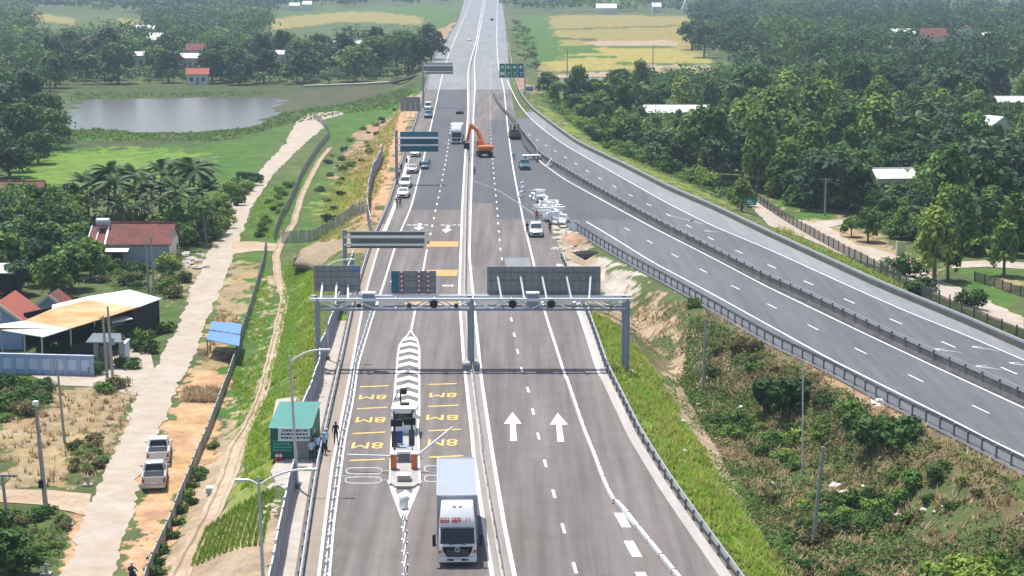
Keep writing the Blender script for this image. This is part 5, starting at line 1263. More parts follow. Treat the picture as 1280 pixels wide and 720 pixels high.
person('person in a dark shirt at the left door of the silver SUV', 659, 293, 0, .5, 'shirtdark', pose=2)
person('person in a red shirt behind the silver SUV', 671, 277, 0, .2, 'shirtred', pose=0)
person('person in dark clothes right of the silver SUV by the rubble', 687.5, 292, -.0, .2, 'shirtdark', pose=1)
# motorbike with rider at the bottom edge
v = gp(166, 735, .06); t = thing('motorbike', 'motorbike on the dirt shoulder at the bottom edge of the photo', 'motorbike', v, -.05)
for y in (-.6,.62):
    q = MB(); q.lathe([(.18,-.05),(.27,-.05),(.29,0),(.27,.05),(.18,.05)], (0,y,.29), 16, 'x'); wl = q.build('wheel', M['rubber'], t); q = MB(); q.lathe([(0,-.03),(.18,-.03),(.18,.03),(0,.03)], (0,y,.29), 10, 'x'); q.build('rim', M['silver'], wl)
q = MB(); q.sideprism([(-.75,.62),(-.3,.5),(.15,.4),(.3,.5),(.42,.85),(.3,.95),(.15,.6),(-.2,.68),(-.8,.74)], -.13, .13); q.build('body', M['darkpaint'], t, .03)
q = MB(); q.box((0,-.3,.76), (.26,.75,.1)); q.build('seat', M['black'], t, .03)
q = MB(); q.bar((0,.62,.3),(0,.42,.95),.08); q.tube([(-.33,.3,1.0),(-.1,.42,.98),(.1,.42,.98),(.33,.3,1.0)], .025, 6); q.build('handlebar', M['silver'], t)
q = MB(); q.lathe([(0,-.06),(.1,-.04),(.1,.04),(0,.06)], (0,.5,.9), 10, 'y'); q.build('headlight', M['lamp'], t)
# seated rider
J = [(0,-.25,.9),(0,-.22,1.1),(0,-.16,1.33),(0,-.12,1.46),(0,-.1,1.54),(0,-.08,1.66)]; Ej = [(0,1),(1,2),(2,3),(3,4),(4,5)]; Rj = [(.15,.12),(.13,.1),(.165,.11),(.055,.055),(.08,.09),(.075,.085)]
for sd in (-1,1):
    b = len(J); J += [(.1*sd,-.15,.86),(.19*sd,.22,.8),(.17*sd,.05,.36),(.17*sd,.2,.3),(.19*sd,-.15,1.38),(.29*sd,.02,1.15),(.3*sd,.27,1.02),(.3*sd,.33,1.02)]
    Rj += [(.095,.095),(.065,.065),(.045,.045),(.04,.03),(.062,.062),(.045,.045),(.032,.032),(.035,.025)]; Ej += [(0,b),(b,b+1),(b+1,b+2),(b+2,b+3),(2,b+4),(b+4,b+5),(b+5,b+6),(b+6,b+7)]
me = bpy.data.meshes.new('p'); me.from_pydata(J, Ej, []); o = bpy.data.objects.new('p', me); col.objects.link(o); o.modifiers.new('s', 'SKIN')
for i in range(len(J)): me.skin_vertices[0].data[i].radius = Rj[i]; me.skin_vertices[0].data[i].use_root = (i == 0)
o.modifiers.new('b', 'SUBSURF').render_levels = 1
bpy.context.view_layer.update(); m2 = bpy.data.meshes.new_from_object(o.evaluated_get(bpy.context.evaluated_depsgraph_get())); bpy.data.objects.remove(o)
for m_ in ('skin','shirtdark','trousers'): m2.materials.append(M[m_])
for p in m2.polygons:
    c = p.center; p.use_smooth = True; p.material_index = 0 if c.z > 1.44 or (abs(c.x) > .24 and c.y > .12 and c.z > .9) else 1 if c.z > .98 else 2
r = thing('person', 'person in dark clothes and a white helmet riding the motorbike at the bottom edge', 'person', v, -.05)
o = bpy.data.objects.new('body', m2); col.objects.link(o); o.parent = r
q = MB(); q.lathe([(.12,-.04),(.135,.03),(.12,.1),(.07,.15),(0,.165)], (0,-.08,1.62), 14); q.build('helmet', M['white'], r, smooth=True)
# ------------------------------------------------------------------ houses and sheds
def slab(mb, pts, th, mi=None):
    n = len(pts); mb.add([tuple(p) for p in pts]+[(p[0],p[1],p[2]-th) for p in pts], [tuple(range(n)), tuple(range(n,2*n))[::-1]]+[(i,n+i,n+(i+1)%n,(i+1)%n) for i in range(n)], mi)
def gable(t, x0, x1, y0, y1, h, hr, wallm, roofm, ridge='x', over=.35, z0=0, endm=None, trim=None):
    """walls with gable ends and a pitched roof of two slabs"""
    q = MB()
    if ridge == 'x':
        q.sideprism([(y0,z0-.5),(y1,z0-.5),(y1,h),((y0+y1)/2,hr),(y0,h)], x0, x1); wl = q.build('wall', M[wallm], t)
        ym = (y0+y1)/2; k = (hr-h)/(ym-y0); ro = MB()
        for a, b in ((y0-over, ym),(ym, y1+over)):
            za, zb = (h-k*over, hr) if a < ym-.01 else (hr, h-k*over)
            slab(ro, [(x0-over,a,za+.12),(x1+over,a,za+.12),(x1+over,b,zb+.12),(x0-over,b,zb+.12)], .1)
        r = ro.build('roof', M[roofm], t)
        q = MB(); q.bar((x0-over,ym,hr+.16),(x1+over,ym,hr+.16),.26,.14); q.build('ridge_cap', M[roofm], r)
    else:
        xm = (x0+x1)/2; prof = [(x0,z0-.5),(x1,z0-.5),(x1,h),(xm,hr),(x0,h)]
        n = 5; q.add([(p[0],y0,p[1]) for p in prof]+[(p[0],y1,p[1]) for p in prof], [tuple(range(n)),tuple(range(n,2*n))[::-1]]+[(i,n+i,n+(i+1)%n,(i+1)%n) for i in range(n)]); wl = q.build('wall', M[wallm], t)
        k = (hr-h)/(xm-x0); ro = MB()
        for a, b in ((x0-over, xm),(xm, x1+over)):
            za, zb = (h-k*over, hr) if a < xm-.01 else (hr, h-k*over)
            slab(ro, [(a,y0-over,za+.12),(b,y0-over,zb+.12),(b,y1+over,zb+.12),(a,y1+over,za+.12)], .1)
        r = ro.build('roof', M[roofm], t)
        if trim:
            q = MB(); q.bar((x0-over,y0-over-.03,h-k*over+.08),(xm,y0-over-.03,hr+.08),.1,.3); q.bar((xm,y0-over-.03,hr+.08),(x1+over,y0-over-.03,h-k*over+.08),.1,.3); q.build('barge_board', M[trim], r)
    return wl, r
# long red roofed house
v = gp(212, 334); t = thing('tiled_house', 'long grey walled house with a weathered red tile roof in front of the palms', 'house', v)
wl, rf = gable(t, -8.3, 0, 0, 7, 3.2, 5.4, 'greywall', 'rooftile')
q = MB(); q.box((.012,3.5,1.7),(.04,6.9,3.4)); q.build('end_wall', M['cream'], t)
q = MB(); q.box((.04,5.9,1.6),(.06,1.0,1.6)); q.build('window', M['glass'], wl)
q = MB(); q.bar((-8.5,-.4,3.0),(-8.5,3.5,5.6),.22,.2); q.build('ridge_trim', M['white'], rf)
q = MB(); q.box((-9.6,3.2,1.5),(2.5,5.5,3.1)); q.build('side_wall', M['greywall'], t)
q = MB(); slab(q, [(-10.9,-.2,3.2),(-8.6,-.2,3.2),(-8.6,3.4,5.0),(-10.9,3.4,5.0)], .12); slab(q, [(-10.9,3.4,5.0),(-8.6,3.4,5.0),(-8.6,7.0,3.2),(-10.9,7.0,3.2)], .12); q.build('side_roof', M['rooftile'], t)
q = MB()
for x in (-10.9,-9.8): q.bar((x,-.25,3.25),(x,3.4,5.1),.16,.16)
q.build('roof_trim', M['cream'], t)
q = MB(); q.box((-12.3,2.6,1.1),(3.6,5,2.2)); q.build('porch_wall', M['maroon'], t)
q = MB(); slab(q, [(-14.2,-.3,2.6),(-10.8,-.3,2.6),(-10.8,4,3.5),(-14.2,4,3.5)], .1); q.build('porch_roof', M['rooftile'], t)
q = MB(); q.box((-12.4,-.45,2.62),(3.7,.2,.14)); q.build('gutter', M['white'], t)
q = MB(); slab(q, [(-10.6,-1.6,2.35),(-5.2,-1.6,2.35),(-5.2,.0,2.75),(-10.6,.0,2.75)], .08); q.build('canopy', M['tin'], t)
q = MB(); q.box((-9.8,-.03,1.05),(3.0,.1,2.1)); q.build('shutter', M['maroon'], t); q = MB(); q.box((-6.9,-.02,1.0),(1.4,.06,2.0)); q.build('door', M['maroon'], t)
q = MB(); q.lathe([(0,-.9),(.5,-.9),(.55,-.8),(.55,.8),(.5,.9),(0,.9)], (-9.3,2.9,5.7), 14, 'x'); q.build('water_tank', M['silver'], t, smooth=True)
q = MB(); q.box((.8,-.2,.35),(1.7,.12,.7)); o = q.build('low_wall', M['cream']); o.location = v+Vector((.2,0,0)); tag(o, 'short pale wall stub beside the end of the red roofed house', 'wall')
# rusty metal roofed shed
Z0 = -.35; R = lambda px, py, z=Z0: at(px, py, z)
t = thing('metal_shed', 'large open shed with a white metal roof rusted orange across the middle', 'shed', gp(130, 430)); org = t.location.copy()
def loc(p): return tuple(p-org)
for nm, pts, m_ in (('front_roof', [(54,421),(86,411),(30,401),(0,405),(-60,413),(-60,409),(0,412)], 'tin'),
                    ('back_roof', [(110,375),(173,383.5),(202,373),(162,362),(112,370),(65,381),(65,386)], 'tin'),
                    ('rusted_roof', [(30,401),(86,411),(125,399),(173,383.5),(110,375),(65,386)], 'rust')):
    if m_ == 'rust' and 'rust' not in M: M['rust'] = mat('rust', (.60,.40,.22), .7, .1, var=.12, scale=.6, c2=(.52,.22,.06), scale2=.2)
    q = MB(); slab(q, [loc(R(*p)) for p in pts], .09); q.build(nm, M[m_], t)
q = MB()
def wall_between(q, a, b, z1=Z0-.1, th=.15):
    A, Bq = R(*a), R(*b); q.bar((A.x-org.x, A.y-org.y, (z1-4.1)/2-org.z), (Bq.x-org.x, Bq.y-org.y, (z1-4.1)/2-org.z), th, z1+4.1)
wall_between(q, (198,373.5), (160,363.5)); wall_between(q, (196,375), (165,385.5)); wall_between(q, (120,400), (165,385.5), Z0-1.4); wall_between(q, (30,390), (160,363.5)); q.build('wall', M['darkcloth'], t)
q = MB(); wall_between(q, (85,411), (122,400), Z0-1.9, .1); q.build('screen', M['darkcloth'], t)
for px, py in ((2,411),(30,416),(52,420),(88,409.5),(118,400),(136,394.5),(170,383.5),(182,379.5),(197,374)):
    A = R(px, py-1.0); q = MB(); q.tube([(A.x-org.x, A.y-org.y, -.1),(A.x-org.x, A.y-org.y, Z0-org.z)], .08, 6); q.build('post', M['galv'], t)
A = R(142,398,-2.0); q = MB(); slab(q, [loc(R(*p, -1.2)) for p in ((130,397),(158,394),(166,398),(140,403))], .1); q.build('lean_to_roof', M['tin'], t)
q = MB(); A, Bq = R(140,411,-2.2), R(168,401,-2.2); q.bar(loc(A), loc(Bq), .08, .8); q.build('banner', M['cream'], t)
# blue and white boundary wall with gate
a, b = gp(-30, 466), gp(115.5, 470); t = thing('boundary_wall', 'blue and white panelled garden wall in front of the rusty roofed shed', 'wall', (0,0,0)); n = 9; H = 1.95
for k in range(n):
    p, r_ = a.lerp(b, k/n), a.lerp(b, (k+1)/n)
    q = MB(); q.bar(p+Vector((0,0,H/2)), r_+Vector((0,0,H/2)), .16, H); pn = q.build('panel', M['bluewall'], t)
    q = MB(); m0, m1 = p.lerp(r_,.16), p.lerp(r_,.84); o_ = Vector((0,-.1,H*.55)); q.bar(m0+o_, m1+o_, .05, H*.55); q.build('inset', M['palewall'], pn)
for k in range(n+1):
    p = a.lerp(b, k/n); q = MB(); q.box(p+Vector((0,0,H*.53)), (.4,.4,H*1.06)); q.build('pillar', M['bluewall'], t)
q = MB(); q.bar(a+Vector((0,0,H+.06)), b+Vector((0,0,H+.06)), .3, .12); q.build('coping', M['palewall'], t)
t = thing('gateway', 'grey tiled gateway roof on stone pillars between the wall and the poles', 'gate', gp(136, 458))
for x in (-1.2,.0,1.35): q = MB(); q.box((x,0,1.3),(.45,.45,2.7)); q.build('pillar', M['concrete'], t)
q = MB(); M['roofgrey'] = mat('roofgrey', (.20,.24,.26), .8, var=.15); slab(q, [(-2.0,-1.0,2.7),(1.6,-1.0,2.7),(1.3,.1,3.4),(-1.5,.1,3.4)], .1); slab(q, [(-1.5,.1,3.4),(1.3,.1,3.4),(1.6,1.2,2.7),(-2.0,1.2,2.7)], .1); q.build('roof', M['roofgrey'], t)
q = MB(); q.box((-.6,.05,1.1),(1.0,.06,2.0)); q.build('gate_leaf', M['galv_dark'], t)
t = thing('boundary_wall', 'short white and blue wall end to the right of the gateway', 'wall', gp(155, 455)); q = MB(); q.box((0,1.2,1.0),(.2,2.6,2.0)); q.build('panel', M['palewall'], t); q = MB(); q.box((0,-.1,1.05),(.45,.4,2.1)); q.build('pillar', M['palewall'], t); q = MB(); q.box((0,1.2,2.05),(.34,2.8,.1)); q.build('coping', M['white'], t)
# blue gabled house behind the shed
t = thing('gabled_house', 'blue house with white trimmed gables and bright red tiles behind the shed', 'house', (-54.5, 193, -4))
wl, rf = gable(t, -1.9, 3.0, 0, 7, 3.0, 4.9, 'bluewall', 'rooftile_bright', 'y', .35, trim='cream')
q = MB(); q.box((.55,-.04,3.5),(.9,.05,1.2)); w_ = q.build('panel', M['palewall'], wl); q = MB(); q.lathe([(0,-.09),(.3,-.09),(.3,-.06)], (.55,0,3.7), 14, 'y'); q.build('vent', M['white'], w_)
q = MB(); q.sideprism([(2,-.5),(10,-.5),(10,4.2),(6,5.6),(2,4.2)], -8.5, -1.9); q.build('wing_wall', M['bluewall'], t)
q = MB(); slab(q, [(-9,1.6,4.1),(-1.6,1.6,4.1),(-1.6,6,5.75),(-9,6,5.75)], .1); slab(q, [(-9,6,5.75),(-1.6,6,5.75),(-1.6,10.4,4.1),(-9,10.4,4.1)], .1); q.build('wing_roof', M['rooftile_bright'], t)
q = MB(); q.add([(-5.2,1.2,3.6),(-2.0,1.2,3.6),(-3.6,1.2,5.7),(-5.2,4.5,3.6),(-2.0,4.5,3.6),(-3.6,5.5,5.7)], [(0,1,2),(3,5,4),(0,2,5,3),(1,4,5,2),(0,3,4,1)]); q.build('dormer', M['bluewall'], t)
q = MB(); q.bar((-5.4,1.1,3.5),(-3.6,1.1,5.8),.12,.3); q.bar((-3.6,1.1,5.8),(-1.8,1.1,3.5),.12,.3); q.build('barge_board', M['cream'], t)
t = thing('garden_shed', 'small brown tiled outbuilding behind the blue house', 'shed', (-52.2, 203, -4)); gable(t, -.4, 2.8, 0, 4, 2.6, 3.9, 'greywall', 'rooftile', 'y', .3, trim='cream')
t = thing('dark_shed', 'dark walled shed with a flat pale tin roof above the blue house', 'shed', gp(2, 372)); q = MB(); q.box((-1,2.5,1.5),(4.4,5,3)); q.build('wall', M['darkcloth'], t); q = MB(); slab(q, [(-3.6,-.4,3.1),(1.6,-.4,3.1),(1.6,5.4,3.4),(-3.6,5.4,3.4)], .08); q.build('roof', M['tin'], t)
# blue awning
c4 = [at(*p, z) for p, z in (((258,424),-2.05),((299,432.5),-2.05),((302,406),-1.6),((265,403),-1.6))]
t = thing('awning', 'bright blue metal awning on posts beside the village road', 'shelter', gp(278, 445)); org = t.location.copy()
m0, m1 = c4[0].lerp(c4[3], .5), c4[1].lerp(c4[2], .5)
q = MB(); slab(q, [loc(c4[0]),loc(c4[1]),loc(m1),loc(m0)], .05); q.build('roof', M['bluesteel'], t)
up = Vector((0,0,.12)); q = MB(); slab(q, [loc(m0+up),loc(m1+up),loc(c4[2]+up),loc(c4[3]+up)], .05); q.build('upper_roof', M['bluesteel'], t)
for p in c4+[m0, m1]: q = MB(); l_ = loc(p); q.tube([(l_[0]*.96,l_[1]*.96,-.1),(l_[0]*.96,l_[1]*.96,l_[2]-.02)], .06, 6); q.build('post', M['galv_dark'], t)
q = MB(); l_ = loc(c4[1].lerp(c4[2],.5)); q.box((l_[0]-.2,l_[1],.8),(.06,2.4,1.5)); q.build('side_panel', M['galv_dark'], t)
# houses further off
CLEAR = []
def far_house(px, py, w, d, h, hr, wallm, roofm, label, rz=0, ridge='x', windows=True):
    if py < 120 and py > 30 and 'field' not in label and 'pinkish' not in label: k = 3.2; py += k*srow(py, -3); h += k; hr += k
    v = gp(px, py); t = thing('house', label, 'house', v, rz); CLEAR.append((v.x, v.y+d/2, w*.5+(3.5 if py < 125 else 1), (60 if py > 25 else 30) if py < 125 else 27)); wl, rf = gable(t, -w/2, w/2, 0, d, h, hr, wallm, roofm, ridge, .4)
    if windows:
        for x in (-w*.28, w*.28): q = MB(); q.box((x,-.03,h*.5),(w*.16,.06,h*.35)); q.build('window', M['glass_mid'], wl)
        q = MB(); q.box((0,-.03,h*.36),(w*.14,.05,h*.7)); q.build('door', M['grey'], wl)
    return t
far_house(18, 272, 8, 9, 3, 5.2, 'greywall', 'rooftile', 'red roofed house half hidden by trees at the left edge', .1)
for i, (px, py, w, d, h, hr, wm_, rm, lab, rz) in enumerate([
 (846,156,15,8,3.0,4.4,'cream','tin','long white metal roofed house among the trees right of the interchange',0),
 (1121,243,6.5,6,2.8,4.0,'cream','tin','white roofed hut deep in the woods behind the crossarm pole',.1),
 (1252,172,6,6,3,4.6,'cream','tin','white gabled roof in the woods near the right edge, lower of two',.5),
 (1266,142,8,6,3,4.2,'greywall','tin','pale flat roofed house in the woods near the right edge, upper of two',0),
 (1130,54,10,8,4,6,'cream','tin','cluster house with a bright white roof in the far right woods',.1),
 (1170,60,11,10,4.5,8,'cream','rooftile','far right house with a dull red hipped roof, leftmost of the red three',.2),
 (1208,60,13,10,5,9,'palewall','rooftile','far right house with a red gable and pale blue front',-.2),
 (1240,56,8,6,4,5,'cream','tin','far right low white roof at the end of the village cluster',0),
 (200,66,8,6,4,5.6,'cream','tin','far left white roofed house beyond the pond, middle of the group',.1),
 (193,60,7,6,4.4,6.4,'cream','tin','far left white roofed house behind the middle one',-.2),
 (212,71,5,5,3.2,4.6,'cream','tin','far left small white roofed house at the front of the group',.15),
 (247,76,8,7,4,6.4,'cream','rooftile','far left house with a brownish red roof right of the white group',.1),
 (238,83,8,5,3,4.4,'cream','tin','far left long white roof below the red roofed house',-.15),
 (247,106,7,6,3.6,5.4,'cream','rooftile_bright','pinkish house with a red front at the far edge of the pond',.1),
 (91,66,14,8,4,6,'cream','rooftile','dull red roofed house buried in the far left trees',.1),
 (168,80,9,6,3,4.2,'greywall','tin','pale green grey roof buried in the trees above the pond',.2),
 (348,78,6,5,3,4.2,'cream','tin','tiny white hut in the trees above the right end of the pond',.1),
 (436,64,12,6,3,4.0,'cream','tin','low white roof between the palms left of the far road',.1),
 (368,14,8,6,5,7,'cream','tin','far white house above the left rice strip, left of two',0),
 (384,14,7,6,6,8.5,'cream','tin','far taller white house above the left rice strip, right of two',0),
 (758,18,15,8,5,8,'cream','tin','far long white roof at the top edge of the rice field, left one',0),
 (821,16,7,6,5,8,'cream','tin','far white roof at the top edge of the rice field, middle one',0.1),
 (857,18,5,6,5,11,'cream','tin','far pointed white gable at the top edge of the rice field, right one',0),
 (1240,20,12,8,4,5.5,'cream','tin','far pale roof at the top right by the distant field',0),
 (180,46,10,8,4,5.6,'cream','tin','small white roof at the end of the left rice strip',0),
 (68,66,7,6,3,4.6,'cream','tin','tiny white roof left of the buried red roof',0)]):
    far_house(px, py, w, d, h, hr, wm_, rm, lab, rz, windows=(py > 50), ridge='y' if 'gable' in lab else 'x')
t = thing('gate_wall', 'pale green wall panel with a white post where the track enters the woods', 'wall', gp(1126, 320)); q = MB(); q.box((0,0,.95),(1.1,.12,1.9)); q.build('panel', M['limewall'], t); q = MB(); q.box((-.6,0,1.0),(.16,.16,2.0)); q.build('post', M['white'], t)
# long low causeway bank at the far side of the pond
mb = MB(); pts = [gp(*p) for p in ((380,109),(440,107),(490,104),(520,96))]
for a_, b_ in zip(pts[:-1], pts[1:]): mb.bar(a_+Vector((0,0,.3)), b_+Vector((0,0,.3)), 3, .7)
struct(mb.build('bank_path', M['track']))
# concrete markers
for px, py, lab in ((110,607,'small white concrete marker on the mound by the side lane'),(86,656,'squat white concrete marker below the side lane'),(58,718,'short white concrete post at the bottom left')):
    v = gp(px, py); t = thing('marker_stone', lab, 'marker', v); q = MB(); q.box((0,0,.06),(.7,.6,.14)); q.build('base', M['concrete'], t); q = MB(); q.box((0,0,.4),(.22,.22,.7), taper=.8); q.build('post', M['concrete_pale'], t)
v = gp(264, 617); q = MB(); q.box((0,0,.3),(.75,.5,.5), rx=.2); o = q.build('crate', mat('paleblue', (.55,.68,.70), .6), bevel=.03); o.location = v; tag(o, 'pale blue plastic crate lying in the sandy drain', 'crate')
# barren rubble by the house corner
r_ = random.Random(8)
for i in range(22):
    v = gp(226+r_.random()*30, 318+r_.random()*18); s_ = r_.uniform(.25,.8); q = MB(); q.lathe([(0,-.1),(s_*.8,0),(s_,.25*s_),(s_*.6,.55*s_),(0,.65*s_)], n=7); q.v = [(x*r_.uniform(.7,1.3), y*r_.uniform(.7,1.3), z) for x, y, z in q.v]; o = q.build('rubble_stone', M['rock']); o.location = v; tag(o, 'pale stone in the rubble between the red roofed house and the village road', 'stone', 'rubble by the house corner')
for i in range(40):
    px, py = [(1060+r_.random()*130, 632+r_.random()*18),(1040+r_.random()*40, 605+r_.random()*14),(1085+r_.random()*20,500+r_.random()*10),(835+r_.random()*140,470+r_.random()*170)][min(3, i//9)]
    v = gp(px, py); s_ = r_.uniform(.12,.42); q = MB(); q.lathe([(0,-.1),(s_*.8,0),(s_,.25*s_),(s_*.6,.55*s_),(0,.65*s_)], n=7); q.v = [(x*r_.uniform(.7,1.3), y*r_.uniform(.7,1.3), z) for x, y, z in q.v]; o = q.build('rubble_stone', M['cream']); o.location = v; tag(o, 'whitish stone scattered in the shrubby valley between the two roads', 'stone', 'stones in the valley')
for i in range(14):
    px, py = [(337,612),(341,609),(345,606),(338,634),(343,640),(333,642),(348,628),(330,655),(352,607),(400,497),(403,488),(398,505),(406,480),(395,512)][i]
    v = gp(px, py); s_ = r_.uniform(.18,.4); q = MB(); q.lathe([(0,-.1),(s_*.8,0),(s_,.25*s_),(s_*.6,.55*s_),(0,.65*s_)], n=7); q.v = [(x*r_.uniform(.7,1.4), y*r_.uniform(.7,1.3), z) for x, y, z in q.v]; o = q.build('rubble_stone', M['rock']); o.location = v; tag(o, 'grey stone on the embankment edge by the green hut', 'stone', 'stones by the hut')
# ------------------------------------------------------------------ vegetation
def leaf_quads(C, D, size, rng, up=.35, out=.8, jit=.45):
    n = len(C); N = D*out+rng.normal(size=(n,3))*jit+np.array([0,0,up]); N /= np.linalg.norm(N, axis=1)[:,None]
    A = np.cross(N, rng.normal(size=(n,3))); A /= np.linalg.norm(A, axis=1)[:,None]+1e-9; Bv = np.cross(N, A)
    s1 = (size*rng.uniform(.6,1.35,n))[:,None]; s2 = s1*rng.uniform(.45,.8,n)[:,None]
    V = np.stack([C-A*s1, C-Bv*s2+N*s2*.18, C+A*s1, C+Bv*s2+N*s2*.18], 1).reshape(-1,3)
    return V, np.arange(4*n).reshape(-1,4)
def crown_points(rng, lobes, n, shell=.55):
    L = np.array(lobes); vol = (L[:,3]*L[:,4]*L[:,5])**.67; k = rng.choice(len(L), n, p=vol/vol.sum())
    d = rng.normal(size=(n,3)); d /= np.linalg.norm(d,axis=1)[:,None]; d[:,2] = np.where((d[:,2] < -.35) & (rng.random(n) < .7), -d[:,2], d[:,2])
    r = shell+(1-shell)*rng.random(n)**.6; r *= 1+.18*rng.normal(size=n)
    return L[k,:3]+d*L[k,3:6]*r[:,None], d
def make_crown(name, seed, H, R, n, leaf, m, style='round'):
    rng = np.random.default_rng(seed); lobes = []
    nl = 14 if style != 'bush' else 10
    for i in range(nl):
        a = i*2.4+rng.uniform(-.4,.4); rr = R*(.15+.55*math.sqrt((i+.3)/nl))
        if style == 'tall': z = H*(.30+.6*(1-i/nl)+rng.uniform(-.05,.05)); rr = R*(.12+.5*(i/nl)); s_ = R*rng.uniform(.24,.52); sz = s_*rng.uniform(.9,1.3)
        elif style == 'bush': rr = R*rng.uniform(.1,.85); s_ = R*rng.uniform(.28,.52); z = H*rng.uniform(.2,.62); sz = s_*rng.uniform(.7,1.3)
        else: z = H*(.84-.52*(i/nl)**1.2+rng.uniform(-.12,.12)); rr *= rng.uniform(.7,1.25); s_ = R*rng.uniform(.2,.5); sz = s_*rng.uniform(.6,1.0)
        lobes.append((rr*math.cos(a), rr*math.sin(a), z, s_, s_, sz))
    C, D = crown_points(rng, lobes, n); C[:,2] = np.maximum(C[:,2], .05)
    V, Fq = leaf_quads(C, D, leaf, rng)
    o = npmesh(name, V, Fq, M[m]); return o, lobes
def make_tree(name, seed, H, R, n, leaf, m, style='round', label='tree', cat='tree', group=None):
    t = thing(name, label, cat, group=group)
    cr, lobes = make_crown('crown', seed, H, R, n, leaf, m, style); cr.parent = t
    r_ = random.Random(seed); q = MB()
    top = H*.62; q.tube([(0,0,-.3),(r_.uniform(-.15,.15),r_.uniform(-.15,.15),H*.3),(r_.uniform(-.2,.2),r_.uniform(-.2,.2),top)], [H*.028+.05,H*.022+.03,.05], 7)
    for l in lobes[2:8]:
        z0 = H*r_.uniform(.22,.45); q.tube([(0,0,z0),(l[0]*.5,l[1]*.5,(z0+l[2])*.52),(l[0]*.9,l[1]*.9,l[2]-.1)], [H*.012+.03,H*.009+.02,.025], 5)
    q.build('trunk', M['bark'], t); return Proto(t)
NL = 1500
PT = {}
for i, m_ in enumerate(('leaf_dark','leaf_mid','leaf_dark','leaf_blue')): PT[('broad',i)] = make_tree('broadleaf_tree', 20+i, 8.0, 3.8, NL, .42, m_)
for i, m_ in enumerate(('leaf_mid','leaf_light','leaf_mid')): PT[('acacia',i)] = make_tree('acacia_tree', 40+i, 8.5, 2.9, NL, .38, m_, 'tall')
for i, m_ in enumerate(('leaf_dark','leaf_mid','leaf_blue')): PT[('pondside',i)] = make_tree('pondside_tree', 80+i, 8.0, 4.0, NL, .42, m_)  # no separate species: the round broadleaf trees again, named apart around the pond
for i, (nm_, m_) in enumerate((('shrub','leaf_mid'),('shrub','leaf_dark'),('shrub','leaf_light'),('shrub','leaf_dry'),('bush','leaf_mid'),('bush','leaf_dark'),('bush','leaf_light'))):
    t = thing(nm_, nm_, 'shrub'); cr, _ = make_crown('foliage', 60+i, 1.7, 1.35, 900, .16, m_, 'bush'); cr.parent = t
    q = MB(); r_ = random.Random(i)
    for k in range(5): q.tube([(0,0,-.1),(r_.uniform(-.3,.3),r_.uniform(-.3,.3),.5),(r_.uniform(-.7,.7),r_.uniform(-.7,.7),1.0)], [.035,.025,.012], 5)
    q.build('stem', M['bark'], t); PT[('shrub',i)] = Proto(t)
def frond_mesh(L, droop, leafl, n, rng):
    V = []; Fq = []
    pts = []
    for k in range(n+1):
        s_ = k/n; pts.append(np.array([0, L*s_*(1-.12*s_), L*(.42*s_-droop*s_*s_)]))
    for k in range(1, n+1):
        p = pts[k]; d = pts[k]-pts[k-1]; d /= np.linalg.norm(d); s_ = k/n
        ll = leafl*(math.sin(PI*min(.98, .12+.86*s_))**.6)
        for sd in (-1,1):
            e = p+np.array([sd*ll*.8, 0, -ll*.32])+d*ll*.55; w = d*L/n*.62
            b = len(V); V += [p-w, p+w, e+w*.35, e-w*.15]; Fq.append((b,b+1,b+2,b+3))
    for k in range(n):
        a, c = pts[k], pts[k+1]; w = np.array([.05*(1-k/n)+.012,0,0]); b = len(V); V += [a-w, a+w, c+w, c-w]; Fq.append((b,b+1,b+2,b+3))
    return np.array(V), np.array(Fq)
def make_palm(seed, H, L, nf, label='palm', name='coconut_palm', droop=.75):
    rng = np.random.default_rng(seed); t = thing(name, label, 'palm tree')
    q = MB(); lx, ly = rng.uniform(-.6,.6,2); q.tube([(0,0,-.2),(lx*.3,ly*.3,H*.4),(lx,ly,H)], [.2,.15,.11], 8); q.build('trunk', M['palmbark'], t)
    meshes = []
    for v in range(3):
        V, Fq = frond_mesh(L*(.9+.1*v), droop*(.75+.25*v), L*.24, 16, rng); o = npmesh('frond', V, Fq, M['palm']); meshes.append(o.data)
        o.parent = t; a = v*2.1; o.location = (lx,ly,H-.05); o.rotation_euler = (.15*v-.1,0,a)
    for k in range(3, nf):
        o = bpy.data.objects.new('frond', meshes[k % 3]); col.objects.link(o); o.parent = t; o.location = (lx,ly,H-.05)
        o.rotation_euler = (rng.uniform(-.55,.75), rng.uniform(-.15,.15), k*2.4+rng.uniform(-.2,.2))
    return Proto(t)
PALM = [make_palm(5,8.5,3.8,20,droop=.5), make_palm(6,7.2,3.6,18,droop=.42)]
ARECA = [make_palm(9,5.5,1.9,10,name='areca_palm',droop=.5), make_palm(10,6.5,2.0,11,name='areca_palm',droop=.65)]
rv = random.Random(21)
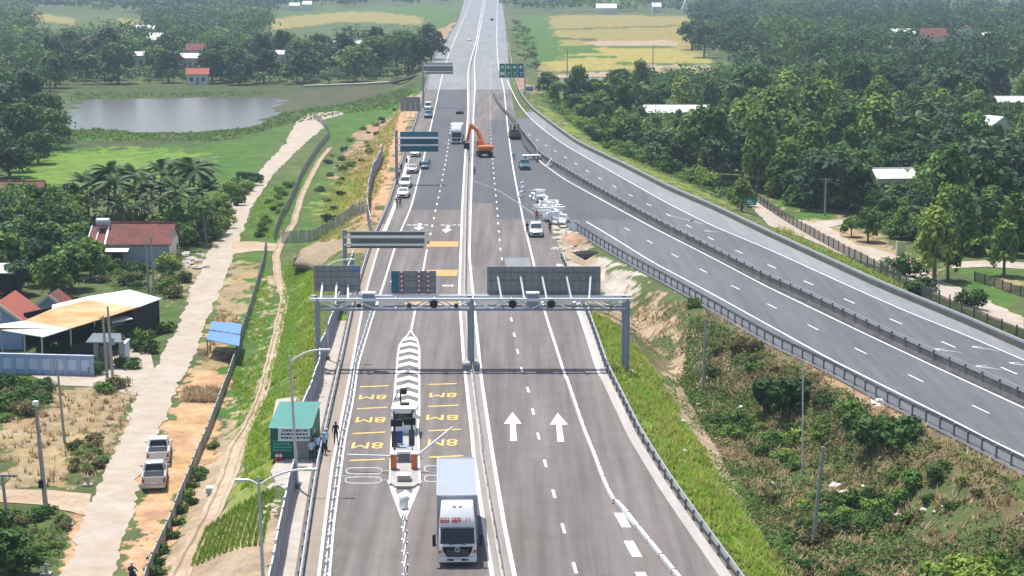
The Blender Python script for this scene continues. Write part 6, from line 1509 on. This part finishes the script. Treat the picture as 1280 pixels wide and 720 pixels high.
def poisson(poly, r, seed, excl=(), grow=None):
    """evenly random spots in a surveyed area"""
    P = world_poly(poly) if not isinstance(poly[0][0], (np.floating,)) else poly
    xs = [p[0] for p in P]; ys = [p[1] for p in P]; rng = np.random.default_rng(seed); out = []; cell = {}
    A = (max(xs)-min(xs))*(max(ys)-min(ys)); N = int(A/(r*r)*6)
    X = rng.uniform(min(xs), max(xs), N); Y = rng.uniform(min(ys), max(ys), N); ok = inpoly(X, Y, P)
    for x, y in zip(X[ok], Y[ok]):
        rr = r*(1 if not grow else grow(y)); k = (int(x//r), int(y//r)); bad = False
        m_ = int(math.ceil(rr/r))
        for a in range(-m_,m_+1):
            for b in range(-m_,m_+1):
                for q in cell.get((k[0]+a,k[1]+b), ()):
                    if (q[0]-x)**2+(q[1]-y)**2 < rr*rr: bad = True; break
                if bad: break
            if bad: break
        if bad or any((x-e[0])**2+(y-e[1])**2 < e[2]**2 or (len(e) > 3 and abs(x-e[0]*y/e[1]) < e[2]*.9 and 0 < e[1]-y < e[3]) for e in excl): continue
        cell.setdefault(k, []).append((x,y)); out.append((x,y))
    return out
CAMX = .36
def visible(x, y): return abs(x) < y*.30+12
HOUSES = CLEAR+[(-52, 277, 8)]
TRACKPX = [(930,244),(948,256),(975,276),(1020,291),(1060,312),(1100,326),(1130,332),(1165,352),(1215,376),(1280,406),(1036,282),(1210,331),(1245,331)]
HOUSES += [(gp(*p).x, gp(*p).y, 4.5) for p in TRACKPX]
def put_tree(kind, x, y, sc, label, group=None, sz=None):
    z = ground(x, y)-.1
    return PT[kind].put((x,y,z), rv.uniform(0,6.28), label, (sc*rv.uniform(.9,1.1), sc*rv.uniform(.9,1.1), sc*(sz or rv.uniform(.88,1.12))), group)
def px_tree(kind, px, py, sc, label, group=None): v = gp(px, py); return put_tree(kind, v.x, v.y, sc, label, group)
B = lambda: ('broad', rv.randrange(4)); AC = lambda: ('acacia', rv.randrange(3))
# --- right hand woods, two stands
stand = [(712,118),(770,122),(815,140),(900,140),(1010,136),(1300,128),(1300,326),(1190,322),(1120,298),(1068,268),(1010,266),(965,250),(930,234),(880,226),(850,216),(800,196),(752,172),(722,146)]
spots = poisson(stand, 4.9, 3, HOUSES, lambda y: 1 if y < 330 else 1.28)
spots = [s for s in spots if s[0] < s[1]*.29+6 and s[0] > float(E_par.x(s[1]))+5.5]
spots.sort(key=lambda s: s[1])
nb = na = np_ = 0; rest = []
for x, y in spots:
    k = vnoise(np.array([x*.035]), np.array([y*.035]), 9)[0]; u = rv.random(); px_ = 640+F*x/(y*.985+34*.17)
    edge = x-float(E_par.x(y)) < 11; sc = (rv.uniform(.62,1.0) if rv.random() < .78 else rv.uniform(1.15,1.45))*(.72 if edge else 1)*(1.0 if y < 330 else 1.15)
    if px_ < 920 and y > 380: sc *= .72
    if any(abs(x-e_[0]*y/e_[1]) < e_[2]+1.5 and -3 < e_[1]-y < 95 for e_ in CLEAR): sc = min(sc, .56)
    if px_ > 1040: where = 'in the right part of the woods'
    elif px_ > 880: where = 'in the middle of the woods'
    else: where = 'in the left part of the woods'
    row = 'front' if y < 300 else 'back'
    if u < .07 and np_ < 40 and sc > .56: np_ += 1; PALM[np_ % 2].put((x,y,ground(x,y)-.1), rv.uniform(0,6.28), f'feathery coconut palm {where} beyond the expressway', rv.uniform(.8,1.05), f'palms {where}')
    elif k > .5 and na < 240: na += 1; put_tree(AC(), x, y, sc*1.02, f'upright light green tree in the {row} rows {where}', f'light trees in the {row} rows {where}')
    elif nb < 235: nb += 1; put_tree(B(), x, y, sc, f'round dark green tree in the {row} rows {where}', f'dark trees in the {row} rows {where}')
    else: rest.append((x,y))
# understorey bushes filling the woods edge
edge = [(700,140),(725,160),(770,192),(830,214),(905,244),(930,258),(905,240),(850,208),(790,185),(740,155)]
for x, y in poisson(edge, 2.6, 5, HOUSES[-4:]): put_tree(('shrub', 4+rv.randrange(3)), x, y, rv.uniform(.8,1.7), 'leafy bush on the grass verge between the parapet and the woods', 'bushes along the parapet verge')
for x, y in poisson([(1075,268),(1110,288),(1140,304),(1200,318),(1300,324),(1300,296),(1180,290),(1110,266)], 3.4, 6): put_tree(('shrub', 4+rv.randrange(3)), x, y, rv.uniform(1.3,2.4), 'tall bush at the edge of the woods above the lower dirt track', 'bushes at the woods edge above the track')
for x, y in poisson([(935,232),(965,246),(1015,262),(1060,264),(1040,248),(960,228)], 3.4, 7): put_tree(('shrub', 4+rv.randrange(3)), x, y, rv.uniform(1.2,2.2), 'tall bush at the edge of the woods behind the crossarm pole', 'bushes at the woods edge behind the pole')
for px, py, k, sc, lab in ((1168,352,('acacia',1),.98,'large pale green tree standing alone beside the dirt track'),(1185,350,('acacia',0),.75,'smaller tree behind the large pale one by the track'),(1255,345,('acacia',2),.8,'slim tree by the fenced plot at the right edge'),(1085,302,('broad',1),.6,'low yellowish green tree inside the bend of the track'),(1064,296,('broad',1),.4,'low bush tree inside the bend of the track, left one'),
 (685,120,('broad',0),1.0,'round dark tree alone by the exit curve below the rice field'),(743,152,('broad',2),1.25,'big dark tree at the left tip of the woods'),(770,150,('broad',0),1.1,'second big dark tree at the left tip of the woods'),(692,132,('acacia',0),.7,'small pale tree beside the lone dark tree at the exit curve'),(927,264,('acacia',1),.6,'small tree beside the green road sign'),(1130,345,('shrub',0),1.6,'bush at the lower edge of the dirt track under the large tree'),(1215,385,('shrub',1),1.4,'bush over the dirt track right of the large tree'),(1150,368,('shrub',1),1.4,'bush between the parapet and the large pale tree'),(800,118,('acacia',0),1.2,'tree cluster member before the flooded field, left'),(778,115,('broad',0),1.0,'dark tree before the flooded field'),(865,62,('broad',2),1.9,'dark tree at the right corner of the rice field'),(880,72,('broad',3),1.7,'second dark tree at the right corner of the rice field')):
    px_tree(k, px, py, sc, lab)
# --- left: big cluster by the pond
for i, (px, py, sc) in enumerate(((58,166,1.25),(35,160,1.5),(8,150,1.6),(64,186,1.15),(30,196,1.4),(5,190,1.5),(-18,175,1.5),(48,205,.9),(12,222,1.0),(-10,225,1.2),(28,215,.75))):
    px_tree(('pondside', (0,2,0,1)[i % 4]), px, py, sc, 'big round tree in the dense clump on the left shore of the pond', 'trees in the clump by the pond')
# village: palms before the pond
for i, (px, py, sc) in enumerate(((135,290,1.15),(172,288,1.2),(150,296,1.0),(212,286,1.2),(242,290,1.2),(258,292,.95),(120,292,.95),(190,294,.95),(228,300,.85),(160,280,1.05),(200,280,1.1),(112,286,1.05),(182,292,1.0),(222,294,1.05),(250,280,1.1),(143,284,1.1),(236,282,1.15))):
    v = gp(px, py); PALM[i % 2].put(v-Vector((0,0,.1)), rv.uniform(0,6), 'coconut palm with spreading fronds behind the red roofed house', sc*.95, 'coconut palms behind the red roofed house')
for i in range(34):
    v = gp(105+rv.random()*155, 281+rv.random()*26); 
    if v.x > -46 and v.y < 262: continue
    ARECA[i % 2].put(v-Vector((0,0,.1)), rv.uniform(0,6), 'slim areca palm in the grove behind the red roofed house', rv.uniform(.7,1.05), 'areca palms behind the red roofed house')
for x, y in poisson([(100,284),(262,282),(268,300),(232,312),(110,290)], 3.2, 8, HOUSES): put_tree(('shrub', 4+rv.randrange(3)), x, y, rv.uniform(1.1,2.0), 'broad leafy bush under the palms of the grove', 'bushes under the palms')
g2 = [(0,280),(60,272),(105,290),(104,320),(120,345),(108,372),(70,385),(20,372),(0,340)]
for i, (x, y) in enumerate(poisson(g2, 3.9, 12, [])): put_tree(('broad', (0,2,3,1)[i % 4]), x, y, rv.uniform(.55,.85), 'dark leafy tree in the garden left of the red roofed house', 'garden trees left of the red roofed house')
for x, y in poisson([(118,345),(225,340),(230,325),(150,338),(120,340)], 2.4, 13): put_tree(('shrub', 4+rv.randrange(3)), x, y, rv.uniform(.6,1.3), 'shrub in the weedy strip before the red roofed house', 'shrubs before the red roofed house')
for x, y in poisson([(120,352),(235,345),(222,375),(196,372),(160,358)], 3, 14): put_tree(('shrub', 3 if rv.random() < .5 else 0), x, y, rv.uniform(.5,1.1), 'dry shrub between the shed roof and the red roofed house', 'dry shrubs behind the shed')
for px, py, k, sc, lab in ((100,440,('broad',0),.42,'small dark tree in the yard behind the blue and white wall'),(128,440,('broad',2),.55,'dark tree under the shed edge by the gate'),(78,447,('shrub',1),1.5,'bush in the yard behind the wall, left of the small tree'),(118,466,('shrub',1),1.1,'dark bush at the gate end of the blue wall'),(205,415,('shrub',2),1.0,'light bush at the road corner of the shed'),(158,460,('shrub',1),.9,'bush at the foot of the white wall end'),(145,485,('shrub',3),.9,'low scrub around the feet of the paired poles'),(132,490,('shrub',0),.8,'low green scrub left of the paired poles'),(10,715,('broad',0),.46,'dark glossy tree at the bottom left corner'),(-12,700,('broad',2),.5,'second dark tree beyond the bottom left corner'),(30,722,('broad',0),.3,'small dark tree right of the corner tree'),(180,440,('shrub',1),1.0,'dark bush in front of the dark shed wall'),(170,430,('shrub',0),1.1,'bush beside the gate wall end')):
    px_tree(k, px, py, sc, lab)
for i, (x, y) in enumerate(poisson([(0,480),(75,478),(60,505),(20,530),(0,530)], 1.7, 15)): put_tree(('shrub', (0,1,3)[i % 3]), x, y, rv.uniform(.5,.95), 'green bush in the overgrown corner before the blue wall', 'bushes before the blue wall')
for i, (x, y) in enumerate(poisson([(80,560),(125,545),(132,585),(95,605)], 1.5, 16)): put_tree(('shrub', (3,0,3)[i % 3]), x, y, rv.uniform(.3,.6), 'low scrub in the dry field beside the village road', 'scrub in the dry field')
for i, (x, y) in enumerate(poisson([(0,640),(70,640),(85,665),(55,705),(0,690)], 1.5, 17)): put_tree(('shrub', (0,3,0)[i % 3]), x, y, rv.uniform(.3,.7), 'scrub below the side lane near the bottom left corner', 'scrub below the side lane')
# --- valley between the roads
val = [(885,450),(925,425),(965,450),(1010,490),(1080,520),(1160,580),(1290,640),(1290,770),(1000,770),(985,690),(930,610),(900,560),(880,510)]
for i, (x, y) in enumerate(poisson(val, 1.75, 18)):
    n_ = vnoise(np.array([x*.12]), np.array([y*.12]), 31)[0]
    if n_ < .36: continue
    put_tree(('shrub', rv.choice((0,0,1,1,2) if n_ > .52 else (3,3,0,1))), x, y, rv.uniform(.35,.8)*(1.25 if n_ > .62 else 1), 'green shrub in the overgrown valley between the toll road and the expressway' if n_ > .52 else 'dry shrub in the overgrown valley between the toll road and the expressway', 'green shrubs in the valley' if n_ > .52 else 'dry shrubs in the valley')
for px, py, k, sc, lab in ((985,520,('broad',0),.45,'young dark tree at the top of the shrubby valley'),(975,510,('shrub',1),1.9,'dark bush beside the young tree at the top of the valley'),(1175,740,('shrub',2),1.3,'light green bush at the bottom right, first of a row of five'),(1200,725,('shrub',2),1.15,'light green bush at the bottom right, second of a row of five'),(1222,742,('shrub',2),1.4,'light green bush at the bottom right, third of a row of five'),(1245,728,('shrub',2),1.2,'light green bush at the bottom right, fourth of a row of five'),(1268,742,('shrub',2),1.3,'light green bush at the bottom right, last of a row of five'),(1105,560,('shrub',1),1.7,'dark round bush under the expressway guardrail'),(866,384,('shrub',2),.7,'small light bush beside the guardrail above the red soil')):
    px_tree(k, px, py, sc, lab)
for i, (px, py) in enumerate(((205,690),(196,705),(233,620),(238,610),(225,640),(222,655),(252,592),(215,672),(250,600),(195,718),(240,630),(265,560))):
    px_tree(('shrub', i % 3), px, py, .45, 'small green weed bush at the foot of the grey panel fence', 'weeds along the panel fence')
for x, y in poisson([(275,250),(300,225),(325,225),(300,265),(268,300),(255,300)], 3.2, 19): put_tree(('shrub', 4+rv.randrange(3)), x, y, rv.uniform(.7,1.3), 'bush on the green bank left of the curving village road', 'bushes left of the village road')
for x, y in poisson([(318,300),(335,250),(365,225),(360,250),(345,290)], 3.6, 20): put_tree(('shrub', (4,6)[rv.randrange(2)]), x, y, rv.uniform(.4,.8), 'low bush on the green strip between village road and drain', 'bushes by the drain')
for x, y in poisson([(395,215),(445,160),(500,130),(480,165),(440,235),(405,290)], 6.5, 22): put_tree(('shrub', 4+rv.randrange(3)), x, y, rv.uniform(.4,.9), 'low bush on the grassy earth bank below the far signs', 'bushes on the earth bank')
# --- beyond the pond: first rows as trees of their own
front = [(60,116),(95,106),(200,104),(300,106),(420,106),(505,98),(530,88),(540,74),(440,76),(330,80),(200,84),(90,84),(60,92)]
nn = 0
for x, y in poisson(front, 10, 23, HOUSES):
    nn += 1; u = rv.random()
    if u < .17: PALM[nn % 2].put((x,y,ground(x,y)), rv.uniform(0,6), 'pale coconut palm rising in the woods beyond the pond', rv.uniform(1.0,1.35), 'palms beyond the pond')
    else: put_tree(('pondside', rv.choice((0,2,1,2))), x, y, rv.uniform(1.15,1.75), 'large tree in the first rows beyond the pond', 'trees beyond the pond')
# --- far woods: masses nobody could count
def mass(name, label, cat, polys, r, H, R, m, seed, ncard=70, leaf=1.0, grow=None):
    rng = np.random.default_rng(seed); Vs = []; Fs = []; MI = []; b = 0
    MM = [m,'leaf_dark','leaf_mid','leaf_blue','leaf_light']; PM = [.4,.2,.18,.12,.1] if 'woods' in name or 'under' in name else [.9,.025,.05,.025,0]
    for poly in polys:
        for x, y in poisson(poly, r, seed, [(e_[0], e_[1], e_[2]*.75) for e_ in HOUSES] if 'under' in name else HOUSES, grow):
            if abs(x) > y*.33+20: continue
            g_ = grow(y) if grow else 1; tv = rng.random()**1.5; h = H*(.6+.85*tv); rr = R*(.7+.6*tv)*g_; z = GROUND_L if x < 0 else GROUND_R
            n = int(ncard*rng.uniform(.8,1.2)); nl = 4; lobes = [(x+rr*.5*math.cos(k*1.6+x), y+rr*.5*math.sin(k*1.6+x), z+h*rng.uniform(.5,.8), rr*.6, rr*.6, h*.3) for k in range(nl)]+[(x,y,z+h*.75,rr*.55,rr*.55,h*.27)]
            C, D = crown_points(rng, lobes, n, .7); V, Fq = leaf_quads(C, D, leaf*g_**.7, rng, .3, 1.2, .28); Vs.append(V); Fs.append(Fq+b); b += len(V); nv = float(fbm(np.array([x*.016]), np.array([y*.008]), 91, 2)[0]); MI.append(np.full(len(Fq), rng.choice(len(MM), p=PM) if rng.random() < .4 else (1 if nv < .4 else 3 if nv < .48 else 0 if nv < .56 else 2 if nv < .64 else 4)))
    o = npmesh(name, np.concatenate(Vs), np.concatenate(Fs), [M[k] for k in MM], mi=np.concatenate(MI)); tag(o, label, cat, kind='stuff'); return o
gr = lambda y: max(1, min(2.6, y/700))
mass('far_woods', 'hazy woods behind the first trees beyond the pond on the left', 'woods', [
  [(0,112),(60,92),(90,84),(190,84),(190,66),(100,62),(0,58),(-60,60),(-60,100)],[(190,84),(330,76),(325,20),(190,24)],[(0,56),(34,56),(30,20),(-60,20),(-60,56)],[(330,76),(440,72),(535,68),(535,60),(440,66),(330,70)],
  [(0,160),(55,120),(60,100),(0,104),(-60,110)]], 10, 10.5, 5.6, 'leaf_dark', 41, 130, .75, gr)
mass('far_woods', 'blue green woods along the top of the photo left of the road', 'woods', [
  [(-80,22),(30,14),(190,18),(330,14),(450,9),(560,6),(566,-14),(300,-22),(0,-22),(-80,-18)],[(185,24),(330,20),(328,10),(186,14)]], 13, 13, 7.5, 'leaf_blue', 42, 80, 1.3, gr)
mass('far_woods', 'blue green woods along the top of the photo right of the road', 'woods', [
  [(650,16),(690,16),(760,15),(870,18),(930,14),(1000,10),(1290,10),(1290,-22),(640,-22),(640,-5)]], 13, 12, 7.5, 'leaf_blue', 43, 80, 1.3, gr)
mass('far_woods', 'dense mixed woods rising behind the expressway woods at the upper right', 'woods', [
  [(1300,128),(1010,136),(1010,118),(925,98),(900,82),(880,62),(872,36),(880,20),(960,14),(1300,22)]], 10, 11, 5.8, 'leaf_mid', 44, 130, .75, gr)
mass('undergrowth', 'dark undergrowth filling the floor of the woods beyond the expressway', 'undergrowth', [[(735,150),(815,145),(900,140),(1010,136),(1300,128),(1300,322),(1195,318),(1130,302),(1075,270),(1010,258),(965,244),(930,226),(880,222),(800,192),(760,172)]], 3.3, 3.2, 2.0, 'leaf_dark', 47, 46, .34)
mass('undergrowth', 'bushy undergrowth along the far shore of the pond under the trees', 'undergrowth', [[(60,114),(95,106),(200,105),(300,107),(420,106),(505,98),(525,88),(430,88),(200,92),(70,98)],[(0,225),(50,210),(85,190),(80,160),(0,170)]], 4.5, 3.6, 2.8, 'leaf_mid', 48, 46, .5)
mass('undergrowth', 'dense banana and bush undergrowth of the palm grove and gardens', 'undergrowth', [[(100,292),(262,286),(270,304),(235,314),(110,292)],[(0,275),(60,272),(105,290),(104,318),(70,345),(0,330)]], 2.6, 5.2, 1.9, 'leaf_mid', 49, 120, .32)
mass('plantation', 'even young plantation of mid green trees below the flooded field', 'plantation', [
  [(800,108),(905,104),(1010,116),(1085,118),(1085,136),(1000,138),(905,138),(830,134)]], 4.2, 5.5, 2.6, 'leaf_mid', 45, 60, .5)
if rest:
    rng = np.random.default_rng(77); Vs = []; Fs = []; b = 0
    for x, y in rest:
        z = GROUND_R; h = 8*rng.uniform(.8,1.2); rr = 3.4*rng.uniform(.8,1.2)
        lobes = [(x+rr*.5*math.cos(k*1.3+x), y+rr*.5*math.sin(k*1.3+x), z+h*rng.uniform(.45,.8), rr*.55, rr*.55, h*.24) for k in range(5)]+[(x,y,z+h*.8,rr*.5,rr*.5,h*.22)]
        C, D = crown_points(rng, lobes, 420, .65); V, Fq = leaf_quads(C, D, .5, rng, .45); Vs.append(V); Fs.append(Fq+b); b += len(V)
    tag(npmesh('back_woods', np.concatenate(Vs), np.concatenate(Fs), M['leaf_mid']), 'solid back rows of the woods beyond the expressway', 'woods', kind='stuff')
# scrub on the far verges of the road
mass('verge_scrub', 'scrubby bushes along the far verges of the highway', 'scrub', [[(525,96),(552,62),(568,36),(560,36),(535,58),(510,92)],[(640,92),(660,100),(672,80),(660,40),(640,22),(638,50)],[(662,112),(700,140),(725,150),(700,125)]], 7, 2.2, 2.2, 'leaf_light', 46, 40, .5)
mass('verge_scrub', 'low leafy scrub on the verge between the parapet and the woods', 'scrub', [[(664,116),(700,146),(745,178),(800,206),(880,240),(930,262),(928,250),(860,222),(790,188),(730,150),(690,124)]], 2.6, 1.7, 1.5, 'leaf_light', 50, 60, .2)
# ------------------------------------------------------------------ grass and weeds
M['grass'] = mat('grass', (.20,.325,.040), .8, var=.25, scale=.5, rnd=.35, trans=.4, spec=.15)
M['grass_yellow'] = mat('grass_yellow', (.32,.34,.075), .8, var=.25, scale=.5, rnd=.35, trans=.4, spec=.15)
M['grass_dry'] = mat('grass_dry', (.36,.28,.15), .9, var=.25, scale=.5, rnd=.35, trans=.15, spec=.1)
def grass(name, label, areas, m, seed, h=.34, w=.06, blades=7):
    rng = np.random.default_rng(seed); Vs = []; Fs = []; b = 0
    for poly, dens in areas:
        P = world_poly(poly); xs = [p[0] for p in P]; ys = [p[1] for p in P]; N = int((max(xs)-min(xs))*(max(ys)-min(ys))*dens)
        X = rng.uniform(min(xs), max(xs), N); Y = rng.uniform(min(ys), max(ys), N); k = inpoly(X, Y, P) & (fbm(X*.35, Y*.35, seed) > .36); X = np.repeat(X[k], blades); Y = np.repeat(Y[k], blades); n = len(X)
        X = X+rng.normal(size=n)*.14; Y = Y+rng.normal(size=n)*.14; Z = ground_np(X, Y)-.02; on = np.minimum(np.maximum(L_ledge.x(Y)-X-1.9, X-L_redge.x(Y)-.55), np.maximum(E_rail.x(Y)-X, X-E_par.x(Y))-.6) > 0; on |= Z < -.3; X, Y, Z = X[on], Y[on], Z[on]; n = len(X)
        a = rng.uniform(0, 6.28, n); hh = h*rng.uniform(.5,1.4,n); ww = w*rng.uniform(.6,1.5,n); lean = rng.uniform(.3,1.3,n)*hh; c, s_ = np.cos(a), np.sin(a)
        p0 = np.c_[X-s_*ww, Y+c*ww, Z]; p1 = np.c_[X+s_*ww, Y-c*ww, Z]; p2 = np.c_[X+c*lean+s_*ww*.2, Y+s_*lean-c*ww*.2, Z+hh]
        Vs.append(np.stack([p0,p1,p2],1).reshape(-1,3)); Fs.append(np.arange(3*n).reshape(-1,3)+b); b += 3*n
    o = npmesh(name, np.concatenate(Vs), np.concatenate(Fs), M[m]); tag(o, label, 'grass', kind='stuff')
SL_R = [(735,392),(760,400),(800,440),(840,500),(900,600),(985,720),(1020,790),(950,790),(905,712),(830,600),(770,480)]
grass('grass', 'long bright grass on the embankment slopes beside the toll road', [(SL_R, 5), ([(310,545),(345,440),(358,330),(400,330),(425,400),(400,490),(345,560),(330,610),(300,640)], 5), ([(300,300),(330,240),(372,222),(350,300)], 1.5), ([(290,470),(330,340),(338,360),(335,440),(300,540)],3)], 'grass', 51)
grass('grass', 'yellowish grass tufts on the slopes and the earth bank', [(SL_R, 2.5), ([(345,560),(400,490),(430,400),(400,330),(370,440)], 2.5), ([(390,300),(430,200),(500,135),(480,230),(440,300)], 1.2), ([(740,180),(840,225),(960,290),(900,255),(800,205)],1.2), ([(960,290),(1080,340),(1290,432),(1290,420),(1100,345),(980,285)],1.5)], 'grass_yellow', 52, .5)
grass('grass', 'dry straw coloured grass in the valley and the bare field', [(val, 2.2), ([(790,390),(870,380),(1000,445),(1290,605),(1290,640),(1100,560),(900,480)], 1.6), ([(0,505),(130,482),(180,492),(120,605),(0,610)], .7), ([(232,486),(274,486),(272,503),(230,503)], 14), ([(250,455),(285,450),(300,400),(275,380)],1.5)], 'grass_dry', 53, .5)
# low weeds knitting the valley floor together: flat leaf clumps, thick where the land is green
def weeds(name, label, areas, m, seed, leaf=.13, hgt=.5, thr=.42):
    rng = np.random.default_rng(seed); C = []
    for poly, dens in areas:
        P = world_poly(poly); xs = [p[0] for p in P]; ys = [p[1] for p in P]; N = int((max(xs)-min(xs))*(max(ys)-min(ys))*dens)
        X = rng.uniform(min(xs), max(xs), N); Y = rng.uniform(min(ys), max(ys), N); n1 = fbm(X*.22, Y*.22, seed); k = inpoly(X, Y, P) & (n1 > thr); X, Y, n1 = X[k], Y[k], n1[k]
        Z = ground_np(X, Y); k = Z < -.25; X, Y, Z, n1 = X[k], Y[k], Z[k], n1[k]
        C.append(np.c_[X, Y, Z+.04+rng.random(len(X))*hgt*np.clip((n1-thr)*5, .15, 1.2)])
    C = np.concatenate(C); D = rng.normal(size=C.shape)*.5+np.array([0,0,.7]); V, Fq = leaf_quads(C, D, leaf, rng, .5); tag(npmesh(name, V, Fq, M[m]), label, 'undergrowth', kind='stuff')
VAL2 = [(862,400),(905,405),(1000,450),(1130,530),(1290,612),(1290,790),(990,790),(960,680),(900,570),(850,480)]
weeds('weeds', 'tangled green weeds covering the valley between the roads', [(VAL2, 28)], 'leaf_mid', 71, .13, .8, .46)
weeds('weeds', 'brownish dry creepers and weeds in the valley between the roads', [(VAL2, 22), ([(745,395),(800,380),(860,385),(880,480),(830,450)], 10)], 'leaf_dry', 72, .12, .5, .44)
weeds('weeds', 'pale green weeds on the verges and the overgrown yard corners', [(VAL2, 30), ([(820,470),(860,450),(960,640),(1005,720),(985,722),(930,640),(860,560)], 12), ([(0,478),(75,480),(60,505),(20,530),(0,530)], 40), ([(80,555),(130,540),(132,590),(95,605)], 16), ([(0,635),(75,638),(92,655),(70,720),(0,720)], 24), ([(120,345),(232,335),(222,375),(150,370)], 14)], 'leaf_light', 73, .12, .5, .47)
grass('reeds', 'reeds and tall marsh grass along the near shore of the pond', [([(60,166),(120,160),(180,168),(270,164),(320,158),(350,142),(430,130),(500,112),(520,116),(430,142),(350,158),(280,176),(150,176),(60,176)], .5), ([(85,126),(140,122),(260,121),(330,119),(330,115),(200,116),(90,116)], .3)], 'grass', 54, .5, .13)
P = [(p_[0], p_[1]) for p_ in shore(pond)]; rng = np.random.default_rng(81); X = rng.uniform(-140, -40, 60000); Y = rng.uniform(340, 540, 60000)
k = inpoly(X, Y, P) & (fbm(X*.07, Y*.035, 82) > .63) & (Y < 395); X, Y = X[k], Y[k]
V, Fq = leaf_quads(np.c_[X, Y, np.full(len(X), -3.95)], np.tile([0.,0.,1.], (len(X),1)), .45, rng, .5, 1.0, .12); tag(npmesh('floating_plants', V, Fq, M['leaf_mid']), 'patches of floating weed spread over the pond', 'water plants', kind='stuff')
# planted strips on the lattice slope at the bottom left
rng = np.random.default_rng(61); pts_ = []
for k in range(13):
    x0 = L_ledge.pt(118).x-2.9-k*.42
    for Y in np.arange(112, 126, .16): pts_.append((x0+.012*(Y-112)*k*.2-(Y-118)*.062*1.0, Y))
X = np.repeat([p[0] for p in pts_], 5)+rng.normal(size=len(pts_)*5)*.06; Y = np.repeat([p[1] for p in pts_], 5)+rng.normal(size=len(pts_)*5)*.08
keep = Y > 113+.9*(L_ledge.x(Y)-X-2.5); X, Y = X[keep], Y[keep]; Z = ground_np(X, Y); n = len(X); a = rng.uniform(0,6.28,n); hh = .38*rng.uniform(.6,1.3,n); c, s_ = np.cos(a), np.sin(a); w = .055
V = np.stack([np.c_[X-s_*w,Y+c*w,Z],np.c_[X+s_*w,Y-c*w,Z],np.c_[X+c*.12,Y+s_*.12,Z+hh]],1).reshape(-1,3)
tag(npmesh('planted_strips', V, np.arange(3*n).reshape(-1,3), M['grass']), 'rows of planted grass strips on the embankment slope at the bottom left', 'grass', kind='stuff')
# ------------------------------------------------------------------ hazy air
HAZE = 1.9e-4
mb = MB(); mb.box((0, 4500, 19), (9000, 10000, 52))
hm = bpy.data.materials.new('haze'); hm.use_nodes = True; nt = hm.node_tree; nt.nodes.remove(nt.nodes['Principled BSDF'])
pv = nt.nodes.new('ShaderNodeVolumePrincipled'); pv.inputs['Color'].default_value = (.68,.84,1,1); pv.inputs['Density'].default_value = HAZE; pv.inputs['Anisotropy'].default_value = .2
nt.links.new(pv.outputs[0], nt.nodes['Material Output'].inputs['Volume'])
hz = mb.build('haze', hm); tag(hz, 'thin pale haze filling the air over the whole valley', 'haze', kind='stuff')
for P_ in list(PT.values())+PALM+ARECA+[fb, bb, bu]:
    if not P_.used:
        for o in list(P_.root.children_recursive)+[P_.root]: bpy.data.objects.remove(o)
